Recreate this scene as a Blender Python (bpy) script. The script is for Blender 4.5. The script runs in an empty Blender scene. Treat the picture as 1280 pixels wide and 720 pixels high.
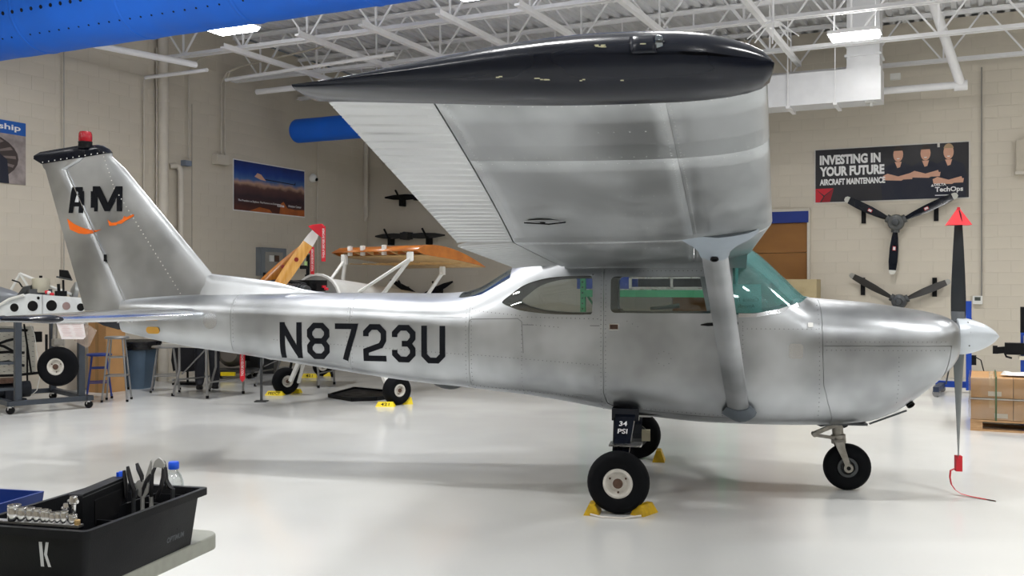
import bpy, bmesh, math, random
from mathutils import Vector, Matrix
from mathutils.geometry import tessellate_polygon
random.seed(7)
sc = bpy.context.scene
COL = sc.collection
PI = math.pi

# ---------------------------------------------------------------- camera
F_PX, CAM_H, HORIZON = 1235.0, 1.553, 359.0
cam_d = bpy.data.cameras.new('camera')
cam_d.sensor_width = 36.0
cam_d.lens = F_PX / 1280.0 * 36.0
cam_d.clip_start = 0.05
cam_d.clip_end = 200
cam = bpy.data.objects.new('camera', cam_d)
COL.objects.link(cam)
cam.location = (0, 0, CAM_H)
cam.rotation_euler = (PI / 2 - math.atan(1 / F_PX), 0, 0)
sc.camera = cam

# ---------------------------------------------------------------- world, exposure (the lamps hang in the hall itself)
world = bpy.data.worlds.new('hall_world')
sc.world = world
world.use_nodes = True
world.node_tree.nodes['Background'].inputs[0].default_value = (.9, .95, 1, 1)
world.node_tree.nodes['Background'].inputs[1].default_value = 0.05
LAMP_W = 48.0
sc.cycles.caustics_reflective = False
sc.cycles.caustics_refractive = False
sc.cycles.sample_clamp_indirect = 4.0
sc.cycles.blur_glossy = 1.0
sc.view_settings.view_transform = 'Standard'
sc.view_settings.look = 'None'
sc.view_settings.exposure = -0.05
sc.view_settings.gamma = 1.0
sc.view_settings.use_curve_mapping = False

# ---------------------------------------------------------------- frames of reference
W = math.radians(25.5)                       # the hall stands turned against the view
BX, BY = math.cos(W), -math.sin(W)           # along the back wall, to the right
LX, LY = math.sin(W), math.cos(W)            # along the left wall, away
CX, CY = -3.22, 22.0                         # far corner
ROT_BACK = -W
ROT_LEFT = PI / 2 - W

def RW(u, v, z=0.0):
    """room coordinates: u along the back wall, v out from the back wall"""
    return Vector((CX + u * BX - v * LX, CY + u * BY - v * LY, z))

def ray(x, y):
    return Vector(((x - 640) / F_PX, 1.0, -(y - HORIZON) / F_PX))

def at(x, y, D):
    r = ray(x, y)
    return Vector((r.x * D, D, CAM_H + r.z * D))

def ground(x, y, z=0.0):
    D = (CAM_H - z) * F_PX / (y - HORIZON)
    return at(x, y, D)

def onback(x, y, v=0.0):
    r = ray(x, y)
    # (r*D - C).(-L) = v
    D = (-v + CX * LX + CY * LY) / (r.x * LX + r.y * LY)
    p = at(x, y, D)
    u = (p.x - CX) * BX + (p.y - CY) * BY
    return u, p.z

def onleft(x, y, u=0.0):
    r = ray(x, y)
    D = (u + CX * BX + CY * BY) / (r.x * BX + r.y * BY)
    p = at(x, y, D)
    v = -((p.x - CX) * LX + (p.y - CY) * LY)
    return v, p.z

def room_uv(p):
    return (p.x - CX) * BX + (p.y - CY) * BY, -((p.x - CX) * LX + (p.y - CY) * LY)

def atz(x, y, z):
    """point on the sight line at a given height"""
    D = (z - CAM_H) / ray(x, y).z
    return at(x, y, D)

# ---------------------------------------------------------------- materials
def srgb(r, g, b):
    def c(v):
        v /= 255.0
        return v / 12.92 if v <= .04045 else ((v + .055) / 1.055) ** 2.4
    return (c(r), c(g), c(b), 1.0)

MATS = {}
def mat(name, col, rough=.5, metal=0.0, var=.06, nscale=6.0, bump=0.0, bscale=30.0, rvar=.08, emit=None, estr=0.0,
        trans=0.0, alpha=1.0, coat=0.0, detail=3.0, ior=1.45, stretch=None, spec=.5):
    if name in MATS:
        return MATS[name]
    m = bpy.data.materials.new(name)
    m.use_nodes = True
    nt = m.node_tree
    b = nt.nodes['Principled BSDF']
    tc = nt.nodes.new('ShaderNodeTexCoord')
    src = tc.outputs['Object']
    if stretch:
        mp = nt.nodes.new('ShaderNodeMapping')
        mp.inputs['Scale'].default_value = stretch
        nt.links.new(src, mp.inputs[0]); src = mp.outputs[0]
    n = nt.nodes.new('ShaderNodeTexNoise')
    n.inputs['Scale'].default_value = nscale
    n.inputs['Detail'].default_value = detail
    nt.links.new(src, n.inputs['Vector'])
    cr = nt.nodes.new('ShaderNodeMapRange')
    cr.inputs['From Min'].default_value = .25; cr.inputs['From Max'].default_value = .75
    cr.inputs['To Min'].default_value = 1 - var; cr.inputs['To Max'].default_value = 1 + var
    cr.interpolation_type = 'SMOOTHSTEP'
    nt.links.new(n.outputs['Fac'], cr.inputs['Value'])
    mx = nt.nodes.new('ShaderNodeVectorMath'); mx.operation = 'SCALE'
    mx.inputs[0].default_value = col[:3]
    nt.links.new(cr.outputs[0], mx.inputs['Scale'])
    nt.links.new(mx.outputs[0], b.inputs['Base Color'])
    rr = nt.nodes.new('ShaderNodeMapRange')
    rr.inputs['From Min'].default_value = .25; rr.inputs['From Max'].default_value = .75
    rr.inputs['To Min'].default_value = max(.02, rough - rvar); rr.inputs['To Max'].default_value = min(1, rough + rvar)
    rr.interpolation_type = 'SMOOTHSTEP'
    nt.links.new(n.outputs['Fac'], rr.inputs['Value'])
    nt.links.new(rr.outputs[0], b.inputs['Roughness'])
    b.inputs['Metallic'].default_value = metal
    b.inputs['IOR'].default_value = ior
    b.inputs['Specular IOR Level'].default_value = spec
    b.inputs['Transmission Weight'].default_value = trans
    b.inputs['Alpha'].default_value = alpha
    b.inputs['Coat Weight'].default_value = coat
    if bump:
        n2 = nt.nodes.new('ShaderNodeTexNoise')
        n2.inputs['Scale'].default_value = bscale
        n2.inputs['Detail'].default_value = 2
        nt.links.new(src, n2.inputs['Vector'])
        bp = nt.nodes.new('ShaderNodeBump')
        bp.inputs['Strength'].default_value = 1.0
        bp.inputs['Distance'].default_value = bump
        nt.links.new(n2.outputs['Fac'], bp.inputs['Height'])
        nt.links.new(bp.outputs[0], b.inputs['Normal'])
    if emit:
        b.inputs['Emission Color'].default_value = emit
        b.inputs['Emission Strength'].default_value = estr
    MATS[name] = m
    return m

def wood(name, c1, c2, rough=.35, scale=9.0, axis=(1, 1, .1), coat=0.0):
    m = bpy.data.materials.new(name); m.use_nodes = True
    nt = m.node_tree; b = nt.nodes['Principled BSDF']
    tc = nt.nodes.new('ShaderNodeTexCoord')
    mp = nt.nodes.new('ShaderNodeMapping'); mp.inputs['Scale'].default_value = axis
    n = nt.nodes.new('ShaderNodeTexNoise'); n.inputs['Scale'].default_value = scale; n.inputs['Detail'].default_value = 5
    cr = nt.nodes.new('ShaderNodeValToRGB')
    cr.color_ramp.elements[0].position = .3; cr.color_ramp.elements[0].color = c1
    cr.color_ramp.elements[1].position = .7; cr.color_ramp.elements[1].color = c2
    nt.links.new(tc.outputs['Object'], mp.inputs[0]); nt.links.new(mp.outputs[0], n.inputs['Vector'])
    nt.links.new(n.outputs['Fac'], cr.inputs[0]); nt.links.new(cr.outputs[0], b.inputs['Base Color'])
    b.inputs['Roughness'].default_value = rough
    b.inputs['Coat Weight'].default_value = coat
    MATS[name] = m
    return m

def pane(name, tint, gloss=.08, rough=.02, film=None):
    """thin sheet: clear tinted plastic with a mirror film on top"""
    m = bpy.data.materials.new(name); m.use_nodes = True
    nt = m.node_tree
    for n in list(nt.nodes):
        nt.nodes.remove(n)
    out = nt.nodes.new('ShaderNodeOutputMaterial')
    t = nt.nodes.new('ShaderNodeBsdfTransparent'); t.inputs[0].default_value = tint
    g = nt.nodes.new('ShaderNodeBsdfGlossy'); g.inputs['Roughness'].default_value = rough
    g.inputs[0].default_value = (.9, .95, .95, 1)
    tc = nt.nodes.new('ShaderNodeTexCoord')
    n = nt.nodes.new('ShaderNodeTexNoise'); n.inputs['Scale'].default_value = 4
    mr = nt.nodes.new('ShaderNodeMapRange')
    mr.inputs['To Min'].default_value = gloss * .6; mr.inputs['To Max'].default_value = gloss * 1.4
    nt.links.new(tc.outputs['Object'], n.inputs['Vector']); nt.links.new(n.outputs['Fac'], mr.inputs[0])
    lw = nt.nodes.new('ShaderNodeLayerWeight'); lw.inputs[0].default_value = .25
    ad = nt.nodes.new('ShaderNodeMath'); ad.operation = 'MULTIPLY_ADD'; ad.use_clamp = True
    nt.links.new(lw.outputs['Fresnel'], ad.inputs[0]); ad.inputs[1].default_value = .5
    nt.links.new(mr.outputs[0], ad.inputs[2])
    mx = nt.nodes.new('ShaderNodeMixShader')
    nt.links.new(ad.outputs[0], mx.inputs[0]); nt.links.new(t.outputs[0], mx.inputs[1]); nt.links.new(g.outputs[0], mx.inputs[2])
    if film:
        df = nt.nodes.new('ShaderNodeBsdfTranslucent'); df.inputs[0].default_value = film
        d2 = nt.nodes.new('ShaderNodeBsdfDiffuse'); d2.inputs[0].default_value = film
        a1 = nt.nodes.new('ShaderNodeMixShader'); a1.inputs[0].default_value = .5
        nt.links.new(df.outputs[0], a1.inputs[1]); nt.links.new(d2.outputs[0], a1.inputs[2])
        m2 = nt.nodes.new('ShaderNodeMixShader'); m2.inputs[0].default_value = .15
        nt.links.new(mx.outputs[0], m2.inputs[1]); nt.links.new(a1.outputs[0], m2.inputs[2]); mx = m2
    nt.links.new(mx.outputs[0], out.inputs[0])
    MATS[name] = m
    return m

def aluminium(name, col, rough, rvar, bump, bscale, var=.1, stretch=(1, 1, 1), fine=0.0):
    m = mat(name, col, rough, 1.0, var, 1.6, bump, bscale, rvar, stretch=stretch)
    return m

ALU = aluminium('bare_aluminium', (.42, .435, .45, 1), .36, .045, .003, 2.4, .36)
ALU_WING = aluminium('dull_wing_aluminium', (.41, .425, .435, 1), .40, .08, .002, 3.0, .24, stretch=(2.2, .7, 1))
ALU_POL = aluminium('polished_aluminium', (.66, .675, .70, 1), .21, .03, .002, 3.0, .12)
ALU_BEAD = aluminium('beaded_aluminium', (.60, .61, .615, 1), .45, .08, .001, 6.0, .08)
BLACK_GLOSS = mat('gloss_navy_black_paint', (.005, .007, .014, 1), .22, 0, .1, 3, coat=.08, rvar=.05, bump=.001, bscale=4, spec=.32)
BLACK_DECAL = mat('black_vinyl_lettering', (.005, .006, .009, 1), .5, spec=.15)
ORANGE = mat('orange_vinyl', srgb(244, 112, 20), .45)
DARK = mat('dark_cabin_lining', (.03, .03, .032, 1), .8)
RUBBER = mat('black_tyre_rubber', (.004, .0045, .006, 1), .75, var=.15, spec=.15, bump=.0008, bscale=90)
HUB_WHITE = mat('white_painted_hub', srgb(208, 204, 196), .45, var=.12, nscale=18)
RUST = mat('rusty_brown_steel', srgb(92, 70, 58), .7, .3, .3, 30)
STEEL = mat('bright_steel', (.6, .6, .6, 1), .3, 1, .1)
CHROME = mat('chrome_steel', (.75, .75, .76, 1), .12, 1, .05)
DKSTEEL = mat('dark_gunmetal', (.08, .085, .09, 1), .4, .6, .15)
BLACK = mat('matt_black', (.006, .006, .007, 1), .6, spec=.2)
BLACK_PL = mat('black_plastic', (.005, .0055, .007, 1), .45, bump=.0004, bscale=250, spec=.2)
WHITE = mat('white_enamel', srgb(226, 226, 222), .35, var=.04)
WHITE_ROOF = mat('white_roof_paint', srgb(240, 240, 241), .45, var=.03)
YELLOW = mat('yellow_chock_paint', srgb(232, 206, 14), .5, var=.1, nscale=14)
YELLOW_OLD = mat('worn_yellow_chock_paint', srgb(196, 158, 14), .5, var=.2, nscale=18)
RED = mat('red_streamer_fabric', srgb(200, 34, 48), .7, var=.1)
RED_PINK = mat('bright_red_cover_fabric', srgb(236, 62, 70), .65, var=.08)
WHITE_PRINT = mat('white_print', srgb(232, 232, 232), .6)
CREAM = mat('cream_wall_paint', srgb(204, 196, 181), .65, var=.035, nscale=1.3, bump=.0006, bscale=60)
CREAM_PIPE = mat('cream_pipe_paint', srgb(204, 197, 184), .5, var=.04)
GREYPAINT = mat('grey_stand_paint', srgb(62, 68, 76), .45, .2, .1)
BLUE_PAINT = mat('blue_machine_paint', srgb(22, 68, 168), .4, 0, .08)
GREEN_PAINT = mat('green_rack_paint', srgb(52, 152, 104), .5, 0, .08)
ORANGE_WOOD = wood('varnished_wing_wood', srgb(150, 84, 22), srgb(186, 110, 36), .3, 6, (1, 1, 1), .4)
PALE_WOOD = wood('pale_rib_wood', srgb(186, 146, 92), srgb(212, 176, 120), .5, 9, (1, 1, 1))
PROP_WOOD = wood('varnished_propeller_wood', srgb(206, 146, 66), srgb(228, 176, 96), .25, 5, (6, 6, .6), .5)
DARK_WOOD = wood('brown_propeller_wood', srgb(150, 88, 22), srgb(178, 112, 36), .25, 5, (6, 6, .6), .5)
PALLET_WOOD = wood('rough_pallet_wood', srgb(160, 122, 84), srgb(190, 154, 112), .8, 8, (1, 6, 6))
CARD = mat('brown_cardboard', srgb(182, 138, 90), .75, var=.07, nscale=5)
GLASS = pane('clear_cabin_glazing', (.93, .95, .94, 1), .05)
TEAL = pane('teal_tinted_windshield', (.50, .80, .79, 1), .10, .06, film=(.25, .52, .52, 1))
CLEAR = pane('clear_plastic', (.93, .95, .96, 1), .08, .04)
WRAP = pane('plastic_stretch_wrap', (.95, .95, .95, 1), .10, .15)

# ---------------------------------------------------------------- mesh building
class MB:
    def __init__(self):
        self.v = []; self.f = []; self.mi = []
    def add(self, vs, fs, mi=0):
        o = len(self.v)
        self.v += [tuple(p) for p in vs]
        self.f += [tuple(i + o for i in f) for f in fs]
        self.mi += [mi] * len(fs)
        return self
    def box(self, c, s, rz=0.0, mi=0):
        x, y, z = s[0] / 2, s[1] / 2, s[2] / 2
        cr, sr = math.cos(rz), math.sin(rz)
        vs = []
        for dz in (-z, z):
            for dx, dy in ((-x, -y), (x, -y), (x, y), (-x, y)):
                vs.append((c[0] + dx * cr - dy * sr, c[1] + dx * sr + dy * cr, c[2] + dz))
        return self.add(vs, [(3, 2, 1, 0), (4, 5, 6, 7), (0, 1, 5, 4), (1, 2, 6, 5), (2, 3, 7, 6), (3, 0, 4, 7)], mi)
    def frame(self, d):
        d = Vector(d).normalized()
        u = Vector((0, 0, 1)) if abs(d.z) < .95 else Vector((1, 0, 0))
        x = d.cross(u).normalized()
        return x, x.cross(d).normalized()
    def bar(self, p, q, w, h, mi=0, up=None):
        p, q = Vector(p), Vector(q)
        d = (q - p).normalized()
        if up is None:
            x, y = self.frame(d)
        else:
            x = d.cross(Vector(up)).normalized(); y = x.cross(d).normalized()
        vs = []
        for c in (p, q):
            for a, b in ((-1, -1), (1, -1), (1, 1), (-1, 1)):
                vs.append(c + x * (a * w / 2) + y * (b * h / 2))
        return self.add(vs, [(3, 2, 1, 0), (4, 5, 6, 7), (0, 1, 5, 4), (1, 2, 6, 5), (2, 3, 7, 6), (3, 0, 4, 7)], mi)
    def cyl(self, p, q, r, n=12, r2=None, mi=0, caps=True):
        p, q = Vector(p), Vector(q)
        x, y = self.frame(q - p)
        r2 = r if r2 is None else r2
        vs = []
        for c, rr in ((p, r), (q, r2)):
            for i in range(n):
                t = 2 * PI * i / n
                vs.append(c + x * (rr * math.cos(t)) + y * (rr * math.sin(t)))
        fs = [(i, (i + 1) % n, n + (i + 1) % n, n + i) for i in range(n)]
        if caps:
            fs += [tuple(range(n - 1, -1, -1)), tuple(range(n, 2 * n))]
        return self.add(vs, fs, mi)
    def tube(self, pts, r, n=8, mi=0, flat=1.0, closed=False):
        pts = [Vector(p) for p in pts]
        vs = []; k = len(pts)
        rs = r if isinstance(r, (list, tuple)) else [r] * k
        px = None
        for i, p in enumerate(pts):
            d = (pts[min(i + 1, k - 1)] - pts[max(i - 1, 0)])
            if px is None:
                x, y = self.frame(d)
            else:
                d = d.normalized()
                x = (px - d * px.dot(d)).normalized(); y = x.cross(d).normalized()
            px = x
            for j in range(n):
                t = 2 * PI * j / n
                vs.append(p + x * (rs[i] * math.cos(t)) + y * (rs[i] * flat * math.sin(t)))
        fs = []
        for i in range(k - 1):
            for j in range(n):
                fs.append((i * n + j, i * n + (j + 1) % n, (i + 1) * n + (j + 1) % n, (i + 1) * n + j))
        fs += [tuple(range(n - 1, -1, -1)), tuple(range((k - 1) * n, k * n))]
        return self.add(vs, fs, mi)
    def lathe(self, prof, o, axis, n=24, mi=0, caps=True):
        o = Vector(o); d = Vector(axis).normalized()
        x, y = self.frame(d)
        vs = []
        for r, t in prof:
            for j in range(n):
                a = 2 * PI * j / n
                vs.append(o + d * t + x * (r * math.cos(a)) + y * (r * math.sin(a)))
        k = len(prof); fs = []
        for i in range(k - 1):
            for j in range(n):
                fs.append((i * n + j, i * n + (j + 1) % n, (i + 1) * n + (j + 1) % n, (i + 1) * n + j))
        if caps:
            fs += [tuple(range(n - 1, -1, -1)), tuple(range((k - 1) * n, k * n))]
        return self.add(vs, fs, mi)
    def loft(self, rings, caps=True, mi=0, closed=True):
        n = len(rings[0]); vs = [p for r in rings for p in r]; fs = []
        for i in range(len(rings) - 1):
            for j in range(n if closed else n - 1):
                fs.append((i * n + j, i * n + (j + 1) % n, (i + 1) * n + (j + 1) % n, (i + 1) * n + j))
        if caps and closed:
            fs += [tuple(range(n - 1, -1, -1)), tuple(range((len(rings) - 1) * n, len(rings) * n))]
        return self.add(vs, fs, mi)
    def prism(self, poly, f0, f1, mi=0):
        """poly: 2-D outline; f0 / f1 turn (p, q) into the two end rings"""
        n = len(poly)
        vs = [f0(*p) for p in poly] + [f1(*p) for p in poly]
        fs = [tuple(range(n - 1, -1, -1)), tuple(range(n, 2 * n))]
        fs += [(i, (i + 1) % n, n + (i + 1) % n, n + i) for i in range(n)]
        return self.add(vs, fs, mi)
    def mesh(self, name, mats, smooth=None, fix=True):
        me = bpy.data.meshes.new(name)
        me.from_pydata(self.v, [], self.f)
        mats = mats if isinstance(mats, (list, tuple)) else [mats]
        for m in mats:
            me.materials.append(m)
        if len(mats) > 1:
            me.polygons.foreach_set('material_index', self.mi)
        if fix:
            bm = bmesh.new(); bm.from_mesh(me)
            bmesh.ops.recalc_face_normals(bm, faces=bm.faces)
            bm.to_mesh(me); bm.free()
        finish(me, smooth)
        return me
    def obj(self, name, mats, parent=None, smooth=None, loc=None, rz=None, fix=True):
        o = bpy.data.objects.new(name, self.mesh(name, mats, smooth, fix))
        COL.objects.link(o)
        if parent is not None:
            o.parent = parent
        if loc is not None:
            o.location = loc
        if rz is not None:
            o.rotation_euler = (0, 0, rz)
        return o

def finish(me, smooth):
    if smooth:
        me.shade_smooth()
        me.set_sharp_from_angle(angle=math.radians(smooth))
    me.update()

def tag(o, label, cat, group=None):
    o['label'] = label; o['category'] = cat
    if group:
        o['group'] = group
    return o

def thing(name, label, cat, loc=(0, 0, 0), rz=0.0, group=None):
    o = bpy.data.objects.new(name, None)
    COL.objects.link(o)
    o.empty_display_size = .1
    o.location = loc; o.rotation_euler = (0, 0, rz)
    return tag(o, label, cat, group)

def struct(o):
    o['kind'] = 'structure'
    return o

def stuff(o):
    o['kind'] = 'stuff'
    return o

def children_of(r):
    return [o for o in COL.objects if o.parent == r]

def copy_tree(o, parent=None):
    kids = children_of(o)
    c = o.copy(); COL.objects.link(c); c.parent = parent
    for k in kids:
        copy_tree(k, c)
    return c

def link_mesh(name, me, parent=None, loc=None, rz=None):
    o = bpy.data.objects.new(name, me)
    COL.objects.link(o)
    o.parent = parent
    if loc is not None:
        o.location = loc
    if rz is not None:
        o.rotation_euler = (0, 0, rz)
    return o

_txt = {}
def text_pts(s, bold=0.0):
    """outline faces of a word set in the built-in font, 1 unit high caps ~ .69"""
    key = (s, bold)
    if key not in _txt:
        c = bpy.data.curves.new('lettering', 'FONT')
        c.body = s; c.offset = bold; c.resolution_u = 3
        o = bpy.data.objects.new('lettering', c)
        me = o.to_mesh()
        _txt[key] = ([tuple(v.co) for v in me.vertices], [tuple(p.vertices) for p in me.polygons])
        o.to_mesh_clear()
        bpy.data.objects.remove(o)
    return _txt[key]

def text_into(mb, s, fn, width, height, bold=0.0, mi=0, flip=False):
    """fit the word into width x height and place it by fn(x, y)"""
    vs, fs = text_pts(s, bold)
    x0 = min(v[0] for v in vs); x1 = max(v[0] for v in vs)
    y0 = min(v[1] for v in vs); y1 = max(v[1] for v in vs)
    sx = width / (x1 - x0); sy = height / (y1 - y0)
    out = []
    for v in vs:
        x = (v[0] - x0) * sx
        if flip:
            x = width - x
        out.append(fn(x, (v[1] - y0) * sy))
    mb.add(out, fs, mi)
    return mb

def pchip(tab, x):
    """monotone cubic through rows (x, a, b, ...), sorted by x"""
    n = len(tab)
    if x <= tab[0][0]: return list(tab[0][1:])
    if x >= tab[-1][0]: return list(tab[-1][1:])
    i = 0
    while tab[i + 1][0] < x: i += 1
    res = []
    h = tab[i + 1][0] - tab[i][0]; t = (x - tab[i][0]) / h
    for k in range(1, len(tab[0])):
        def sl(j): return (tab[j + 1][k] - tab[j][k]) / (tab[j + 1][0] - tab[j][0])
        def m(j):
            if j == 0: return sl(0)
            if j == n - 1: return sl(n - 2)
            a, b = sl(j - 1), sl(j)
            return 0 if a * b <= 0 else 2 * a * b / (a + b)
        p0, p1, m0, m1 = tab[i][k], tab[i + 1][k], m(i) * h, m(i + 1) * h
        res.append((2 * t**3 - 3 * t**2 + 1) * p0 + (t**3 - 2 * t**2 + t) * m0 + (-2 * t**3 + 3 * t**2) * p1 + (t**3 - t**2) * m1)
    return res

def smooth_poly(pts, k=6):
    """closed Catmull-Rom outline"""
    n = len(pts); out = []
    for i in range(n):
        p0, p1, p2, p3 = (Vector(pts[(i + j - 1) % n]) for j in range(4))
        for s in range(k):
            t = s / k
            out.append(tuple(.5 * ((2 * p1) + (p2 - p0) * t + (2 * p0 - 5 * p1 + 4 * p2 - p3) * t * t + (3 * p1 - p0 - 3 * p2 + p3) * t**3)))
    return out

def round_rect(x0, x1, y0, y1, r, k=5):
    out = []
    for cx, cy, a0 in ((x1 - r, y1 - r, 0), (x0 + r, y1 - r, 90), (x0 + r, y0 + r, 180), (x1 - r, y0 + r, 270)):
        for i in range(k + 1):
            a = math.radians(a0 + 90 * i / k)
            out.append((cx + r * math.cos(a), cy + r * math.sin(a)))
    return out

# ================================================================ the silver aircraft
PSI = math.radians(10.5)
PLANE = thing('light_aircraft', 'bare silver high-wing light aircraft with black wing tip standing across the hall', 'aircraft', (.935, 7.89, 0), -PSI)

def A(a, s, z):
    return Vector((a, -s, z))

# a, half width, bottom, widest height, top, upper squareness, lower squareness
FUS = [(-4.42, .085, 1.160, 1.34, 1.445, 2, 3), (-4.30, .115, 1.135, 1.34, 1.46, 2, 3.4), (-3.8, .185, 1.045, 1.32, 1.49, 2, 3.8),
       (-3.2, .245, .972, 1.31, 1.50, 2, 4), (-2.6, .305, .893, 1.29, 1.505, 2.05, 4.5), (-2.0, .365, .815, 1.27, 1.505, 2.1, 4.5),
       (-1.6, .405, .772, 1.24, 1.503, 2.15, 4.5), (-1.35, .43, .752, 1.2, 1.515, 2.3, 4.2), (-1.2, .447, .737, 1.18, 1.56, 2.4, 4),
       (-1.0, .47, .718, 1.15, 1.675, 2.6, 4), (-.8, .492, .700, 1.12, 1.785, 2.8, 4), (-.5, .52, .660, 1.08, 1.86, 3, 4),
       (-.15, .54, .602, 1.06, 1.92, 3.2, 4), (.1, .545, .562, 1.05, 1.94, 3.2, 4), (.6, .545, .518, 1.05, 1.94, 3.2, 4),
       (.85, .545, .512, 1.05, 1.905, 3, 4), (1.0, .54, .510, 1.05, 1.81, 2.8, 4), (1.2, .535, .510, 1.05, 1.62, 2.8, 3.8),
       (1.36, .53, .512, 1.05, 1.478, 3, 3.6), (1.48, .525, .515, 1.05, 1.465, 3, 3.4), (1.78, .505, .540, 1.06, 1.44, 3, 3),
       (1.98, .485, .615, 1.08, 1.412, 2.9, 2.8), (2.10, .465, .690, 1.10, 1.394, 2.8, 2.6), (2.25, .43, .815, 1.13, 1.365, 2.8, 2.5),
       (2.34, .38, .90, 1.15, 1.34, 2.6, 2.4), (2.415, .28, .985, 1.17, 1.30, 2.4, 2.4), (2.44, .17, 1.04, 1.18, 1.275, 2.2, 2.2)]

def fsec(a, inset=0.0):
    w, zb, zc, zt, nu, nl = pchip(FUS, a)
    return w - inset, zb + inset, zc, zt - inset, nu, nl

def side_s(a, z, inset=0.0):
    w, zb, zc, zt, nu, nl = fsec(a, inset)
    if z >= zc:
        q = min(1, (z - zc) / (zt - zc)); n = nu
    else:
        q = min(1, (zc - z) / (zc - zb)); n = nl
    return w * max(0.0, 1 - q ** n) ** (1 / n)

def fus_ring(a, inset, n=72):
    w, zb, zc, zt, nu, nl = fsec(a, inset)
    out = []
    for i in range(n):
        t = 2 * PI * i / n
        c, s = math.cos(t), math.sin(t)
        ex = nu if s >= 0 else nl
        r = (abs(c) ** ex + abs(s) ** ex) ** (-1 / ex)
        out.append(A(a, w * c * r, zc + (zt - zc if s >= 0 else zc - zb) * s * r))
    return out

def stations(a0, a1, step):
    n = max(1, int(round((a1 - a0) / step)))
    return [a0 + (a1 - a0) * i / n for i in range(n + 1)]

ST = stations(-4.42, 2.1, .06) + stations(2.1, 2.44, .025)[1:]

def shell(inset, thick):
    m = MB()
    m.loft([fus_ring(a, inset) for a in ST])
    st2 = [min(max(a, -4.42 + thick), 2.44 - thick) for a in ST]
    o = MB(); o.loft([fus_ring(a, inset + thick) for a in st2])
    me1 = m.mesh('shell', ALU); me2 = o.mesh('shell_in', ALU)
    bm = bmesh.new(); bm.from_mesh(me2)
    bmesh.ops.reverse_faces(bm, faces=bm.faces)
    bm.from_mesh(me1)
    me = bpy.data.meshes.new('shell'); bm.to_mesh(me); bm.free()
    return me

def prism_y(poly, y0, y1):
    m = MB(); m.prism(poly, lambda p, q: (p, y0, q), lambda p, q: (p, y1, q)); return m.mesh('cut', ALU)

def prism_z(poly, z0, z1):
    m = MB(); m.prism(poly, lambda p, q: (p, q, z0), lambda p, q: (p, q, z1)); return m.mesh('cut', ALU)

def boolean(me, cuts):
    """cuts: (mesh, op) in order; returns a new mesh"""
    o = bpy.data.objects.new('tmp', me); COL.objects.link(o); tmp = [o]
    for cm, op in cuts:
        c = bpy.data.objects.new('tmp', cm); COL.objects.link(c); tmp.append(c)
        md = o.modifiers.new('b', 'BOOLEAN'); md.object = c; md.operation = op; md.solver = 'EXACT'
    dg = bpy.context.evaluated_depsgraph_get()
    res = bpy.data.meshes.new_from_object(o.evaluated_get(dg))
    for t in tmp:
        bpy.data.objects.remove(t)
    return res

DOOR_WIN = round_rect(-.112, .665, 1.352, 1.642, .045)
REAR_PIX = [(625, 378), (637, 367), (653, 355.5), (673, 348.5), (697, 344.5), (736, 343.5), (742, 347), (742.5, 389), (738, 394), (695, 394), (657, 390.5), (637, 385)]
def un(x, y, s):
    k = (x - 640) / F_PX; c, sn = math.cos(PSI), math.sin(PSI)
    a = (k * (7.89 - s * c) - .935 + s * sn) / (c + k * sn)
    D = 7.89 - a * sn - s * c
    return a, CAM_H - (y - HORIZON) * D / F_PX
REAR_WIN = [un(x, y, .47) for x, y in REAR_PIX]
SCREEN = [(.79, 1.352), (.95, 1.352), (1.12, 1.385), (1.26, 1.43), (1.375, 1.492), (1.40, 1.53), (1.30, 2.4), (.79, 2.4)]
BACKLITE = [(-1.335, -.26), (-1.335, -.012), (-.93, -.012), (-.90, -.35), (-1.14, -.335)]
DOOR = [(-.155, 1.715), (-.155, .76), (-.13, .68), (-.06, .645), (.15, .63), (.45, .60), (.79, .585), (.805, .75), (.755, 1.352), (.745, 1.69), (.70, 1.715)]

def grow(poly, d):
    cx = sum(p[0] for p in poly) / len(poly); cy = sum(p[1] for p in poly) / len(poly)
    out = []
    for p in poly:
        v = Vector((p[0] - cx, p[1] - cy)); l = v.length
        out.append((p[0] + v.x / l * d, p[1] + v.y / l * d))
    return out

base = shell(0, .014)
wins = [(prism_y(DOOR_WIN, -1, 1), 'DIFFERENCE'), (prism_y(REAR_WIN, -1, 1), 'DIFFERENCE'), (prism_y(SCREEN, -1, 1), 'DIFFERENCE'),
        (prism_z(BACKLITE, 1.44, 2.3), 'DIFFERENCE'), (prism_z([(a, -y) for a, y in BACKLITE], 1.44, 2.3), 'DIFFERENCE')]
base = boolean(base, wins)

def skin(name, cuts, m=ALU, parent=None):
    me = boolean(base, cuts)
    me.materials.clear(); me.materials.append(m)
    finish(me, 32)
    return link_mesh(name, me, parent or PLANE)

gd = grow(DOOR, .004)
dcut = [(prism_y(gd, -1, 1), 'DIFFERENCE')]
door_r = skin('door', [(prism_y(DOOR, -1, -.1), 'INTERSECT')])
door_l = skin('door', [(prism_y(DOOR, .1, 1), 'INTERSECT')])
R = lambda a0, a1, z0=0, z1=3: prism_y([(a0, z0), (a1, z0), (a1, z1), (a0, z1)], -1.2, 1.2)
cabin = skin('cabin_skin', dcut + [(prism_y([(-1.208, 0), (1.50, 0), (1.498, .60), (1.46, .72), (1.428, .85), (1.42, 1.1), (1.42, 3), (-1.208, 3)], -1.2, 1.2), 'INTERSECT')])
skin('upper_cowl', [(prism_y([(1.423, 1.133), (2.328, 1.133), (2.345, 2), (1.423, 2)], -1.2, 1.2), 'INTERSECT')])
skin('lower_cowl', [(prism_y([(1.503, 0), (2.6, 0), (2.28, .78), (2.325, 1.130), (1.423, 1.130), (1.431, .85), (1.463, .72), (1.501, .60)], -1.2, 1.2), 'INTERSECT')])
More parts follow.
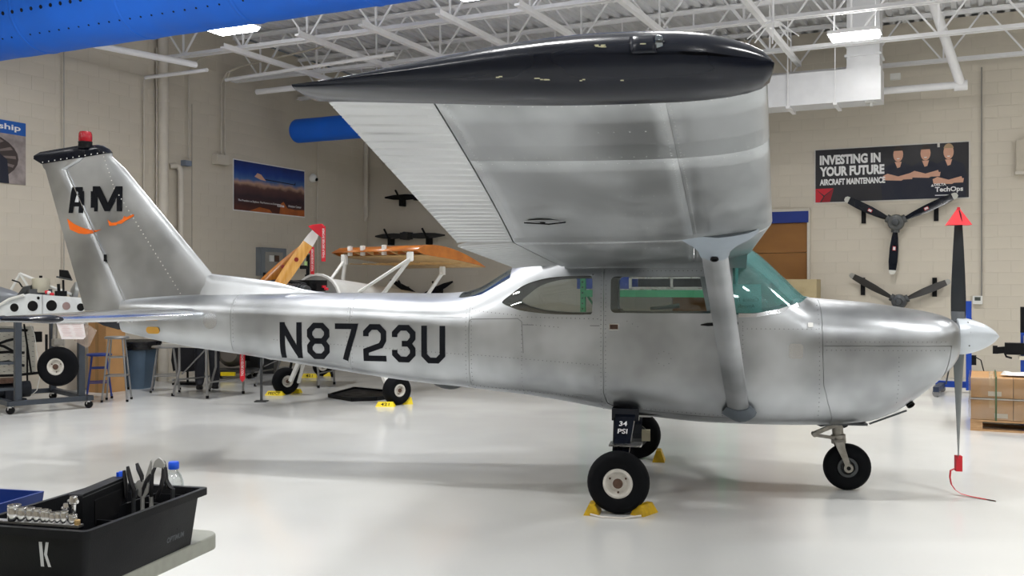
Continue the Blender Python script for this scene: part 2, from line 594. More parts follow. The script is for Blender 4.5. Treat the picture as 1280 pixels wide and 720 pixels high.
skin('nose_bowl', [(prism_y([(2.283, .70), (2.6, .6), (2.6, 2), (2.348, 2), (2.328, 1.131)], -1.2, 1.2), 'INTERSECT')])
tail1 = skin('tailcone_skin', [(R(-2.218, -1.2105), 'INTERSECT')])
skin('tailcone_skin', [(R(-3.30, -2.2205), 'INTERSECT')])
skin('tailcone_skin', [(R(-4.5, -3.3025), 'INTERSECT')])

pane_shell = shell(.004, .005)
def glazing(name, cut, m, parent=None):
    me = boolean(pane_shell, [(cut, 'INTERSECT')])
    me.materials.clear(); me.materials.append(m); finish(me, 40)
    return link_mesh(name, me, parent or PLANE)
glazing('door_window', prism_y(DOOR_WIN, -1, -.1), GLASS, door_r)
glazing('door_window', prism_y(DOOR_WIN, .1, 1), GLASS, door_l)
glazing('rear_side_window', prism_y(REAR_WIN, -1, -.1), GLASS)
glazing('rear_side_window', prism_y(REAR_WIN, .1, 1), GLASS)
glazing('windshield', prism_y(SCREEN, -1, 1), TEAL)
glazing('rear_window', prism_z(BACKLITE, 1.44, 2.3), GLASS)
glazing('rear_window', prism_z([(a, -y) for a, y in BACKLITE], 1.44, 2.3), GLASS)

def on_side(a, z, off=.002, sgn=1):
    return A(a, sgn * (side_s(a, z) + off), z)

def strip(pts, w, off, m, name, parent, depth=.004):
    """raised band along a polyline on the near side, given in (a, z)"""
    mb = MB()
    L = []; Rr = []
    for i, p in enumerate(pts):
        q0 = Vector(pts[max(0, i - 1)]); q1 = Vector(pts[min(len(pts) - 1, i + 1)])
        d = (q1 - q0).normalized(); nrm = Vector((-d.y, d.x)) * (w / 2)
        L.append((p[0] + nrm.x, p[1] + nrm.y)); Rr.append((p[0] - nrm.x, p[1] - nrm.y))
    rings = []
    for l, r in zip(L, Rr):
        rings.append([on_side(*l, off=-.003), on_side(*l, off=off), on_side(*r, off=off), on_side(*r, off=-.003)])
    mb.loft(rings)
    return mb.obj(name, m, parent, 40)

# window frames on the near side, sill under the windshield
strip(DOOR_WIN + DOOR_WIN[:1], .018, .004, ALU, 'window_frame', door_r)
RW_S = smooth_poly(REAR_WIN, 3)
strip(RW_S + RW_S[:1], .016, .004, ALU, 'rear_window_frame', PLANE)
strip([(.83, 1.348), (.95, 1.348), (1.12, 1.38), (1.26, 1.424), (1.36, 1.47)], .028, .006, ALU_POL, 'windshield_retainer', PLANE)

# trim inside the window openings
TRIM = mat('taupe_cabin_trim', srgb(92, 84, 76), .7)
def inner_trim(poly, shrink, shift, name, parent):
    cx = sum(p[0] for p in poly) / len(poly); cz = sum(p[1] for p in poly) / len(poly)
    mb = MB()
    o_ = [A(p[0], side_s(p[0], p[1]) - .016, p[1]) for p in grow(poly, .01)]
    i_ = [A(cx + shift[0] + (p[0] - cx) * shrink[0], side_s(p[0], p[1]) - .085, cz + shift[1] + (p[1] - cz) * shrink[1]) for p in poly]
    i2 = [p + Vector((0, .012, 0)) for p in i_]; o2 = [p + Vector((0, .012, 0)) for p in o_]
    mb.loft([[a_, b_, c_, d_] for a_, b_, c_, d_ in zip(o_ + o_[:1], i_ + i_[:1], i2 + i2[:1], o2 + o2[:1])], caps=False)
    return mb.obj(name, TRIM, parent, 40)
inner_trim(RW_S, (.80, .84), (.07, -.002), 'rear_window_trim', PLANE)
inner_trim(DOOR_WIN, (.93, .95), (.03, .0), 'door_window_trim', door_r)

# ---- rivets, one mesh per region (far too small to pick apart)
def rivet_obj(pts, name='rivets', r=.0042, parent=PLANE, m=ALU_POL):
    mb = MB()
    for p, nrm in pts:
        nrm = Vector(nrm).normalized(); x, y = mb.frame(nrm)
        vs = [p + nrm * .0022]
        vs += [p + x * (r * math.cos(t * PI / 3)) + y * (r * math.sin(t * PI / 3)) for t in range(6)]
        mb.add(vs, [(0, 1 + i, 1 + (i + 1) % 6) for i in range(6)])
    return stuff(mb.obj(name, m, parent))
RIV_M = mat('dull_rivet_heads', (.22, .225, .23, 1), .5, .8)
rp = []
def row(p, q, step=.032):
    d = math.hypot(q[0] - p[0], q[1] - p[1]); n = max(1, int(d / step))
    for i in range(n + 1):
        a = p[0] + (q[0] - p[0]) * i / n; z = p[1] + (q[1] - p[1]) * i / n
        rp.append((on_side(a, z, .0), (0, -1, 0)))
for r_ in [((-1.19, .76), (-1.19, 1.45)), ((-1.235, .78), (-1.235, 1.45)), ((-.785, .73), (-.785, 1.32)), ((-.175, .62), (-.175, 1.70)),
           ((-1.17, 1.03), (-.2, .97)), ((-1.17, .78), (-.3, .72)), ((-1.26, 1.03), (-2.9, 1.12)), ((-.74, 1.325), (-.20, 1.315)),
           ((-.74, 1.27), (-.5, 1.25)), ((-.12, 1.675), (.66, 1.675)), ((-.1, .66), (.75, .60)), ((-.14, .72), (-.14, 1.60)),
           ((.86, 1.25), (1.38, 1.25)), ((.86, .68), (.86, 1.30)), ((1.40, .62), (1.40, 1.42)), ((1.45, 1.16), (2.28, 1.16)), ((1.45, 1.10), (2.27, 1.10)),
           ((1.95, .72), (1.95, 1.05)), ((-2.20, .95), (-2.20, 1.42)), ((-2.24, .95), (-2.24, 1.42)), ((-3.28, 1.10), (-3.28, 1.46)),
           ((.02, 1.30), (.10, 1.26)), ((-1.16, 1.37), (-.8, 1.335))]:
    row(*r_)
for k in range(8):
    t = k * PI / 4
    a, z = un(830, 448, .53)
    rp.append((on_side(a + .052 * math.cos(t), z + .052 * math.sin(t), .0), (0, -1, 0)))
rivet_obj(rp, 'fuselage_rivets', m=RIV_M)

# small fittings on the near side
def decal(poly, name, m, off=.004, parent=PLANE, base_off=-.003):
    mb = MB(); mb.prism(poly, lambda p, q: on_side(p, q, base_off), lambda p, q: on_side(p, q, off)); return mb.obj(name, m, parent, 30)
def disc(x, y, s, r, k=20):
    a, z = un(x, y, s); return [(a + r * math.cos(2 * PI * i / k), z + r * math.sin(2 * PI * i / k)) for i in range(k)]
decal(disc(264, 401, .2, .068), 'inspection_plate', ALU_POL)
a0, z0 = un(995, 439, .53)
decal(round_rect(a0 - .05, a0 + .05, z0 - .055, z0 + .055, .022), 'access_plate', ALU_POL)
a0, z0 = un(1013, 406, .5)
decal(round_rect(a0 - .018, a0 + .018, z0 - .016, z0 + .016, .006), 'static_port', WHITE, .012)
a0, z0 = un(767.5, 408.5, .53)
lt = decal([(a0 - .037, z0 - .024), (a0 + .037, z0 - .024), (a0 + .037, z0 + .024), (a0 - .037, z0 + .024)], 'latch_plate', ALU_POL, .004, door_r)
decal([(a0 - .03, z0 - .018), (a0 + .03, z0 - .018), (a0 + .03, z0 + .018), (a0 - .03, z0 + .018)], 'latch_pocket', RUST, .0055, lt)
mb = MB()
h0, h1 = un(876, 406, .54), un(922, 404, .54)
mb.tube([on_side(h0[0], h0[1], .012), on_side(h0[0] + .05, h0[1] + .004, .03), on_side(h1[0] - .04, h1[1], .03), on_side(h1[0], h1[1], .02)], [.004, .012, .013, .012], 8)
mb.obj('door_handle', BLACK, door_r, 50)
a0, z0 = un(190, 413, .17)
decal(round_rect(a0 - .075, a0 + .062, z0 - .03, z0 + .03, .03), 'tailcone_opening_cover', mat('ochre_cover', srgb(226, 168, 60), .5), .006)
# panel outline beads of the baggage bay and the fairing around the gear leg
strip([un(x, y, .46) for x, y in ((586, 402), (588, 399), (648, 398), (653, 402), (655, 440), (655, 492))], .006, .0025, RIV_M, 'baggage_panel_edge', PLANE)
strip([un(x, y, .5) for x, y in ((720, 494), (737, 497), (744, 490), (745, 468), (752, 467))], .010, .004, ALU, 'gear_gusset', PLANE)
strip([un(x, y, .5) for x, y in ((653, 406), (750, 407))], .006, .002, RIV_M, 'panel_lap', PLANE)
strip([un(x, y, .35) for x, y in ((390, 392), (480, 394), (580, 396))], .008, .002, ALU, 'tailcone_lap', PLANE)
# belly fairing, exhaust, cowl flap
mb = MB()
for k in range(1):
    rings = []
    for i in range(9):
        t = i / 8
        a = -1.62 + .30 * t; r = .07 * math.sin(PI * min(.98, max(.02, t))) ** .5
        rings.append([A(a, .13 + r * 1.2 * math.cos(j * PI / 6), .80 - .04 * t - r * 1.1 * max(0, math.sin(j * PI / 6)) + .02) for j in range(12)])
    mb.loft(rings)
mb.obj('belly_antenna_fairing', DKSTEEL, PLANE, 40)
ex = A(2.05, .24, .665)
mb = MB(); mb.lathe([(.026, 0), (.030, .11), (.024, .11), (.022, .02)], A(2.035, .19, .755), A(.06, .10, -.10), 16, caps=True)
mb.obj('exhaust_pipe', BLACK, PLANE, 40)
mb = MB(); mb.box((1.62, .0, .522), (.34, .34, .016)); mb.bar(A(1.80, .17, .53), A(2.06, .2, .64), .02, .012)
mb.obj('cowl_flap', DKSTEEL, PLANE)

# ---- registration, block strokes with clipped corners
def stroke_obj(lines, sw, name, m, fn, parent=PLANE, halo=None):
    """lines: polylines in local letter units; mitred thick outline"""
    mb = MB()
    for ln in lines:
        n = len(ln); L = []; Rr = []
        for i in range(n):
            p = Vector(ln[i])
            def nrm(a, b):
                d = (Vector(b) - Vector(a)).normalized(); return Vector((-d.y, d.x))
            closed = (Vector(ln[0]) - Vector(ln[-1])).length < 1e-6
            if i == 0:
                n0 = nrm(ln[-2], ln[-1]) if closed else nrm(ln[0], ln[1]); n1 = nrm(ln[0], ln[1])
            elif i == n - 1:
                n0 = nrm(ln[-2], ln[-1]); n1 = nrm(ln[0], ln[1]) if closed else n0
            else:
                n0, n1 = nrm(ln[i - 1], ln[i]), nrm(ln[i], ln[i + 1])
            b = (n0 + n1).normalized(); k = sw / 2 / max(.35, b.dot(n0))
            L.append(p + b * k); Rr.append(p - b * k)
        # subdivide so the strokes follow the skin
        L2, R2 = [], []
        for i in range(n - 1):
            for j in range(10):
                t = j / 10
                L2.append(L[i].lerp(L[i + 1], t)); R2.append(Rr[i].lerp(Rr[i + 1], t))
        L2.append(L[-1]); R2.append(Rr[-1])
        mb.loft([[fn(l.x, l.y, 0), fn(l.x, l.y, 1), fn((l.x + r.x) / 2, (l.y + r.y) / 2, 1), fn(r.x, r.y, 1), fn(r.x, r.y, 0)] for l, r in zip(L2, R2)])
    return mb.obj(name, m, parent)
w_, h_, c_, e = .152, .252, .042, .022
GL = {'N': [[(0, -e), (0, h_ + e)], [(-.0, h_), (w_, 0)], [(w_, -e), (w_, h_ + e)]],
      '8': [[(c_, 0), (w_ - c_, 0), (w_, c_), (w_, h_ / 2 - c_), (w_ - c_ * .8, h_ / 2), (c_ * .8, h_ / 2), (0, h_ / 2 - c_), (0, c_), (c_, 0)],
            [(c_ * .8, h_ / 2), (w_ - c_ * .8, h_ / 2), (w_, h_ / 2 + c_), (w_, h_ - c_), (w_ - c_, h_), (c_, h_), (0, h_ - c_), (0, h_ / 2 + c_), (c_ * .8, h_ / 2)]],
      '7': [[(-e, h_), (w_, h_), (w_ - .02, h_ * .72), (w_ * .42, -e)]],
      '2': [[(0, h_ - .075), (0, h_ - c_), (c_, h_), (w_ - c_, h_), (w_, h_ - c_), (w_, h_ * .58), (w_ * .85, h_ * .42), (0, .06), (0, 0), (w_ + e, 0)]],
      '3': [[(0, h_ - .075), (0, h_ - c_), (c_, h_), (w_ - c_, h_), (w_, h_ - c_), (w_, h_ / 2 + c_), (w_ - c_ * .8, h_ / 2), (w_ * .4, h_ / 2)],
            [(w_ * .4, h_ / 2), (w_ - c_ * .8, h_ / 2), (w_, h_ / 2 - c_), (w_, c_), (w_ - c_, 0), (c_, 0), (0, c_), (0, .075)]],
      'U': [[(0, h_ + e), (0, c_), (c_, 0), (w_ - c_, 0), (w_, c_), (w_, h_ + e)]]}
aN, zN = un(347, 446.5, .33); aU, zU = un(558, 452.5, .38)
aN += .02; aU -= .022
pitch = (aU - w_ - aN) / 5
for i, ch in enumerate('N8723U'):
    def fn(x, y, k, i=i):
        a = aN + i * pitch + x
        z = zN + .012 + (zU - zN) * (i / 5) + y
        return on_side(a, z, .0045 if k else -.004)
    stroke_obj(GL[ch], .046, 'registration_character', BLACK_DECAL, fn)

# ---------------------------------------------------------------- wings
def lerp(a, b, t): return a + (b - a) * t
def chord(s):
    """leading edge a, trailing edge a, leading z, trailing z, thickness"""
    if s <= 2.45:
        t = (s - .45) / 2.0
        return .925, -.81, 1.828 + .08 * t, 1.712 + .096 * t, .113
    t = (s - 2.45) / 2.85
    return .925 - .225 * t, -.81 + .315 * t, 1.908 + .197 * t, 1.808 + .272 * t, .113 + .004 * t

def naca(x, th, up):
    t = 5 * th * (.2969 * math.sqrt(max(x, 0)) - .126 * x - .3516 * x * x + .2843 * x**3 - .1015 * x**4)
    m_, p_ = .02, .4
    yc = m_ / p_**2 * (2 * p_ * x - x * x) if x < p_ else m_ / (1 - p_)**2 * (1 - 2 * p_ + 2 * p_ * x - x * x)
    return yc + t if up else yc - t

def xwarp(s, x):
    """the hinge line runs forward in the chord towards the tip"""
    h = .815 if s < 2.45 else lerp(.815, .745, (s - 2.45) / 2.84)
    return x * h / .805 if x < .805 else h + (x - .805) * (1 - h) / .195

def wpt(s, x, up, sgn=1, off=0.0):
    le, te, zl, zt, th = chord(s)
    c = le - te
    x = xwarp(s, x)
    a = le - c * x
    z = zl + (zt - zl) * x + naca(x, th, up) * c + (off if up else -off)
    return A(a, sgn * s, z)

HX = .805                         # hinge line, share of the chord
def wing_panel(name, s0, s1, x0, x1, up, m, parent, sgn, wrap=None, ns=None):
    """one skin sheet: from x0 to x1 on a side, or round the nose up to wrap on the other side"""
    pts = []
    if wrap is not None:
        xs = [(wrap * (1 - i / 8) ** 2, True) for i in range(8)] + [(0, True)] + [(x1 * (i / 8) ** 2, False) for i in range(1, 9)]
    else:
        xs = [(x0 + (x1 - x0) * i / 12, up) for i in range(13)]
    ns = ns or max(2, int((s1 - s0) / .2))
    rings = []
    g = .0007
    for i in range(ns + 1):
        s = s0 + g + (s1 - s0 - 2 * g) * i / ns
        rings.append([wpt(s, x, u, sgn) for x, u in xs])
    mb = MB(); mb.loft(rings, closed=False)
    me = mb.mesh(name, m, 40)
    o = link_mesh(name, me, parent)
    md = o.modifiers.new('sheet', 'SOLIDIFY'); md.thickness = .003; md.offset = -1 if (sgn < 0) else 1
    md.offset = 0
    return o

def control_surface(name, s0, s1, m, parent, sgn, beads, droop=0.0):
    """closed body from the hinge to the trailing edge, pressed with chordwise beads"""
    period = (s1 - s0) / beads
    per = 14
    n = beads * per
    rings = []
    for i in range(n + 1):
        s = s0 + (s1 - s0) * i / n
        ph = (i % per) / per
        d = .020 * max(0.0, 1 - abs(ph - .5) / .15) if s0 < s < s1 else 0
        ring = []
        for x, u in [(1, True), (.93, True), (.86, True), (HX + .002, True), (HX + .002, False), (.835, False), (.88, False), (.92, False), (.96, False), (.985, False), (1, False)]:
            fade = min(1, (x - HX - .006) / .03, (1.02 - x) / .03) if x > HX + .002 else 0
            p = wpt(s, x, u, sgn)
            le, te, zl, zt, th = chord(s)
            if x == 1:
                p.z += .004 if u else -.004
            p.z += (-d if u else d) * max(0, fade)
            p.z -= droop * max(0, (x - HX)) / (1 - HX)
            ring.append(p)
        rings.append(ring)
    mb = MB(); mb.loft(rings)
    return mb.obj(name, m, parent, 18)

def tip_sec(x):
    """mid line, upper and lower half height of the tip fairing at chord share x"""
    le, te, zl, zt, th = chord(5.29)
    zc = zl + (zt - zl) * x + .033 * math.sin(PI * x) + .016
    k = math.sin(PI * min(1, max(0, x))) ** .5
    nose = min(1, max(x, 0) / .012) ** .5 * max(0, 1 - x / .30)
    return zc, (wpt(5.29, x, True).z - zc) * (1 + .16 * k) + .026 * k + .020 * nose, (zc - wpt(5.29, x, False).z) * (1 + .12 * k) + .010 * nose
def tip_ext(x): return 1.0 - .55 * max(0, .16 - x) / .16
def tip_s(a, z):
    """span position of the fairing skin at (a, z)"""
    le, te, zl, zt, th = chord(5.29)
    q = min(max((le - a) / (le - te), .02), .98)
    zc, uh, lh = tip_sec(q)
    r = min(.985, abs(z - zc) / max(.005, uh if z > zc else lh))
    t = math.acos(r ** (1 / .75)) / (PI / 2)
    return 5.292 + .15 * math.sin(t * PI / 2) * tip_ext(q)

def make_wing(sgn, name):
    root = bpy.data.objects.new(name, None); COL.objects.link(root); root.parent = PLANE
    for s0, s1 in ((.45, 2.45), (2.45, 4.55), (4.55, 5.29)):
        wing_panel('leading_edge_skin', s0, s1, 0, .235, False, ALU_WING, root, sgn, wrap=.235)
        wing_panel('lower_skin', s0, s1,   .2358, HX - .003, False, ALU_WING, root, sgn)
        wing_panel('upper_skin', s0, s1,   .2358, HX - .003, True, ALU_WING, root, sgn)
    control_surface('aileron', 2.475, 5.285, ALU_BEAD, root, sgn, 27)
    control_surface('flap', .62, 2.45, ALU_BEAD, root, sgn, 17, .02)
    # rear spar behind the skins, in front of the control surfaces
    mb = MB(); rings = []
    for s in (.45, 2.45, 5.29):
        u, l = wpt(s, HX - .008, True, sgn), wpt(s, HX - .008, False, sgn)
        u.z -= .003; l.z += .003
        rings.append([u, u + Vector((.006, 0, 0)), l + Vector((.006, 0, 0)), l])
    mb.loft(rings); mb.obj('rear_spar', ALU_WING, root)
    # glossy tip fairing
    rings = []
    xs = [(1 - .5 * (1 - math.cos(PI * i / 20)), True) for i in range(21)] + [(.5 * (1 - math.cos(PI * i / 20)), False) for i in range(1, 20)]
    for k in range(9):
        t = k / 8
        s = 5.292 + .15 * math.sin(t * PI / 2)
        sh = math.cos(t * PI / 2) ** .75 if k < 8 else .05
        sh = max(sh, .05)
        ring = []
        le, te, zl, zt, th = chord(5.29)
        for x, u in xs:
            p = wpt(5.29, x, u, sgn)
            zc, up_h, lo_h = tip_sec(x)
            p.z = zc + (up_h if u else -lo_h) * sh
            # plan shape: tip draws back at the nose, runs out to a point at the rear
            ext = 1.0 - .55 * max(0, .16 - x) / .16
            p.y = -sgn * (5.292 + (s - 5.292) * ext)
            p.x += -.045 * max(0, x - .75) / .25 + .014 * max(0, .3 - x) / .3
            ring.append(p)
        rings.append(ring)
    mb = MB(); mb.loft(rings)
    tip = mb.obj('wing_tip_fairing', BLACK_GLOSS, root, 50)
    return root, tip
wing_r, tip_r = make_wing(1, 'wing')
wing_l, tip_l = make_wing(-1, 'wing')

# navigation light set into the near tip, paint chips
NAV_GLASS = pane('blue_green_nav_lens', (.1, .35, .6, 1), .2)
def tip_pt(x, y, s, off=0.0):
    a, z = un(x, y, s); return A(a, s + off, z)
a0n, z0n = un(788, 73, 5.40); a1n, z1n = un(822, 47, 5.38)
mb = MB(); rings = []
for i in range(7):
    a = lerp(a0n, a1n, i / 6)
    rings.append([A(a, tip_s(a, lerp(z0n, z1n, j / 6)) + (.005 if 0 < i else 0) + .004, lerp(z0n, z1n, j / 6)) for j in range(7)])
mb.loft(rings, closed=False)
nl = mb.obj('navigation_light_housing', BLACK_GLOSS, tip_r, 40)
nl.modifiers.new('shell', 'SOLIDIFY').thickness = .006
mb = MB(); zm = (z0n + z1n) / 2
mb.lathe([(.019, 0), (.019, .008), (.014, .018), (.004, .022)], A(a1n - .002, tip_s(a1n, zm) - .006, zm + .002), (1, -.1, 0), 14)
mb.obj('lens', NAV_GLASS, nl, 40)
chips = MB(); rnd = random.Random(4)
for (x, y, n, sp) in ((750, 59, 9, 6), (672, 99, 5, 14), (728, 99, 2, 6), (780, 99, 1, 3), (622, 97, 2, 4), (950, 66, 6, 4), (803, 56, 2, 3)):
    for k in range(n):
        a, z = un(x + rnd.uniform(-sp, sp), y + rnd.uniform(-1.5, 1.5), 5.43)
        l = rnd.uniform(.003, .008)
        s_ = tip_s(a, z) + .0015 + (.009 if 785 < x < 825 else 0)
        chips.prism([(-l, -.0010), (l, -.0012), (l * .8, .0012), (-l * .9, .0014)], lambda p, q_: A(a + p, s_ - .003, z + q_), lambda p, q_: A(a + p, s_, z + q_))
stuff(chips.obj('paint_chips', mat('yellowed_chip', srgb(196, 192, 160), .6), tip_r))

# rivet rows and fittings under the near wing
rp2 = []
def wrow(s0, x0, s1, x1, step=.045):
    p, q = wpt(s0, x0, False), wpt(s1, x1, False)
    n = int((q - p).length / step)
    for i in range(n + 1):
        t = i / n
        rp2.append((wpt(s0 + (s1 - s0) * t, x0 + (x1 - x0) * t, False, 1, .0016), (0, 0, -1)))
for s in (.8, 1.2, 1.6, 2.0, 2.40, 2.5, 2.95, 3.4, 3.85, 4.5, 4.6, 4.95, 5.25):
    if s in (2.4, 2.5, 4.5, 4.6, 5.25):
        wrow(s, .02, s, HX - .03, .04)
    else:
        wrow(s, .26, s, .42, .04)
wrow(.5, .225, 5.27, .225); wrow(.5, .25, 5.27, .25); wrow(.5, HX - .025, 5.27, HX - .025)
rivet_obj(rp2, 'wing_rivets', .0035, wing_r, ALU_BEAD)
mb = MB(); c = wpt(3.22, .68, False, 1, .001)
mb.lathe([(.075, .0), (.075, .004), (.06, .006)], c, (0, 0, -1), 20); ip = mb.obj('inspection_cover', ALU_WING, wing_r, 30)
mb = MB(); mb.tube([c + Vector((-.09, .0, -.008)), c + Vector((-.03, 0, -.012)), c + Vector((.03, .005, -.016)), c + Vector((.11, .02, -.007))], .0035, 5)
mb.obj('loose_wire', BLACK, ip)
mb = MB(); mb.cyl(c + Vector((.0, 0, -.004)), c + Vector((0, 0, -.016)), .014, 10); mb.obj('drain_fitting', BLACK, ip)
# wing root: flap well and fillet between cabin roof and wing
for sgn, wr in ((1, wing_r), (-1, wing_l)):
    mb = MB()
    rings = []
    for x in [.02, .08, .2, .35, .5, .65, HX - .015]:
        p = wpt(.62, x, False, sgn, .001)
        a = p.x
        ss = side_s(a, 1.69, 0) - .006
        rings.append([p, wpt(.62, x, False, sgn, -.02), A(a, sgn * (ss - .03), 1.75), A(a, sgn * ss, 1.695 if a > -.6 else 1.69), A(a, sgn * (ss + .035), 1.72)])
    mb.loft(rings)
    mb.obj('root_fillet', ALU_WING, wr, 40)

# ---- lift struts
def strut(sgn):
    top = wpt(2.47, .145, False, sgn) + Vector((0, 0, .01)); bot = A(.835, sgn * .515, .632)
    top.x = .605
    d = (top - bot).normalized()
    fwd = Vector((1, 0, 0)); fwd = (fwd - d * fwd.dot(d)).normalized(); nrm = d.cross(fwd).normalized()
    def ring(p, c, t):
        out = []
        for i in range(16):
            th = 2 * PI * i / 16
            x = math.cos(th); y = math.sin(th) * (1 if x > -.2 else max(.12, 1 + (x + .2) * 1.0))
            out.append(p + fwd * (x * c / 2) + nrm * (y * t / 2))
        return out
    mb = MB(); mb.loft([ring(bot, .15, .055), ring(bot.lerp(top, .5), .15, .055), ring(top, .145, .055)])
    o = mb.obj('wing_strut', ALU, PLANE, 50)
    # cuffs
    mb = MB(); rings = []
    for t, c, th in ((.905, .155, .065), (.93, .175, .07), (.955, .25, .085), (.978, .36, .10), (1.0, .43, .11), (1.02, .44, .11)):
        rings.append([p + Vector((.035 * (c - .155) / .28, 0, 0)) for p in ring(bot.lerp(top, t), c, th)])
    mb.loft(rings); cuff = mb.obj('upper_cuff', mat('blue_grey_cuff_paint', srgb(150, 160, 170), .45), o, 50)
    mb = MB(); q = bot.lerp(top, .918) - nrm * (.036 if nrm.y * sgn > 0 else -.036)
    mb.lathe([(.022, -.004), (.024, .004), (.016, .006), (.014, -.002)], q, -nrm if nrm.y * sgn > 0 else nrm, 14); mb.obj('cuff_bolt', BLACK, cuff, 40)
    mb = MB(); rings = []
    for t, c, th in ((-.035, .10, .05), (-.02, .20, .11), (.0, .25, .135), (.02, .22, .11), (.045, .16, .065)):
        rings.append(ring(bot.lerp(top, t) + Vector((0, 0, 0)), c, th))
    mb.loft(rings); mb.obj('lower_cuff', mat('slate_grey_cuff_paint', srgb(84, 92, 100), .5), o, 50)
strut(1); strut(-1)

# ---------------------------------------------------------------- tail
def fin_le(z): return lerp(-3.58, -4.535, (z - 1.66) / (2.735 - 1.66))
def hinge_a(z): return lerp(-4.375, -5.0, (z - 1.39) / (2.655 - 1.39)) if z <= 2.655 else lerp(-5.0, -4.855, (z - 2.655) / .08)
def rud_te(z): return lerp(-4.80, -5.235, (z - 1.33) / (2.735 - 1.33))
def ztop(a): return 2.735 + (a + 4.535) * .12
def slant(ring, dz): return [Vector((p.x, p.y, ztop(p.x) + dz)) for p in ring]
def blade_ring(le, te, z, t, sharp=False, blunt=.3):
    """symmetric section from le (front) to te"""
    c = le - te; out = []
    xs = [0, .02, .08, .2, .4, .7, 1.0]
    def th(x): return t / 2 * (min(1, math.sqrt(x / .2)) if x < .2 else lerp(1, blunt, (x - .2) / .8))
    for x in xs: out.append(Vector((le - c * x, -th(x), z)))
    for x in reversed(xs[1:]): out.append(Vector((le - c * x, th(x), z)))
    return out
zs = [1.40, 1.52, 1.66, 1.9, 2.2, 2.5, 2.6]
rings = []
for z in zs:
    le = fin_le(z) if z >= 1.66 else lerp(-3.45, -3.58, (z - 1.40) / .26)
    rings.append(blade_ring(le, hinge_a(z) + .004, z, lerp(.10, .055, (z - 1.4) / 1.33), blunt=.75))
rings.append(slant(blade_ring(fin_le(2.735), -4.83, 0, .055, blunt=.75), -.03)); rings.append(slant(blade_ring(fin_le(2.735), -4.79, 0, .055, blunt=.75), 0))
mb = MB(); mb.loft(rings); fin = mb.obj('vertical_fin', ALU, PLANE, 35)
zs = [1.345, 1.39, 1.6, 1.9, 2.2, 2.5, 2.6]
rings = [blade_ring(hinge_a(max(z, 1.345)) - .006, rud_te(z), z, lerp(.072, .042, (z - 1.34) / 1.39), blunt=.12) for z in zs]
rings.append(slant(blade_ring(-4.838, -5.215, 0, .045, blunt=.12), -.03)); rings.append(slant(blade_ring(-4.797, -5.225, 0, .045, blunt=.12), 0))
mb = MB(); mb.loft(rings); rud = mb.obj('rudder', ALU, PLANE, 35)
# bright hinge gap strip
mb = MB()
for z0, z1 in ((1.42, 1.78), (1.84, 2.60)):
    mb.bar(Vector((hinge_a(z0) + .006, -.040, z0)), Vector((hinge_a(z1) + .006, -.026, z1)), .012, .006)
mb.obj('hinge_gap_strip', ALU_POL, fin)
mb = MB(); mb.box((hinge_a(1.81), 0, 1.81), (.02, .09, .06)); mb.obj('hinge_bracket', BLACK, rud)
# black caps
FL_ = fin_le(2.735)
rings = [slant(blade_ring(FL_ + .004, -4.792, 0, .064, blunt=.85), .002), slant(blade_ring(FL_ - .03, -4.792, 0, .07, blunt=.85), .04), slant(blade_ring(FL_ - .09, -4.792, 0, .06, blunt=.85), .078), slant(blade_ring(FL_ - .14, -4.792, 0, .025, blunt=.85), .095)]
mb = MB(); mb.loft(rings); fc = mb.obj('fin_cap', BLACK_GLOSS, fin, 50)
rings = [slant(blade_ring(-4.80, -5.225, 0, .054, blunt=.4), .002), slant(blade_ring(-4.80, -5.30, 0, .064, blunt=.6), .055), slant(blade_ring(-4.80, -5.30, 0, .06, blunt=.6), .085), slant(blade_ring(-4.80, -5.24, 0, .03, blunt=.6), .112)]
mb = MB(); mb.loft(rings); mb.obj('rudder_cap', BLACK_GLOSS, rud, 50)
mb = MB(); mb.lathe([(.062, 0), (.058, .045), (.060, .05), (.060, .058)], (-4.80, 0, 2.785), (0, 0, 1), 18); bc = mb.obj('beacon_base', BLACK, fin, 40)
mb = MB(); mb.lathe([(.056, .0), (.058, .02), (.056, .07), (.048, .088), (.02, .094)], (-4.80, 0, 2.843), (0, 0, 1), 18)
mb.obj('beacon_lens', mat('red_beacon_glass', srgb(150, 8, 28), .25, coat=.2), bc, 40)
# rivets along the caps and down the spar
rp3 = []
for i in range(11):
    a = lerp(-4.60, -5.2, i / 10); rp3.append((Vector((a, -.034 if a > -4.8 else -.031, ztop(a) + .012)), (0, -1, 0)))
for i in range(9):
    z = lerp(2.70, 2.42, i / 8); rp3.append((Vector((lerp(-4.60, -4.50, i / 8), -.0315, z)), (0, -1, 0)))
for i in range(26):
    z = lerp(2.36, 1.5, i / 25); rp3.append((Vector((lerp(-4.45, -3.86, i / 25), lerp(-.034, -.048, i / 25) - .002, z)), (0, -1, 0)))
rivet_obj(rp3, 'fin_rivets', .006, fin, WHITE)
# dorsal fillet
rings = []
for a, zr, wb in ((-2.56, 1.508, .02), (-2.75, 1.535, .05), (-3.0, 1.598, .075), (-3.3, 1.636, .085), (-3.58, 1.668, .072), (-3.68, 1.655, .055), (-3.85, 1.57, .045), (-4.0, 1.50, .03)):
    rings.append([Vector((a, -wb, 1.46)), Vector((a, -wb * .55, lerp(1.47, zr, .55))), Vector((a, -.022, zr - .012)), Vector((a, 0, zr)),
                  Vector((a, .022, zr - .012)), Vector((a, wb * .55, lerp(1.47, zr, .55))), Vector((a, wb, 1.46))])
mb = MB(); mb.loft(rings); mb.obj('dorsal_fillet', ALU, PLANE, 50)
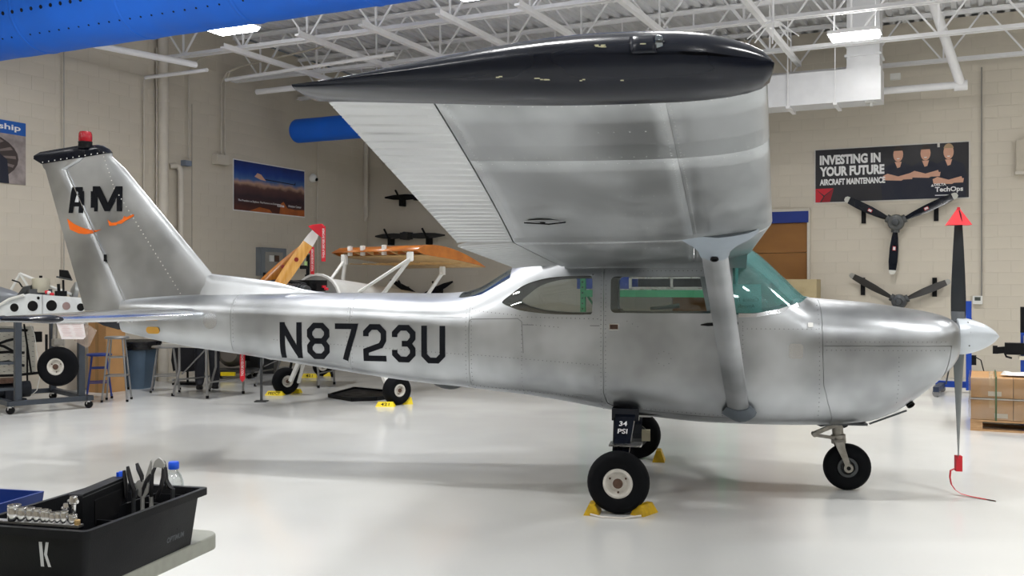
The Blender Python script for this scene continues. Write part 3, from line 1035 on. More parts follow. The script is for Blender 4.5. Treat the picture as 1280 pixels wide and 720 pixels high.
# fairing between fin, stabiliser and tailcone
rings = []
for a, w, zt in ((-3.42, .10, 1.44), (-3.6, .14, 1.455), (-3.9, .14, 1.45), (-4.2, .11, 1.43), (-4.4, .07, 1.405)):
    rings.append([Vector((a, w * math.cos(PI * i / 8), 1.34 + (zt - 1.34) * math.sin(PI * i / 8))) for i in range(9)])
mb = MB(); mb.loft(rings); mb.obj('tail_fairing', ALU_POL, PLANE, 50)
# horizontal tail
def stab(sgn):
    def LE(s): return lerp(-3.52, -3.90, (s - .1) / 1.52)
    def HG(s): return lerp(-4.26, -4.30, (s - .1) / 1.52)
    def TE(s): return lerp(-4.74, -4.62, (s - .1) / 1.52)
    def hring(le, te, s, t, z=1.325, blunt=.3):
        return [Vector((p.x, -sgn * s, z + p.y)) for p in blade_ring(le, te, 0, t, blunt=blunt)]
    mb = MB(); mb.loft([hring(LE(s), HG(s) + .006, s, lerp(.10, .06, (s - .1) / 1.52), blunt=.7) for s in (.08, .5, 1.0, 1.60)])
    st = mb.obj('horizontal_stabilizer', ALU_POL, PLANE, 40)
    mb = MB(); mb.loft([hring(HG(s) - .006, TE(s), s, lerp(.07, .04, (s - .1) / 1.52), blunt=.1) for s in (.16, .5, 1.0, 1.60)])
    el = mb.obj('elevator', ALU_POL, PLANE, 40)
    mb = MB(); mb.loft([hring(LE(1.6), HG(1.6) - .0, 1.603, .062, blunt=.8), hring(LE(1.6) - .02, HG(1.6) - .0, 1.68, .05, blunt=.8), hring(LE(1.6) - .14, HG(1.6) - .0, 1.73, .02, blunt=.8)])
    mb.obj('stabilizer_tip', BLACK_GLOSS, st, 50)
    mb = MB(); mb.loft([hring(HG(1.6) - .008, TE(1.6) - .01, 1.603, .05, blunt=.3), hring(HG(1.6) - .008, TE(1.6) - .015, 1.69, .042, blunt=.3), hring(HG(1.6) - .008, TE(1.6) + .03, 1.735, .016, blunt=.3)])
    mb.obj('elevator_tip', BLACK_GLOSS, el, 50)
stab(1); stab(-1)
# rudder foot, black, with its cables
rings = [blade_ring(-4.36, -4.79, 1.338, .08, blunt=.2), blade_ring(-4.37, -4.78, 1.29, .085, blunt=.2), blade_ring(-4.38, -4.62, 1.215, .06, blunt=.3), blade_ring(-4.39, -4.48, 1.18, .03, blunt=.3)]
mb = MB(); mb.loft(rings); mb.obj('rudder_foot', BLACK_GLOSS, rud, 50)
mb = MB()
mb.tube([A(-4.28, .1, 1.24), A(-4.36, .13, 1.27), A(-4.43, .09, 1.245)], .006, 6); mb.tube([A(-4.27, .12, 1.25), A(-4.33, .15, 1.31), A(-4.42, .1, 1.30)], .006, 6)
mb.obj('rudder_cable', STEEL, rud)

# fin logo, traced as flat vinyl
def finpt(x, y, off):
    px, py = 60 + x / 8, 220 + y / 8
    a, z = un(px, py, .03)
    t = lerp(.10, .055, (z - 1.4) / 1.33) / 2
    le = fin_le(z); hg = hinge_a(z); 
    if a > hg + .003:
        c = le - hg; q = (le - a) / c
        y_ = t * (min(1, math.sqrt(max(q, 0) / .2)) if q < .2 else lerp(1, .75, (q - .2) / .8))
    else:
        tr = lerp(.072, .042, (z - 1.34) / 1.39) / 2
        c = hg - rud_te(z); q = (hg - a) / c
        y_ = tr * (min(1, math.sqrt(max(q, 0) / .2)) if q < .2 else lerp(1, .12, (q - .2) / .8)) 
        y_ = max(y_, .012)
    return A(a, y_ + off, z)
def drape(poly, fn, maxlen):
    """flat outline cut fine enough to follow a curved skin"""
    bm = bmesh.new()
    bv = [bm.verts.new((p[0], p[1], 0)) for p in poly]
    for tri in tessellate_polygon([[Vector((p[0], p[1], 0)) for p in poly]]):
        bm.faces.new([bv[i] for i in tri])
    for _ in range(7):
        es = [e_ for e_ in bm.edges if e_.calc_length() > maxlen]
        if not es: break
        bmesh.ops.subdivide_edges(bm, edges=es, cuts=1)
        bmesh.ops.triangulate(bm, faces=bm.faces)
    bm.verts.index_update()
    vs = [fn(v.co.x, v.co.y) for v in bm.verts]; fs = [tuple(v.index for v in f_.verts) for f_ in bm.faces]
    bm.free()
    return vs, fs
def fin_decal(polys, name, m, off):
    mb = MB()
    for p in polys:
        mb.add(*drape(p, lambda x, y: finpt(x, y, off), 20))
    return mb.obj(name, m, fin)
fin_decal([[(197, 370), (237, 110), (345, 110), (345, 152), (360, 152), (360, 292), (345, 300), (345, 370), (305, 370), (305, 305), (255, 305), (243, 370)]], 'logo_letter', BLACK_DECAL, .004)
fin_decal([[(268, 262), (300, 262), (300, 160), (284, 160)]], 'logo_letter_counter', ALU, .0046)
fin_decal([[(428, 152), (448, 152), (448, 103), (523, 103), (600, 268), (680, 103), (750, 103), (743, 353), (690, 353), (690, 215), (622, 353), (568, 353), (497, 205), (497, 355), (462, 355), (462, 318), (428, 318)]], 'logo_letter', BLACK_DECAL, .004)
fin_decal([[(180, 425), (255, 478), (330, 512), (420, 538), (490, 542), (540, 533), (500, 552), (430, 576), (370, 582), (300, 574), (210, 535)]], 'logo_swoosh', ORANGE, .004)
fin_decal([[(597, 435), (640, 468), (690, 462), (750, 432), (765, 400), (790, 412), (845, 385), (868, 386), (860, 405), (770, 455), (740, 478), (700, 480), (685, 495), (618, 500), (612, 480)]], 'logo_plane', ORANGE, .004)

# ---------------------------------------------------------------- landing gear
def make_wheel(name, c, r, w, parent, axis=(0, -1, 0), rim=.47, hubm=HUB_WHITE):
    """tyre with hub; axis points to the outer face"""
    ax = Vector(axis).normalized(); c = Vector(c)
    prof = []
    for i in range(15):
        t = PI * i / 14
        prof.append((r - (w / 2) * .92 + (w / 2) * .92 * math.sin(t) ** .62, -(w / 2) * math.cos(t)))
    ri = r * rim
    prof = [(ri, -w * .36), (ri + .012, -w * .44)] + prof[1:-1] + [(ri + .012, w * .44), (ri, w * .36)]
    mb = MB(); mb.lathe(prof + [prof[0]], c, ax, 40, caps=False)
    ty = mb.obj(name, RUBBER, parent, 60)
    mb = MB()
    mb.lathe([(.012, -w * .3), (ri + .001, -w * .38), (ri + .001, w * .40), (ri - .012, w * .43), (ri - .022, w * .40), (ri - .03, w * .25), (ri * .60, w * .20), (ri * .42, w * .24), (ri * .36, w * .36), (ri * .2, w * .38), (.004, w * .38)], c, ax, 32)
    hb = mb.obj('hub', hubm, ty, 40)
    mb = MB(); mb.lathe([(ri * .34, w * .30), (ri * .34, w * .385), (ri * .26, w * .41), (.003, w * .405)], c, ax, 18)
    mb.obj('bearing_cap', RUST, hb, 40)
    x, y = mb.frame(ax)
    for k in range(3):
        t = k * 2 * PI / 3 + .5
        mb = MB(); p = c + x * (ri * .62 * math.cos(t)) + y * (ri * .62 * math.sin(t))
        mb.cyl(p + ax * (w * .18), p + ax * (w * .26), ri * .075, 8); mb.obj('hub_bolt', RUST, hb)
    return ty

def main_gear(sgn):
    leg = MB()
    pts = [((0, .36, .66), .17, .028), ((0, .55, .575), .145, .028), ((0, .78, .45), .12, .026), ((0, .94, .34), .10, .025), ((0, 1.005, .25), .085, .024), ((0, 1.03, .19), .08, .024)]
    rings = []
    for i, (p, wd, th) in enumerate(pts):
        q0 = Vector(pts[max(0, i - 1)][0]); q1 = Vector(pts[min(len(pts) - 1, i + 1)][0])
        d = (q1 - q0).normalized(); n = Vector((0, d.z, -d.y))
        r = []
        for a, b in ((-1, -1), (1, -1), (1, 1), (-1, 1)):
            v = Vector(p) + Vector((a * wd / 2, 0, 0)) + n * (b * th / 2)
            r.append(A(v.x + .005, sgn * v.y, v.z))
        rings.append(r)
    leg.loft(rings)
    lg = leg.obj('main_gear_leg', BLACK_GLOSS, PLANE)
    mb = MB(); mb.box(A(.005, sgn * .47, .60), (.20, .10, .09)); mb.obj('leg_fairing', BLACK_GLOSS, lg)
    mb = MB(); mb.box(A(.03, sgn * .82, .428), (.23, .17, .012)); mb.obj('step_plate', STEEL, lg)
    mb = MB(); mb.tube([A(-.075, sgn * .5, .58), A(-.06, sgn * .75, .45), A(-.05, sgn * 1.0, .25)], .008, 6); mb.obj('brake_line', BLACK, lg)
    make_wheel('main_wheel', A(0, sgn * 1.115, .213), .215, .155, PLANE, A(0, sgn, 0))
    mb = MB(); mb.lathe([(.10, 0), (.10, .012), (.04, .014)], A(0, sgn * 1.03, .213), A(0, -sgn, 0), 24); bd = mb.obj('brake_disc', DKSTEEL, lg, 40)
    mb = MB(); mb.box(A(.085, sgn * 1.01, .225), (.075, .05, .10)); mb.box(A(.085, sgn * .98, .225), (.05, .02, .05)); mb.obj('brake_caliper', mat('cream_caliper', srgb(190, 184, 160), .5), lg)
    return lg
leg_r = main_gear(1); main_gear(-1)
# tyre pressure note on the near leg
mb = MB()
def legpt(x, y):
    s = .60 + (.53 - y) / .7 * 1.1
    return x, s
def leg_fn(ox, oz, w):
    def fn(x, y):
        z = oz + y
        s = lerp(.55, .78, (.575 - z) / .125) if z < .575 else lerp(.36, .55, (.66 - z) / .085)
        return A(.005 + ox + x, s + .0175, z + .014)
    return fn
text_into(mb, '34', leg_fn(-.035, .522, 0), .058, .028, .02)
mb.obj('tyre_pressure_lettering', WHITE_PRINT, leg_r, fix=False)
mb = MB()
text_into(mb, 'PSI', leg_fn(-.04, .478, 0), .07, .028, .02)
mb.obj('tyre_pressure_lettering', WHITE_PRINT, leg_r, fix=False)

# nose gear
def NG(x, y, s=0.0): a, z = un(x, y, s); return A(a, s, z)
make_wheel('nose_wheel', A(1.665, 0, .176), .178, .125, PLANE, (0, -1, 0), .42, DKSTEEL)
mb = MB(); mb.cyl(A(1.585, 0, .60), A(1.60, 0, .40), .042, 16); mb.cyl(A(1.60, 0, .42), A(1.605, 0, .355), .055, 16)
og = mb.obj('nose_strut', mat('oily_grey_steel', srgb(150, 146, 138), .45, .5, .2, 20), PLANE, 40)
mb = MB(); mb.cyl(A(1.59, 0, .50), A(1.592, 0, .42), .030, 14); mb.obj('oleo_piston', CHROME, og, 40)
for sgn in (1, -1):
    mb = MB()
    rings = []
    for p, wd in ((A(1.60, sgn * .05, .39), .075), (A(1.61, sgn * .078, .33), .062), (A(1.645, sgn * .082, .24), .045), (A(1.665, sgn * .082, .178), .04)):
        rings.append([p + Vector((a * wd / 2, b * .008, 0)) for a, b in ((-1, -1), (1, -1), (1, 1), (-1, 1))])
    mb.loft(rings); mb.cyl(A(1.665, sgn * .072, .178), A(1.665, sgn * .094, .178), .034, 16)
    fk = mb.obj('nose_fork', MATS['oily_grey_steel'], og, 40)
    mb = MB(); mb.cyl(A(1.665, sgn * .09, .178), A(1.665, sgn * .10, .178), .016, 8); mb.obj('axle_nut', BLACK, fk)
mb = MB()
mb.bar(A(1.58, .03, .50), A(1.42, .02, .425), .045, .03); mb.bar(A(1.42, .02, .415), A(1.59, .03, .395), .03, .022)
mb.cyl(A(1.42, -.03, .42), A(1.42, .06, .42), .018, 10)
mb.obj('torque_link', MATS['oily_grey_steel'], og)
mb = MB(); mb.box(A(1.52, .0, .535), (.22, .2, .03)); mb.tube([A(1.40, .1, .53), A(1.46, .12, .505), A(1.56, .1, .52)], .014, 6); mb.obj('steering_rods', DKSTEEL, og)
mb = MB(); mb.cyl(A(1.63, .08, .52), A(1.645, .08, .49), .018, 8); mb.obj('strut_door_hinge', BLACK, og)

# ---------------------------------------------------------------- propeller and spinner
HZ = 1.185
mb = MB(); prof = []
for i in range(13):
    t = i / 12
    prof.append((.142 * (1 - t ** 1.75) ** .72 if t < 1 else .002, .01 + .30 * t))
mb.lathe([(.135, 0), (.142, .004)] + prof, A(2.445, 0, HZ), (1, 0, 0), 36)
sp = mb.obj('spinner', mat('satin_white_spinner', srgb(196, 202, 208), .35, .25, .05), PLANE, 40)
mb = MB(); 
for t in (.9, -.5):
    for q in (.06, ):
        r = .142 * (1 - (q / .285) ** 1.75) ** .72 + .002
        p = A(2.455 + q, r * math.cos(t), HZ + r * math.sin(t)); mb.cyl(p - A(0, .004 * math.cos(t), .004 * math.sin(t)), p + A(0, .001 * math.cos(t), .001 * math.sin(t)), .006, 8)
mb.obj('spinner_screws', DKSTEEL, sp)
PROP_BACK = mat('black_propeller_paint', (.016, .018, .021, 1), .42)
PROP_FRONT = mat('grey_propeller_face', (.13, .145, .15, 1), .4, .4)
def prop_blade(up):
    rings = []
    for r, c, th, b in ((.10, .095, .055, 60), (.16, .112, .038, 52), (.28, .126, .025, 42), (.45, .128, .017, 33), (.65, .118, .012, 26), (.82, .10, .008, 21), (.91, .075, .006, 19), (.945, .035, .004, 18)):
        b = math.radians(b)
        cd = A(math.sin(b), up * math.cos(b), 0); nd = A(math.cos(b), -up * math.sin(b), 0)
        o = A(2.468, 0, HZ + up * r)
        ring = []
        for x, y in ((.5, 0), (.35, .5), (.1, .75), (-.2, .6), (-.5, .06), (-.5, -.06), (-.2, -.25), (.1, -.25), (.35, -.2)):
            ring.append(o + cd * (x * c) + nd * (y * th))
        rings.append(ring)
    mb = MB(); n = 9
    vs = [p for r in rings for p in r]; fs = []; mi = []
    for i in range(len(rings) - 1):
        for j in range(n):
            fs.append((i * n + j, i * n + (j + 1) % n, (i + 1) * n + (j + 1) % n, (i + 1) * n + j)); mi.append(1 if j < 4 else 0)
    fs += [tuple(range(n - 1, -1, -1)), tuple(range((len(rings) - 1) * n, len(rings) * n))]; mi += [0, 0]
    mb.add(vs, fs); mb.mi = mi
    bl = mb.obj('propeller_blade', [PROP_BACK, PROP_FRONT], PLANE, 40)
    return bl
b1 = prop_blade(1); prop_blade(-1)
mb = MB(); mb.cyl(A(2.468, 0, HZ + .11), A(2.468, 0, HZ + .185), .05, 16); mb.obj('blade_cuff', mat('grey_blade_cuff', srgb(110, 114, 118), .45, .4), b1, 40)
mb = MB(); mb.cyl(A(2.42, 0, HZ), A(2.46, 0, HZ), .09, 20); mb.obj('propeller_flange', DKSTEEL, sp, 40)

# ---------------------------------------------------------------- cabin inside
mb = MB(); rings = []
for z, a0_ in ((.95, 1.18), (1.30, 1.20), (1.38, 1.22)):
    rings.append([A(a0_, s, z) for s in (-.38, .38)] + [A(1.36, .36, z if z < 1.38 else 1.39), A(1.36, -.36, z if z < 1.38 else 1.39)])
mb.loft(rings); ip = mb.obj('instrument_panel', DARK, PLANE)
mb = MB(); q = NG(968, 355, .12); mb.box(q, (.06, .07, .07)); mb.obj('compass', BLACK, ip)
mb = MB(); q = NG(985, 364, .1); mb.lathe([(.11, 0), (.10, .02), (.04, .035)], (1.27, -.05, 1.405), (0, 0, 1), 18); mb.obj('dash_cap', BLACK, ip, 40)
mb = MB()
c0, c1 = un(913, 357, .30), un(951, 391, .30)
card = [(c0[0], c0[1] + .01), (c1[0], c0[1] + .01), (c1[0] + .01, c1[1]), (c0[0], c1[1])]
mb.prism(card, lambda p, q: A(p, .30, q), lambda p, q: A(p, .305, q)); pc = mb.obj('aircraft_card', mat('white_card', srgb(226, 232, 228), .7), PLANE)
mb = MB(); wd = c1[0] - c0[0]; ht = c0[1] - c1[1]
for tx, x0, yy, ww, hh in (('172', 0, 0, 0, 0),):
    pass
text_into(mb, 'Cessna 172', lambda x, y: A(c0[0] + wd * .08 + x, .307, c1[1] + ht * .42 + y), wd * .84, ht * .13, 0, 0, True)
text_into(mb, 'Aircraft', lambda x, y: A(c0[0] + wd * .25 + x, .307, c1[1] + ht * .18 + y), wd * .55, ht * .13, 0, 0, True)
text_into(mb, 'AM', lambda x, y: A(c0[0] + wd * .42 + x, .307, c1[1] + ht * .80 + y), wd * .16, ht * .08, 0, 0, True)
mb.obj('card_lettering', mat('grey_print', srgb(90, 100, 104), .7), pc, fix=False)
mb = MB(); q = NG(921, 343, .05); mb.box(q, (.022, .03, .17)); mb.obj('windshield_post', WHITE, PLANE)
SEAT = mat('black_seat_vinyl', (.02, .02, .022, 1), .5, bump=.001, bscale=60)
for s in (-.25, .25):
    mb = MB(); rings = []
    for z, a, t, w in ((.98, .02, .14, .40), (1.18, -.05, .12, .40), (1.33, -.10, .10, .36), (1.375, -.115, .07, .28)):
        rings.append([A(a + t / 2 * x, s + w / 2 * y, z) for x, y in ((-1, -.7), (-.7, -1), (.7, -1), (1, -.7), (1, .7), (.7, 1), (-.7, 1), (-1, .7))])
    mb.loft(rings); st_ = mb.obj('seat_back', SEAT, PLANE, 50)
    mb = MB(); mb.box(A(.25, s, .88), (.46, .40, .13)); mb.obj('seat_cushion', SEAT, st_)
mb = MB(); mb.box(A(-.78, 0, 1.12), (.10, .82, .40)); mb.box(A(-.55, 0, .93), (.45, .82, .12)); mb.obj('rear_bench', SEAT, PLANE)
mb = MB(); mb.box(A(.52, 0, .60), (1.2, .8, .03)); mb.obj('cabin_floor', DARK, PLANE)
mb = MB(); mb.box(A(.05, 0, 1.79), (1.5, .78, .02)); mb.obj('headliner', DARK, PLANE)
for s in (.18, -.12):
    mb = MB(); mb.tube([A(1.19, s, 1.25), A(1.02, s, 1.25)], .012, 8); mb.tube([A(1.0, s + .13, 1.33), A(1.0, s + .12, 1.22), A(1.0, s, 1.2), A(1.0, s - .12, 1.22), A(1.0, s - .13, 1.33)], .014, 8)
    mb.obj('control_yoke', BLACK, ip, 40)
mb = MB(); q = un(825, 385, -.4); mb.tube([A(q[0] - .08, -.42, q[1] - .005), A(q[0], -.42, q[1]), A(q[0] + .1, -.42, q[1] + .012), A(q[0] + .16, -.42, q[1] + .02)], [.02, .024, .034, .03], 8, flat=.6)
mb.obj('crumpled_paper_towel', mat('cream_paper', srgb(232, 228, 206), .8), PLANE, 50)

# ================================================================ the hall
RU, RV, RZ = 25.0, 27.0, 6.15
FLOOR = mat('white_epoxy_floor', srgb(214, 215, 213), .15, 0, .05, .5, .0012, 1.3, .05, coat=0.0, ior=1.5)
mb = MB(); p = [RW(-.3, -.3), RW(RU + .3, -.3), RW(RU + .3, RV + .3), RW(-.3, RV + .3)]
mb.prism([(q.x, q.y) for q in p], lambda x, y: (x, y, -.2), lambda x, y: (x, y, 0)); struct(mb.obj('floor', FLOOR))

def wall(name, u0, u1, v0, v1):
    mb = MB(); p = [RW(u0, v0), RW(u1, v0), RW(u1, v1), RW(u0, v1)]
    mb.prism([(q.x, q.y) for q in p], lambda x, y: (x, y, 0), lambda x, y: (x, y, RZ)); return struct(mb.obj(name, CREAM))
JD = .0025
wall_back = wall('wall_back', -.3, RU + .3, -.3, -JD)
wall_left = wall('wall_left', -.3, -JD, -JD, RV + .3)
wall('wall_right', RU, RU + .3, -JD, RV + .3)
wall('wall_front', -JD, RU, RV, RV + .3)
mb = MB()
for k in range(8):
    mb.box((RU * (k + .5) / 8, -.06, 2.4), (RU / 8 - .03, .08, 4.8))
struct(mb.obj('unseen_dark_panels', mat('dark_reflection_panel_paint', srgb(96, 92, 88), .6), None, None, RW(0, RV, 0), ROT_BACK))  # unseen dark panels added behind the camera to darken reflections in the aluminium

# painted concrete blocks, proud of their joints
BW, BH, JT = .40, .20, .003
def block_mesh():
    m = MB(); x, z = (BW - JT) / 2, (BH - JT) / 2; b = .0025
    vs = [(-x, 0, -z), (x, 0, -z), (x, 0, z), (-x, 0, z), (-x + b, -JD, -z + b), (x - b, -JD, -z + b), (x - b, -JD, z - b), (-x + b, -JD, z - b)]
    m.add(vs, [(4, 5, 6, 7), (0, 1, 5, 4), (1, 2, 6, 5), (2, 3, 7, 6), (3, 0, 4, 7)])
    return m
bm_shared = block_mesh().mesh('block', CREAM, fix=False)
def project(p):
    return 640 + F_PX * p.x / p.y, HORIZON - F_PX * (p.z - CAM_H) / p.y
def block_wall(parent, rot, length, place, visible):
    cand = []
    for r in range(int(RZ / BH)):
        z = (r + .5) * BH
        off = 0 if r % 2 else BW / 2
        k = 0
        while off + (k + .5) * BW < length:
            t = off + (k + .5) * BW; k += 1
            p = place(t, z)
            if p.y < 1: continue
            x, y = project(p)
            vis = -20 < x < 1300 and -20 < y < 740 and visible(x, y)
            cand.append((0 if vis else 1, p.y, p))
    cand.sort(key=lambda c: c[:2])
    for c in cand[:300]:
        o = link_mesh('block', bm_shared, parent, c[2], rot)
    m = MB(); base = block_mesh(); cr, sr = math.cos(rot), math.sin(rot)
    for c in cand[300:]:
        m.add([(c[2].x + v[0] * cr - v[1] * sr, c[2].y + v[0] * sr + v[1] * cr, c[2].z + v[2]) for v in base.v], base.f)
    stuff(m.obj('block_courses', CREAM, parent, fix=False))
block_wall(wall_back, ROT_BACK, 20, lambda t, z: RW(t, -JD, z), lambda x, y: (x > 940 and 60 < y < 470) or (440 < x < 580 and y < 370))
block_wall(wall_left, ROT_LEFT, 20, lambda t, z: RW(-JD, t, z), lambda x, y: 60 < y < 375)

# corrugated roof deck
mb = MB(); prof = []
u = 0.0
while u < RU:
    prof += [(u, .05), (u + .085, .05), (u + .105, 0), (u + .175, 0), (u + .195, .05)]
    u += .2
rings = [[RW(min(q, RU), v, RZ + h) for q, h in prof] for v in (-.2, RV + .2)]
mb.loft(rings, closed=False)
struct(mb.obj('ceiling', mat('galvanised_white_deck', srgb(228, 229, 231), .5, .05, .04), fix=False))

# open-web roof joists running along the back wall
ZB, ZT = 5.30, 6.12
def joist(v, label, u0=.0, u1=RU, step=.62):
    t = thing('roof_joist', label, 'roof joist', RW(0, v, 0), ROT_BACK, 'open-web roof joists')
    for nm, z in (('bottom_chord', ZB), ('top_chord', ZT)):
        mb = MB()
        for dy in (-.045, .045):
            mb.box(((u0 + u1) / 2, dy, z), (u1 - u0, .055, .012)); mb.box(((u0 + u1) / 2, dy * .5, z + (.03 if nm == 'bottom_chord' else -.03)), (u1 - u0, .010, .055))
        mb.obj(nm, WHITE_ROOF, t)
    n = int((u1 - u0) / step)
    k = 0
    for i in range(n):
        x0, x1 = u0 + i * step, u0 + (i + 1) * step
        if i % 2 == 0: web = [((x0, 0, ZT), (x1, 0, ZB)), ((x1, 0, ZB), (x1, 0, ZT))]
        else: web = [((x0, 0, ZB), (x1, 0, ZT))]
        for p, q in web:
            mb = MB(); mb.bar(p, q, .026, .026); mb.obj('web_bar', WHITE_ROOF, t)
    return t
ordw = ['first', 'second', 'third', 'fourth', 'fifth', 'sixth']
for i, v in enumerate((.55, 2.45, 4.35, 6.25, 8.15, 10.05)):
    joist(v, 'white open-web steel roof joist, %s out from the back wall' % ordw[i], u1=16 if v < 7 else 14)
# flat rails hung across under the joists
for i, (x, y, n) in enumerate(((300, 66, 0), (392, 51, 0), (470, 39, 0), (565, 26, 0), (662, 15, 0), (780, 5, 0), (930, 0, 0))):
    p = atz(x, y, 5.24); u, v = room_uv(p)
    mb = MB(); mb.box((0, 1.9, 0), (.075, 4.6, .03)); mb.box((.034, 1.9, .03), (.008, 4.6, .06))
    o = mb.obj('cross_rail', WHITE_ROOF, None, None, (p.x, p.y, 5.24), ROT_BACK)
    tag(o, 'white flat steel cross rail under the roof joists, %s from the left' % (ordw + ['seventh'])[i], 'rail', 'cross rails under the roof')

# long blue fabric air duct with rows of holes
BLUE = mat('blue_duct_fabric', srgb(22, 108, 228), .55, 0, .06, 2.0, .02, 1.2)
def duct(name, label, c0, r, length, zc, rings_at, hole_rows, cap=False):
    t = thing(name, label, 'air duct', (c0[0], c0[1], zc), ROT_BACK)
    mb = MB(); n = 40; rings = []
    k = 60
    prof = []
    if cap:
        prof = [(-r * .42, r * .25), (-r * .40, r * .5), (-r * .3, r * .78), (-r * .15, r * .93)]
    for i in range(k + 1):
        x = length * i / k
        prof.append((x, r * (1 + .004 * math.sin(x * 9))))
    for x, rr in prof:
        rings.append([Vector((x, rr * math.cos(2 * PI * j / n), rr * math.sin(2 * PI * j / n))) for j in range(n)])
    mb.loft(rings); mb.obj('fabric_tube', BLUE, t, 60)
    for x in rings_at:
        mb = MB(); mb.lathe([(r * 1.0, -.03), (r * 1.012, -.012), (r * 1.018, 0), (r * 1.012, .012), (r * 1.0, .03)], (x, 0, 0), (1, 0, 0), 48, caps=False)
        mb.obj('seam_ring', BLUE, t, 60)
    HM = mat('painted_air_hole_shade', (.004, .006, .02, 1), .9)  # dark colour of the discs stands in for shade inside the duct holes
    for ang, x0, step, hr in hole_rows:
        x = x0
        a = math.radians(ang)
        while x < length - .1:
            mb = MB(); nrm = Vector((0, -math.cos(a), math.sin(a)))
            mb.cyl(Vector((x, 0, 0)) + nrm * (r * .99), Vector((x, 0, 0)) + nrm * (r * 1.006), hr, 10)
            mb.obj('air_hole_shade_disc', HM, t); x += step
    return t
pd = atz(0, 73, 4.6)
R1 = .52
u, v = room_uv(pd)
DU = min(4.0, u - .15)
pc_ = RW(u - DU, v, 0)
duct('air_duct', 'long blue fabric air duct with rows of holes across the top left', (pc_.x, pc_.y), R1, 9.5, 4.6 + R1 * .985,
     (DU + .85, DU + 2.6, DU + 4.25, DU + 5.9), ((18, .2, .17, .028), (-14, .28, .17, .024), (-48, .24, .17, .012)))
q = at(372, 164, 18.8)
duct('air_duct', 'short blue fabric duct end hanging near the far corner', (q.x, q.y), .225, 5.2, q.z, (3.0,), (), True)

# white sheet metal duct with riser, right
DUCT_W = mat('white_duct_paint', srgb(228, 229, 231), .4, .1, .03)
u0, z1 = onback(960, 92, 2.0); u1, zz = onback(1101, 80, 2.0)
_, zb = onback(1098, 124, 2.0)
_, zt = onback(1060, 86, 2.0)
t = thing('sheet_metal_duct', 'white rectangular sheet metal duct with riser by the back wall', 'duct', RW(0, 2.0, 0), ROT_BACK)
def rbox(mb, a0, a1, y0, y1, z0, z1, mi=0):
    return mb.box(((a0 + a1) / 2, (y0 + y1) / 2, (z0 + z1) / 2), (abs(a1 - a0), abs(y1 - y0), abs(z1 - z0)), 0, mi)
mb = MB(); rbox(mb, u0 - 4, u1, 0, .55, zb, zt); mb.obj('main_run', DUCT_W, t)
ur, _ = onback(1058, 86, 2.0)
mb = MB(); rbox(mb, ur, u1 - .02, .02, .53, zt, RZ - .01); mb.obj('riser', DUCT_W, t)
mb = MB(); rbox(mb, ur - .03, u1 + .01, -.015, .56, zt + .19, zt + .225); mb.obj('flange', DUCT_W, t)
for xx in (985, 1044):
    uu, _ = onback(xx, 120, 2.0)
    mb = MB(); rbox(mb, uu - .03, uu + .03, -.05, .6, zb - .045, zb - .004); rbox(mb, uu - .008, uu + .008, -.035, -.02, zb - .02, RZ - .02); mb.obj('hanger', WHITE_ROOF, t)
mb = MB(); uu, _ = onback(1086, 130, 2.2); rbox(mb, uu - .09, uu + .06, .1, .3, zb - .02, zb + .001); rbox(mb, uu - .02, uu + .02, .16, .24, zb - .07, zb - .02); mb.obj('smoke_detector', WHITE, t)

# round pipe dropping from the roof and running along the wall, right
mb = MB()
pA = at(1163, -6, 15.2); uA, vA = room_uv(pA)
uB, zB = onback(1201, 106, .9); uC, zC = onback(1090, 116, .9)
mb.tube([RW(uA, vA, pA.z), RW(uB, .9, zB)], .075, 12); mb.tube([RW(uB + .05, .9, zB), RW(uC - 3, .9, zB)], .06, 12)
mb.cyl(RW(uB + .1, .9, zB - .01), RW(uB - .1, .9, zB - .01), .085, 12)
tag(mb.obj('roof_pipe', WHITE_ROOF, None, 40), 'white round pipe dropping from the roof and turning along the back wall', 'pipe')

# ---------------------------------------------------------------- lamps
LAMP_FACE = mat('glowing_lamp_diffuser', (1, 1, 1, 1), .5, emit=(1, .99, .97, 1), estr=42.0)
def lamp(u, v, label):
    z = 5.11
    t = thing('ceiling_lamp', label, 'ceiling lamp', RW(u, v, z), ROT_BACK, 'hall ceiling lamps')
    mb = MB(); mb.box((0, 0, .045), (.70, .36, .05)); mb.box((0, 0, .08), (.4, .2, .04)); mb.obj('housing', WHITE_ROOF, t)
    mb = MB(); mb.loft([[Vector((x * hx, y * hy, z)) for x, y in ((-1, -1), (1, -1), (1, 1), (-1, 1))] for hx, hy, z in ((.31, .15, -.03), (.33, .165, 0), (.33, .165, .02))]); mb.obj('diffuser', LAMP_FACE, t)
    for dx in (-.28, .28):
        mb = MB(); mb.tube([(dx, 0, .06), (dx, 0, RZ - z)], .006, 5); mb.obj('hanging_wire', WHITE_ROOF, t)
    l = bpy.data.lights.new('lamp_light', 'AREA'); l.shape = 'RECTANGLE'; l.size = .62; l.size_y = .30; l.energy = LAMP_W; l.color = (1.0, .99, .975)
    l.spread = math.radians(125)
    o = bpy.data.objects.new('lamp_light', l); COL.objects.link(o); o.parent = t; o.location = (0, 0, -.036)
    l2 = bpy.data.lights.new('added_uplight', 'AREA'); l2.shape = 'RECTANGLE'; l2.size = .62; l2.size_y = .30; l2.energy = LAMP_W * .13; l2.color = (1.0, .99, .975)  # upward light added to brighten the ceiling
    o2 = bpy.data.objects.new('added_uplight', l2); COL.objects.link(o2); o2.parent = t; o2.location = (0, 0, .105); o2.rotation_euler = (PI, 0, 0)
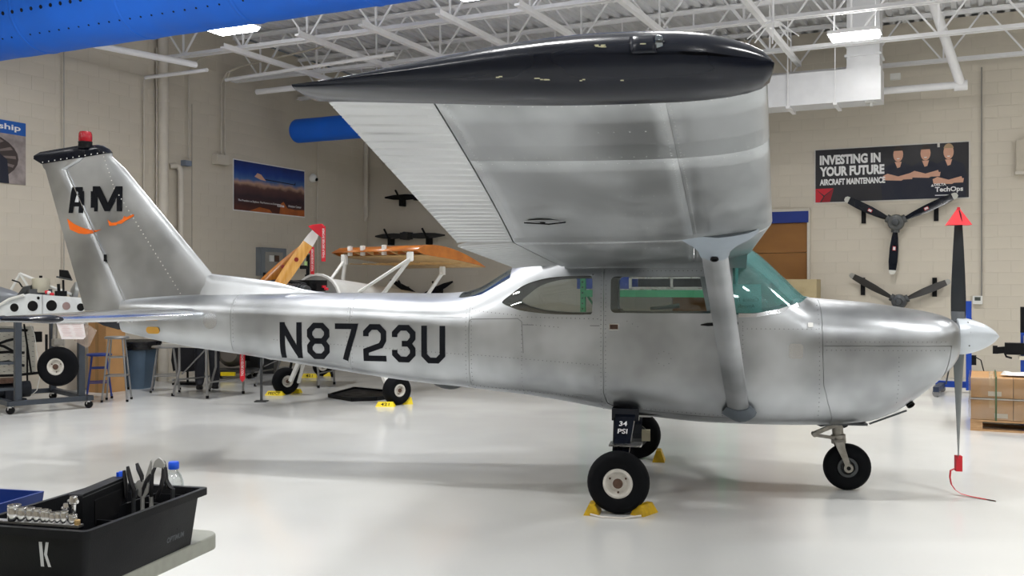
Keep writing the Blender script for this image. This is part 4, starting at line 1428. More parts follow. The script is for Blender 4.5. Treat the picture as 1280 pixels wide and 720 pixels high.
names = {(10.73, 3.75): 'white LED ceiling lamp glowing in front of the rectangular duct riser', (3.05, 7.85): 'white LED ceiling lamp glowing just below the blue air duct',
         (6.9, 7.85): 'white LED ceiling lamp at the top edge above the aircraft tail boom'}
for v in (3.75, 7.85, 11.95, 16.05, 20.15):
    for u in (3.05, 6.9, 10.73, 14.6, 18.45):
        if (u, v) in ((3.05, 3.75), (6.9, 3.75)): continue
        lamp(u, v, names.get((u, v), 'white LED ceiling lamp of the hall, out of the picture'))

# ================================================================ things on the walls
def wallthing(name, label, cat, u, z, side='back', out=0.0, group=None):
    if side == 'back':
        return thing(name, label, cat, RW(u, out, z), ROT_BACK, group)
    return thing(name, label, cat, RW(out, u, z), ROT_LEFT, group)

def flat(poly, y0, y1, name, m, parent):
    mb = MB(); mb.prism(poly, lambda p, q: (p, y0, q), lambda p, q: (p, y1, q)); return mb.obj(name, m, parent)

def ell(cx, cz, rx, rz, n=18, a0=0, a1=360):
    k = n if a1 - a0 >= 360 else n + 1
    return [(cx + rx * math.cos(math.radians(a0 + (a1 - a0) * i / n)), cz + rz * math.sin(math.radians(a0 + (a1 - a0) * i / n))) for i in range(k)]

def word(parent, s, x, z, w, h, m, y=-.02, bold=.02, name='lettering'):
    mb = MB(); text_into(mb, s, lambda a, b: (x + a, y, z + b), w, h, bold)
    return mb.obj(name, m, parent, fix=False)

SKIN = mat('printed_skin_tone', srgb(206, 158, 134), .6)
NAVY = mat('printed_navy_shirt', srgb(26, 30, 46), .6)
HAIR_D = mat('printed_dark_hair', srgb(52, 44, 40), .6)
HAIR_L = mat('printed_grey_hair', srgb(168, 142, 110), .6)
BANNER = mat('printed_black_banner', srgb(34, 33, 38), .45, var=.12, nscale=1.5)
RED_D = mat('printed_dark_red', srgb(196, 32, 48), .5); RED_DD = mat('printed_deep_red', srgb(140, 22, 36), .5)

# ---- banner
uL, zt = onback(1019.5, 188.5); uR, zt2 = onback(1211, 177); _, zb = onback(1018, 252); _, zb2 = onback(1210, 248)
zt = (zt + zt2) / 2; zb = (zb + zb2) / 2
bw, bh = uR - uL, zt - zb
t = wallthing('banner', 'black printed banner reading INVESTING IN YOUR FUTURE on the back wall', 'banner', uL, zb)
flat([(0, 0), (bw, 0), (bw, bh), (0, bh)], -.006, -.014, 'sheet', BANNER, t)
flat([(-.02, -.02), (bw + .02, -.02), (bw + .02, bh + .02), (-.02, bh + .02)], -.002, -.006, 'hem', mat('pale_hem', srgb(206, 203, 196), .6), t)
word(t, 'INVESTING IN', bw * .03, bh * .71, bw * .41, bh * .185, WHITE_PRINT, bold=.05)
word(t, 'YOUR FUTURE', bw * .03, bh * .49, bw * .435, bh * .185, WHITE_PRINT, bold=.05)
word(t, 'AIRCRAFT MAINTENANCE', bw * .03, bh * .32, bw * .44, bh * .12, WHITE_PRINT, bold=.045)
flat([(0, 0), (.03 * bw, 0), (.055 * bw, .11 * bh), (0, .26 * bh)], -.014, -.017, 'red_mark', RED_D, t)
flat([(0, .26 * bh), (.125 * bw, .26 * bh), (.06 * bw, .13 * bh)], -.014, -.017, 'red_mark', RED_D, t)
flat([(.04 * bw, 0), (.10 * bw, 0), (.125 * bw, .25 * bh), (.065 * bw, .12 * bh)], -.014, -.017, 'red_mark', RED_DD, t)
def printed_person(cx, sh, hair, arms, k):
    """flat print of a person with folded arms; figure shape only"""
    hs = bh * .155
    x = cx * bw
    flat([(x - .105 * bw, 0), (x + .105 * bw, 0), (x + .115 * bw, .38 * bh), (x + .095 * bw, .60 * bh), (x + .04 * bw, .68 * bh), (x - .04 * bw, .68 * bh), (x - .09 * bw, .60 * bh), (x - .115 * bw, .38 * bh)], -.014, -.0155 - .0004 * k, 'printed_shirt', NAVY, t)
    flat([(x - .022 * bw, .70 * bh), (x + .022 * bw, .70 * bh), (x + .012 * bw, .60 * bh), (x - .006 * bw, .585 * bh)], -.0155, -.0172 - .0004 * k, 'printed_neck', SKIN, t)
    flat(ell(x, .835 * bh, .032 * bw, hs * .86), -.0155, -.018 - .0004 * k, 'printed_face', SKIN, t)
    flat(ell(x, .86 * bh, .034 * bw, hs * .84, 12, 20, 160), -.0155, -.019 - .0004 * k, 'printed_hair', hair, t)
    flat([(x - .010 * bw, .765 * bh), (x + .010 * bw, .765 * bh), (x + .007 * bw, .75 * bh), (x - .007 * bw, .75 * bh)], -.0155, -.0188 - .0004 * k, 'printed_mouth', WHITE_PRINT, t)
    flat([(x - .095 * bw, arms * bh), (x + .02 * bw, (arms - .02) * bh), (x + .085 * bw, (arms + .07) * bh), (x + .08 * bw, (arms + .115) * bh), (x + .0 * bw, (arms + .06) * bh), (x - .07 * bw, (arms + .12) * bh), (x - .10 * bw, (arms + .08) * bh)], -.0155, -.0178 - .0004 * k, 'printed_forearm', SKIN, t)
    flat([(x + .09 * bw, (arms) * bh), (x + .095 * bw, (arms + .08) * bh), (x + .03 * bw, (arms + .055) * bh), (x - .02 * bw, (arms + .03) * bh), (x - .015 * bw, (arms) * bh)], -.0155, -.0182 - .0004 * k, 'printed_forearm', SKIN, t)
printed_person(.555, 0, HAIR_D, .37, 0); printed_person(.73, 0, HAIR_D, .40, 2); printed_person(.875, 0, HAIR_L, .27, 4)
word(t, 'TechOps', bw * .79, bh * .09, bw * .175, bh * .115, WHITE_PRINT, -.0245, .03)
word(t, 'DELTA', bw * .785, bh * .225, bw * .075, bh * .045, WHITE_PRINT, -.0245, .03)
flat([(bw * .765, bh * .215), (bw * .782, bh * .215), (bw * .7735, bh * .265)], -.0225, -.0245, 'small_mark', WHITE_PRINT, t)
flat([(bw * .79, bh * .045), (bw * .905, bh * .045), (bw * .905, bh * .06), (bw * .79, bh * .06)], -.0225, -.0245, 'underline', WHITE_PRINT, t)
flat([(bw * .805, bh * 1.01), (bw * .805, bh * .93), (bw * .82, bh * .93), (bw * .82, bh * 1.01)], -.0225, -.0245, 'tape_strip', HUB_WHITE, t)

# ---- posters on the left wall (local x runs away from the camera)
vR, ztp = onleft(31.5, 154.6); _, zbp = onleft(31.5, 231.7); ph = ztp - zbp
pw = 1.75
t = wallthing('poster', 'poster with a blue header and turbine photo, cut by the left picture edge', 'poster', vR + pw, zbp, 'left')
flat([(0, 0), (pw, 0), (pw, ph), (0, ph)], -.004, -.012, 'sheet', mat('printed_grey_photo', srgb(150, 140, 138), .5, var=.3, nscale=6), t)
flat([(0, ph * .79), (pw, ph * .79), (pw, ph), (0, ph)], -.012, -.014, 'header', mat('printed_blue', srgb(16, 86, 168), .5), t)
vn, _ = onleft(25, 160)
xe = vR + pw - vn
word(t, 'Partnership', xe - 1.02, ph * .83, 1.02, ph * .12, WHITE_PRINT, -.016, .02)
fan = mat('printed_fan_brown', srgb(60, 50, 48), .5)
cxf = pw - .82; czf = ph * .40
flat(ell(cxf, czf, .70, ph * .40, 28), -.012, -.0145, 'printed_fan', fan, t)
fl = mat('printed_fan_blade', srgb(116, 104, 100), .5)
for k in range(16):
    a = 2 * PI * k / 16
    flat([(cxf + .1 * math.cos(a), czf + .06 * math.sin(a)), (cxf + .66 * math.cos(a), czf + ph * .37 * math.sin(a)), (cxf + .66 * math.cos(a + .13), czf + ph * .37 * math.sin(a + .13))], -.0145, -.0155, 'printed_blade', fl, t)
for cx_, m_, cap in ((pw - .52, NAVY, mat('printed_yellow_cap', srgb(226, 166, 52), .5)), (pw - 1.05, mat('printed_black', srgb(28, 26, 30), .5), HAIR_D)):
    flat([(cx_ - .25, 0), (cx_ + .25, 0), (cx_ + .22, ph * .38), (cx_ + .05, ph * .50), (cx_ - .12, ph * .48), (cx_ - .24, ph * .3)], -.0155, -.0165, 'printed_worker', m_, t)
    flat(ell(cx_ - .03, ph * .54, .13, ph * .09), -.0165, -.0175, 'printed_head', HAIR_D, t)
    flat(ell(cx_ - .05, ph * .56, .15, ph * .08, 10, 0, 180), -.0175, -.0185, 'printed_cap', cap, t)
flat([(pw - 1.0, ph * .08), (pw - .75, ph * .30), (pw - .68, ph * .28), (pw - .92, ph * .04)], -.0165, -.0185, 'printed_arm', SKIN, t)

v0, zt0 = onleft(292, 200); v1, zt1 = onleft(380, 214); _, zb0 = onleft(292, 262); _, zb1 = onleft(380, 270.5)
pw = v0 - v1; zt = (zt0 + zt1) / 2; zb = (zb0 + zb1) / 2; ph = zt - zb
t = wallthing('poster', 'poster of an airplane wing above sunset clouds on the left wall', 'poster', v0, zb, 'left')
def skyposter():
    m = bpy.data.materials.new('printed_sunset_sky'); m.use_nodes = True
    nt = m.node_tree; b = nt.nodes['Principled BSDF']; b.inputs['Roughness'].default_value = .45
    tc = nt.nodes.new('ShaderNodeTexCoord'); sx = nt.nodes.new('ShaderNodeSeparateXYZ'); nt.links.new(tc.outputs['Object'], sx.inputs[0])
    n = nt.nodes.new('ShaderNodeTexNoise'); n.inputs['Scale'].default_value = 4; nt.links.new(tc.outputs['Object'], n.inputs['Vector'])
    ma = nt.nodes.new('ShaderNodeMath'); ma.operation = 'MULTIPLY_ADD'; ma.inputs[1].default_value = .18; nt.links.new(n.outputs['Fac'], ma.inputs[0])
    dv = nt.nodes.new('ShaderNodeMath'); dv.operation = 'MULTIPLY_ADD'; dv.inputs[1].default_value = 1 / ph; dv.inputs[2].default_value = -.09; nt.links.new(sx.outputs[2], dv.inputs[0])
    nt.links.new(dv.outputs[0], ma.inputs[2])
    cr = nt.nodes.new('ShaderNodeValToRGB'); e = cr.color_ramp.elements
    e[0].position = 0; e[0].color = srgb(92, 44, 32); e[1].position = 1; e[1].color = srgb(20, 40, 110)
    for p_, c_ in ((.14, srgb(70, 40, 40)), (.3, srgb(52, 36, 48)), (.50, srgb(96, 64, 62)), (.57, srgb(188, 152, 132)), (.66, srgb(70, 110, 170)), (.8, srgb(26, 66, 150))):
        q = e.new(p_); q.color = c_
    nt.links.new(ma.outputs[0], cr.inputs[0]); nt.links.new(cr.outputs[0], b.inputs['Base Color'])
    return m
flat([(0, 0), (pw, 0), (pw, ph), (0, ph)], -.006, -.012, 'sheet', skyposter(), t)
flat([(-.02, -.02), (pw + .02, -.02), (pw + .02, ph + .02), (-.02, ph + .02)], -.002, -.006, 'white_border', WHITE_PRINT, t)
flat([(pw * .27, ph * .72), (pw * .31, ph * .80), (pw * .36, ph * .78), (pw * .43, ph * .66), (pw * .36, ph * .67)], -.012, -.014, 'printed_engine', mat('printed_peach', srgb(222, 176, 150), .5), t)
flat([(pw * .42, ph * .68), (pw * .86, ph * .66), (pw * .86, ph * .73), (pw * .845, ph * .68), (pw * .42, ph * .70)], -.012, -.014, 'printed_wing', NAVY, t)
cl = mat('printed_orange_cloud', srgb(176, 96, 48), .5, var=.2)
flat([(pw * .62, 0), (pw, 0), (pw, ph * .14), (pw * .86, ph * .12), (pw * .74, ph * .14), (pw * .68, ph * .27), (pw * .64, ph * .22)], -.012, -.0135, 'printed_cloud', cl, t)
flat([(pw * .2, 0), (pw * .52, 0), (pw * .48, ph * .07), (pw * .34, ph * .1)], -.012, -.0135, 'printed_cloud', cl, t)
word(t, 'The Freedom to Explore. The Partners to Deliver', pw * .05, ph * .17, pw * .56, ph * .05, WHITE_PRINT, -.0145, .02)
word(t, 'Elite', pw * .59, ph * .15, pw * .10, ph * .06, WHITE_PRINT, -.0145, .03)
word(t, 'Aviation Center', pw * .75, ph * .17, pw * .20, ph * .05, WHITE_PRINT, -.0145, .02)

# ---- three-blade propellers hung on the back wall
def wall_prop(name, label, hub, tips, wid, bm_, tipm, hubm, hr, out=.16, labels=True):
    u0, z0 = onback(hub[0], hub[1], out)
    t = wallthing(name, label, 'propeller', u0, z0, 'back', out)
    mb = MB(); mb.lathe([(hr * .5, -.10), (hr * .9, -.08), (hr, -.03), (hr, .04), (hr * .75, .07)], (0, 0, 0), (0, 1, 0), 16)
    for tp in tips:
        u, z = onback(tp[0], tp[1], out); d = Vector((u - u0, 0, z - z0)).normalized()
        mb.cyl((0, 0, 0), d * hr * 1.25, hr * .5, 12)
    hb = mb.obj('hub', hubm, t, 40)
    mb = MB(); mb.lathe([(hr * .45, 0), (hr * .4, .05), (hr * .1, .055)], (0, -.1, 0), (0, -1, 0), 14); mb.obj('hub_cap', DKSTEEL, hb, 40)
    for tp in tips:
        u, z = onback(tp[0], tp[1], out); e = Vector((u - u0, 0, z - z0)); L = e.length; d = e.normalized(); n = Vector((-d.z, 0, d.x))
        def ring(s, w, th, tw):
            c = d * (L * s); a = math.radians(tw); cn = n * math.cos(a) + Vector((0, 1, 0)) * math.sin(a); ct = -n * math.sin(a) + Vector((0, 1, 0)) * math.cos(a)
            return [c + cn * (x * w) + ct * (y * th) for x, y in ((-.5, 0), (-.25, .45), (.2, .5), (.5, 0), (.2, -.2), (-.25, -.2))]
        mb = MB(); mb.loft([ring(hr * 1.1 / L, wid * .55, .05, 35), ring(.3, wid * .8, .035, 28), ring(.5, wid, .025, 22), ring(.75, wid, .018, 18), ring(.92, wid * .8, .012, 16)])
        bl = mb.obj('blade', bm_, t, 40)
        mb = MB(); mb.loft([ring(.918, wid * .81, .013, 16), ring(.97, wid * .7, .012, 16), ring(1.0, wid * .35, .008, 16)])
        mb.obj('blade_tip', tipm, bl, 40)
        if labels:
            a = math.radians(22); cn = n * math.cos(a) + Vector((0, 1, 0)) * math.sin(a); ct = -n * math.sin(a) + Vector((0, 1, 0)) * math.cos(a)
            for sz, m_, o_ in ((.038, RED_D, .008), (.028, WHITE_PRINT, .010)):
                mb = MB(); mb.bar(d * (L * .5 - sz) - ct * o_, d * (L * .5 + sz) - ct * o_, sz * 1.4, .004, up=ct); mb.obj('blade_label', m_, bl)
    return t
TIP = mat('pale_blade_tip', srgb(206, 206, 198), .5)
wall_prop('three_blade_propeller', 'black three-blade propeller with pale tips on the wall under the banner', (1120, 278), ((1056, 248), (1197, 243), (1115, 343)), .15, BLACK_GLOSS, TIP, mat('grey_prop_hub', srgb(92, 94, 94), .5, .4), .14)
PB = mat('dull_dark_blade', srgb(50, 48, 46), .5)
wall_prop('three_blade_propeller', 'dull grey three-blade propeller low on the wall behind the engine cowl', (1124, 377), ((1062, 343), (1188, 351), (1118, 445)), .13, PB, mat('scuffed_tip', srgb(160, 158, 152), .5), DKSTEEL, .13, labels=False)
def bracket(x, y0, y1, label, w=.075, v=.0):
    u, za = onback(x, y0, .1); _, zb_ = onback(x, y1, .1)
    t = wallthing('wall_bracket', label, 'bracket', u, zb_)
    mb = MB(); mb.box((0, -.02, (za - zb_) / 2), (w, .025, za - zb_)); mb.obj('plate', BLACK, t)
    mb = MB(); mb.box((0, -.06, (za - zb_) * .8), (w * .5, .08, .03)); mb.obj('arm', BLACK, t)
bracket(1079, 258, 279, 'black bracket under the left blade of the upper propeller')
bracket(1170, 252, 276, 'black bracket under the right blade of the upper propeller')
bracket(1078, 347, 369, 'black bracket under the left blade of the lower propeller')
bracket(1168, 347, 371, 'black bracket under the right blade of the lower propeller')

# two-blade propellers on the far part of the wall
def flat_prop(label, hub, t0, t1, wid=.13, out=.2, m=BLACK):
    u0, z0 = onback(hub[0], hub[1], out)
    t = wallthing('two_blade_propeller', label, 'propeller', u0, z0, 'back', out)
    mb = MB(); mb.box((0, 0, 0), (.26, .12, .15)); mb.cyl((0, -.1, 0), (0, .1, 0), .09, 12); mb.obj('hub', m, t)
    for tp in (t0, t1):
        u, z = onback(tp[0], tp[1], out); e = Vector((u - u0, 0, z - z0))
        mb = MB(); n = Vector((-e.normalized().z, 0, e.normalized().x))
        mb.loft([[e * s + n * (x * w) + Vector((0, y * .03, 0)) for x, y in ((-.5, 0), (0, .5), (.5, 0), (0, -.5))] for s, w in ((.05, wid * .7), (.4, wid), (.75, wid * .8), (1, wid * .25))])
        mb.obj('blade', m, t, 40)
    for tp in (t0, t1):
        u, z = onback(tp[0], tp[1], out); e = Vector((u - u0, 0, z - z0)) * .55
        mb = MB(); mb.box((e.x, .08, e.z - .08), (.07, .18, .22)); mb.bar((e.x - .12, -.02, e.z + .16), (e.x, .0, e.z - .06), .035, .035); mb.obj('bracket', BLACK, t)
flat_prop('black two-blade propeller, uppermost on the far wall beside the wing', (525, 246), (481, 247), (570, 245))
flat_prop('slim dark two-blade propeller hung level on the far wall', (508, 295), (469, 295.5), (556, 294), .13, m=mat('dark_grey_blade', srgb(48, 48, 48), .5))
t3 = flat_prop('dark propeller hung low on the far wall behind the wooden wing', (525, 372), (488, 350), (566, 352), .14, m=BLACK)

# ---- door in the back wall
u1_, zd = onback(1013, 264); u0_ = u1_ - 2.6
t = thing('door_1', 'brown door with a blue lintel in the back wall', 'door', RW(u0_, 0, 0), ROT_BACK); struct(t)
dw = u1_ - u0_
mb = MB()
for k in range(4): 
    pass
for k in range(5):
    mb = MB(); mb.box((dw / 2, -.03, zd * .93 * (k + .5) / 5), (dw - .1, .04, zd * .93 / 5 - .008)); mb.obj('door_panel', wood('brown_door_%d' % k, srgb(128, 84, 32), srgb(146, 98, 42), .6, 3, (.4, 1, 1)), t)
mb = MB(); mb.box((dw / 2, -.05, zd * .965), (dw - .04, .10, zd * .07)); mb.obj('lintel', mat('blue_lintel', srgb(20, 48, 130), .5), t)
mb = MB(); mb.box((dw - .02, -.04, zd / 2), (.05, .09, zd)); mb.box((.02, -.04, zd / 2), (.05, .09, zd)); mb.box((dw / 2, -.045, zd + .02), (dw, .09, .05)); mb.obj('door_frame', CREAM_PIPE, t)
# cream crates piled in front of the door
u, z = onback(999, 356, .6)
for k, (zz, hh, du) in enumerate(((.0, .55, 0), (.55, .5, .03), (1.05, z + .10 - 1.05, -.02))):
    o = MB().box((0, 0, hh / 2), (.7, .5, hh - .01)).box((0, -.26, hh * .7), (.3, .03, .05)).obj('storage_crate', mat('cream_crate', srgb(176, 160, 124), .6), None, None, RW(u + du, .6, zz), ROT_BACK)
    tag(o, ('cream storage crate on the floor before the brown door', 'cream storage crate in the middle of the stack before the brown door', 'cream storage crate on top of the stack seen past the cowl')[k], 'crate')

# ---- pallet rack seen through the cabin windows
t = thing('pallet_rack', 'green steel pallet rack standing against the back wall behind the cabin', 'rack', RW(0, .2, 0), ROT_BACK)
ua, _ = onback(729, 365, 1.2); ub, _ = onback(903, 365, 1.2)
_, zbm = onback(820, 367, 1.2)
for uu in (ua, ub):
    for vv in (-.05, -1.0):
        mb = MB(); mb.box((uu, vv, 1.15), (.09, .07, 2.3)); up = mb.obj('upright', GREEN_PAINT, t)
        mb = MB()
        for k in range(22): mb.box((uu, vv - .036, .15 + k * .1), (.03, .004, .03))
        stuff(mb.obj('slots', BLACK, up))
    mb = MB()
    for k in range(3): mb.bar((uu, -.05, .3 + k * .7), (uu, -1.0, .8 + k * .7), .03, .03)
    mb.obj('brace', GREEN_PAINT, t)
for zz in (.35, zbm):
    for vv in (-.05, -1.0):
        mb = MB(); mb.box(((ua + ub) / 2, vv, zz), (ub - ua, .06, .13)); mb.obj('beam', GREEN_PAINT, t)
    mb = MB(); mb.box(((ua + ub) / 2, -.52, zz + .075), (ub - ua, .88, .02)); mb.obj('shelf_deck', STEEL, t)
def shelf_box(x, y, w, h, m, label, name='parts_bin', cat='bin'):
    u, z = onback(x, y, .9)
    z0 = zbm + .085
    o = MB(); o.box((0, 0, h / 2), (w, .5, h)); o.box((0, -.26, h * .8), (w * 1.04, .03, h * .2)); o.box((0, -.26, h * .35), (w * .4, .02, h * .2))
    tag(o.obj(name, m, None, None, RW(u, .88, z0), ROT_BACK), label, cat)
shelf_box(736, 352, .30, .26, BLUE_PAINT, 'blue bin on the rack seen through the rear side window')
shelf_box(784, 356, .24, .22, BLUE_PAINT, 'small blue bin on the rack seen through the door window')
u, z = onback(845, 355, .9)
tt = thing('work_platform', 'grey metal tray frame lying on the rack behind the door window', 'platform', RW(u, .97, zbm + .085), ROT_BACK)
for zz in (.02, .2):
    mb = MB(); mb.box((0, -.2, zz), (1.6, .04, .03)); mb.obj('rail', STEEL, tt)
for xx in (-.78, 0, .78):
    mb = MB(); mb.box((xx, -.2, .11), (.05, .04, .2)); mb.obj('post', STEEL, tt)
mb = MB(); mb.box((0, .0, .02), (1.6, .4, .02)); mb.obj('tray', STEEL, tt)
o = MB(); o.box((0, 0, .3), (1.7, .3, .58)); o.box((0, -.16, .5), (1.0, .02, .05))
tag(o.obj('black_case', mat('black_case_shell', srgb(30, 30, 34), .5), None, None, RW(u - .1, .42, zbm + .09), ROT_BACK), 'large black case at the back of the rack behind the cabin', 'case')

# ---- pipes, conduits and boxes on the left wall
def lw(x, y, out=.08):
    v, z = onleft(x, y, out); return RW(out, v, z)
def pipe(pts, r, label, m=CREAM_PIPE, name='wall_pipe', n=10, cat='pipe'):
    mb = MB(); mb.tube(pts, r, n); return tag(mb.obj(name, m, None, 45), label, cat)
mb = MB(); pt, pb = lw(204, 45, .12), lw(203, 420, .12); pb = Vector((pt.x, pt.y, .0))
mb.cyl(pb, pt, .085, 16)
t = tag(mb.obj('roof_drain_pipe', CREAM_PIPE, None, 40), 'thick cream drain pipe running up the left wall', 'pipe')
for yy in (128, ):
    p_ = lw(203, yy, .12); mb = MB(); mb.cyl(Vector((pt.x, pt.y, p_.z)), Vector((pt.x, pt.y, p_.z + .06)), .098, 16); mb.obj('coupling', CREAM_PIPE, t, 40)
mb = MB(); mb.cyl(Vector((pt.x, pt.y, pt.z)), Vector((pt.x, pt.y, pt.z + .25)), .12, 16, .13); mb.obj('roof_collar', WHITE_ROOF, t, 40)
def vert(x, y0, y1, r, label, m=CREAM_PIPE, out=.05, extra=()):
    a = lw(x, y0, out); b = lw(x, y1, out); b = Vector((a.x, a.y, b.z))
    return pipe(list(extra) + [a, b], r, label, m)
vert(80, 62, 440, .009, 'thin grey conduit running down the left wall above the fin', mat('grey_conduit', srgb(170, 166, 158), .5))
vert(180, 99, 430, .012, 'thin cream conduit left of the thick drain pipe')
vert(196, 60, 430, .015, 'slim cream pipe close beside the thick drain pipe')
p_ = lw(236, 96, .05)
pipe([p_ + Vector((1.6 * BX, 1.6 * BY, .40)), p_ + Vector((.3 * BX, .3 * BY, .30)), p_ + Vector((.06 * BX, .06 * BY, .2)), p_ + Vector((0, 0, -.05)), Vector((p_.x, p_.y, lw(236, 198).z))], .012, 'cream conduit bending off the wall down to a small grey switch box')
for x, nm in ((277, 'left'), (281.5, 'right')):
    p_ = lw(x, 112, .06); d = .5 if nm == 'left' else .52
    pipe([p_ + Vector((2.2 * BX, 2.2 * BY, d + .03)), p_ + Vector((.4 * BX, .4 * BY, d - .13)), p_ + Vector((.12 * BX, .12 * BY, d - .2)), p_ + Vector((0, 0, .1)), p_, Vector((p_.x, p_.y, lw(x, 196).z))], .014, '%s of the paired cream conduits entering the junction box' % nm)
def wbox(x0, x1, y0, y1, dep, label, m, name, cat='box', door=True):
    v0, z1 = onleft(x0, y0, dep); v1, z0 = onleft(x1, y1, dep)
    if v0 < v1: v0, v1 = v1, v0
    w, h = v0 - v1, z1 - z0
    t = wallthing(name, label, cat, v0, z0, 'left')
    mb = MB(); mb.box((w / 2, -dep / 2, h / 2), (w, dep, h)); mb.obj('body', m, t)
    mb = MB(); mb.box((w / 2, -dep - .006, h / 2), (w * .92, .012, h * .92)); mb.obj('cover', m, t)
    return t, w, h
wbox(271.5, 286, 192, 207, .12, 'cream junction box left of the sunset poster', CREAM_PIPE, 'junction_box')
wbox(231.5, 239.5, 200, 208, .1, 'small blue-grey switch box on the left wall', mat('blue_grey_box', srgb(124, 134, 148), .5), 'switch_box')
p0 = lw(226, 300, .1); p1 = lw(226, 214, .1)
pipe([Vector((p0.x, p0.y, .3)), Vector((p0.x, p0.y, p1.z)), Vector((p0.x - .02 * BX - .01 * LX, p0.y - .02 * BY - .01 * LY, p1.z + .06)), Vector((p0.x - .05 * BX - .05 * LX, p0.y - .05 * BY - .05 * LY, p1.z + .09)),
      Vector((p0.x - .095 * BX - .16 * LX, p0.y - .095 * BY - .16 * LY, p1.z + .07))], .05, 'cream vent pipe with an elbow into the wall right of the drain pipe', n=12)
vert(240, 130, 430, .004, 'hair-thin wire down the left wall beside the elbowed vent pipe', mat('dark_wire', srgb(120, 112, 100), .6))
vert(397, 178, 420, .011, 'cream conduit near the far corner passing the camera', CREAM_PIPE)
p_ = lw(394, 222, .1)
t = thing('security_camera', 'white dome security camera near the far corner', 'camera', p_, ROT_LEFT)
mb = MB(); mb.lathe([(.09, 0), (.09, .03), (.075, .07), (.03, .11), (.005, .115)], (0, .08, 0), (0, -1, -.3), 16); mb.obj('dome', WHITE, t, 40)
mb = MB(); mb.lathe([(.035, 0), (.03, .02)], (0, -.03, -.04), (0, -1, -.4), 12); mb.obj('lens', BLACK, t, 40)
t, w_b, h_b = wbox(325, 358, 309, 345, .10, 'grey framed wall panel recess behind the wooden propellers', mat('grey_panel_frame', srgb(120, 126, 132), .5), 'wall_panel', 'panel')
mb = MB(); mb.box((w_b / 2, -.115, h_b / 2), (w_b * .66, .012, h_b * .7)); mb.obj('recess', mat('panel_inside', srgb(150, 148, 142), .6), t)
for k in range(2):
    mb = MB(); mb.box((w_b * (.38 + .2 * k), -.13, h_b * .62), (w_b * .14, .03, h_b * .22)); mb.obj('breaker', (WHITE, RUST)[k], t)
# slanting white pipes under the roof at the left
a_, b_ = atz(118, 56, 5.05), lw(245, 93, 1.2)
mb = MB(); mb.tube([a_, Vector((b_.x, b_.y, 5.05))], .05, 12)
a1 = lw(233, 89, .9)
tag(mb.obj('roof_pipe', WHITE_ROOF, None, 40), 'slanting white pipe coming out from behind the blue duct', 'pipe')
a_ = lw(182, 97, .12); mb = MB(); mb.tube([a_, a_ + Vector((1.3 * BX, 1.3 * BY, 0))], .03, 10); tag(mb.obj('branch_pipe', WHITE_ROOF, None, 40), 'short white branch pipe leading to the left wall', 'pipe')
a_ = at(321, 115, 17.5); mb = MB(); mb.tube([a_, a_ + Vector((3.2 * BX, 3.2 * BY, 0))], .05, 12); tag(mb.obj('roof_pipe', WHITE_ROOF, None, 40), 'short level white pipe hanging left of the wing tip', 'pipe')
for i, (x, y, ln, r, dz) in enumerate(((282, 100, 3.4, .03, .1), (253, 68, 3.2, .035, .0))):
    a_ = at(x, y, 17.0 - i); mb = MB(); mb.tube([a_, a_ + Vector((ln * BX, ln * BY, dz))], r, 8)
    tag(mb.obj('roof_conduit', WHITE_ROOF, None, 40), ('lower white conduit slung under the roof near the drain pipe', 'upper white conduit slung under the roof near the drain pipe')[i], 'conduit')
# back wall: downpipe, conduit, thermostat
u, z0_ = onback(457, 204, .1); _, z1_ = onback(457, 270, .1)
mb = MB(); mb.tube([RW(u, .1, z0_ + 2.2), RW(u, .1, z1_), RW(u - .03, .1, z1_ - .07), RW(u - .12, .1, z1_ - .1), RW(u - .2, .1, z1_ - .1)], .06, 12)
tag(mb.obj('downpipe', CREAM_PIPE, None, 40), 'grey-cream downpipe ending in an elbow in the far corner', 'pipe')
u, z0_ = onback(1227, 84, .04); _, z1_ = onback(1222, 370, .04)
mb = MB(); mb.tube([RW(u, .04, z0_), RW(u, .04, z1_)], .011, 8); tag(mb.obj('wall_conduit', mat('grey_steel_conduit', srgb(140, 138, 134), .5, .3), None, 40), 'thin grey conduit running down to the thermostat right of the banner', 'conduit')
u, z = onback(1222, 375, .06)
t = wallthing('thermostat', 'small white thermostat box on the wall right of the nose propeller', 'thermostat', u, z)
mb = MB(); mb.box((0, -.04, 0), (.15, .08, .14)); mb.obj('case', WHITE, t)
mb = MB(); mb.box((0, -.083, .02), (.09, .006, .06)); mb.obj('display', mat('dark_display', srgb(70, 76, 72), .3), t)
u, z = onback(1118, 93, .9)
t = wallthing('wall_speaker', 'small white box under the first roof joist right of the duct', 'box', u, z, 'back', .7)
mb = MB(); mb.box((0, 0, 0), (.16, .1, .10)); mb.obj('case', WHITE, t)
u0_, zc = onback(1270, 176); u1_, zd = onback(1295, 214)
t = wallthing('wall_ledge', 'cream boxed ledge at the right edge of the back wall', 'ledge', u0_, zd)
mb = MB(); mb.box((.8, -.06, (zc - zd) / 2), (1.6, .12, zc - zd)); mb.obj('box', mat('ledge_paint', srgb(190, 182, 166), .6), t)
mb = MB(); mb.box((.8, -.08, -.03), (1.64, .18, .05)); mb.obj('sill', CREAM_PIPE, t)
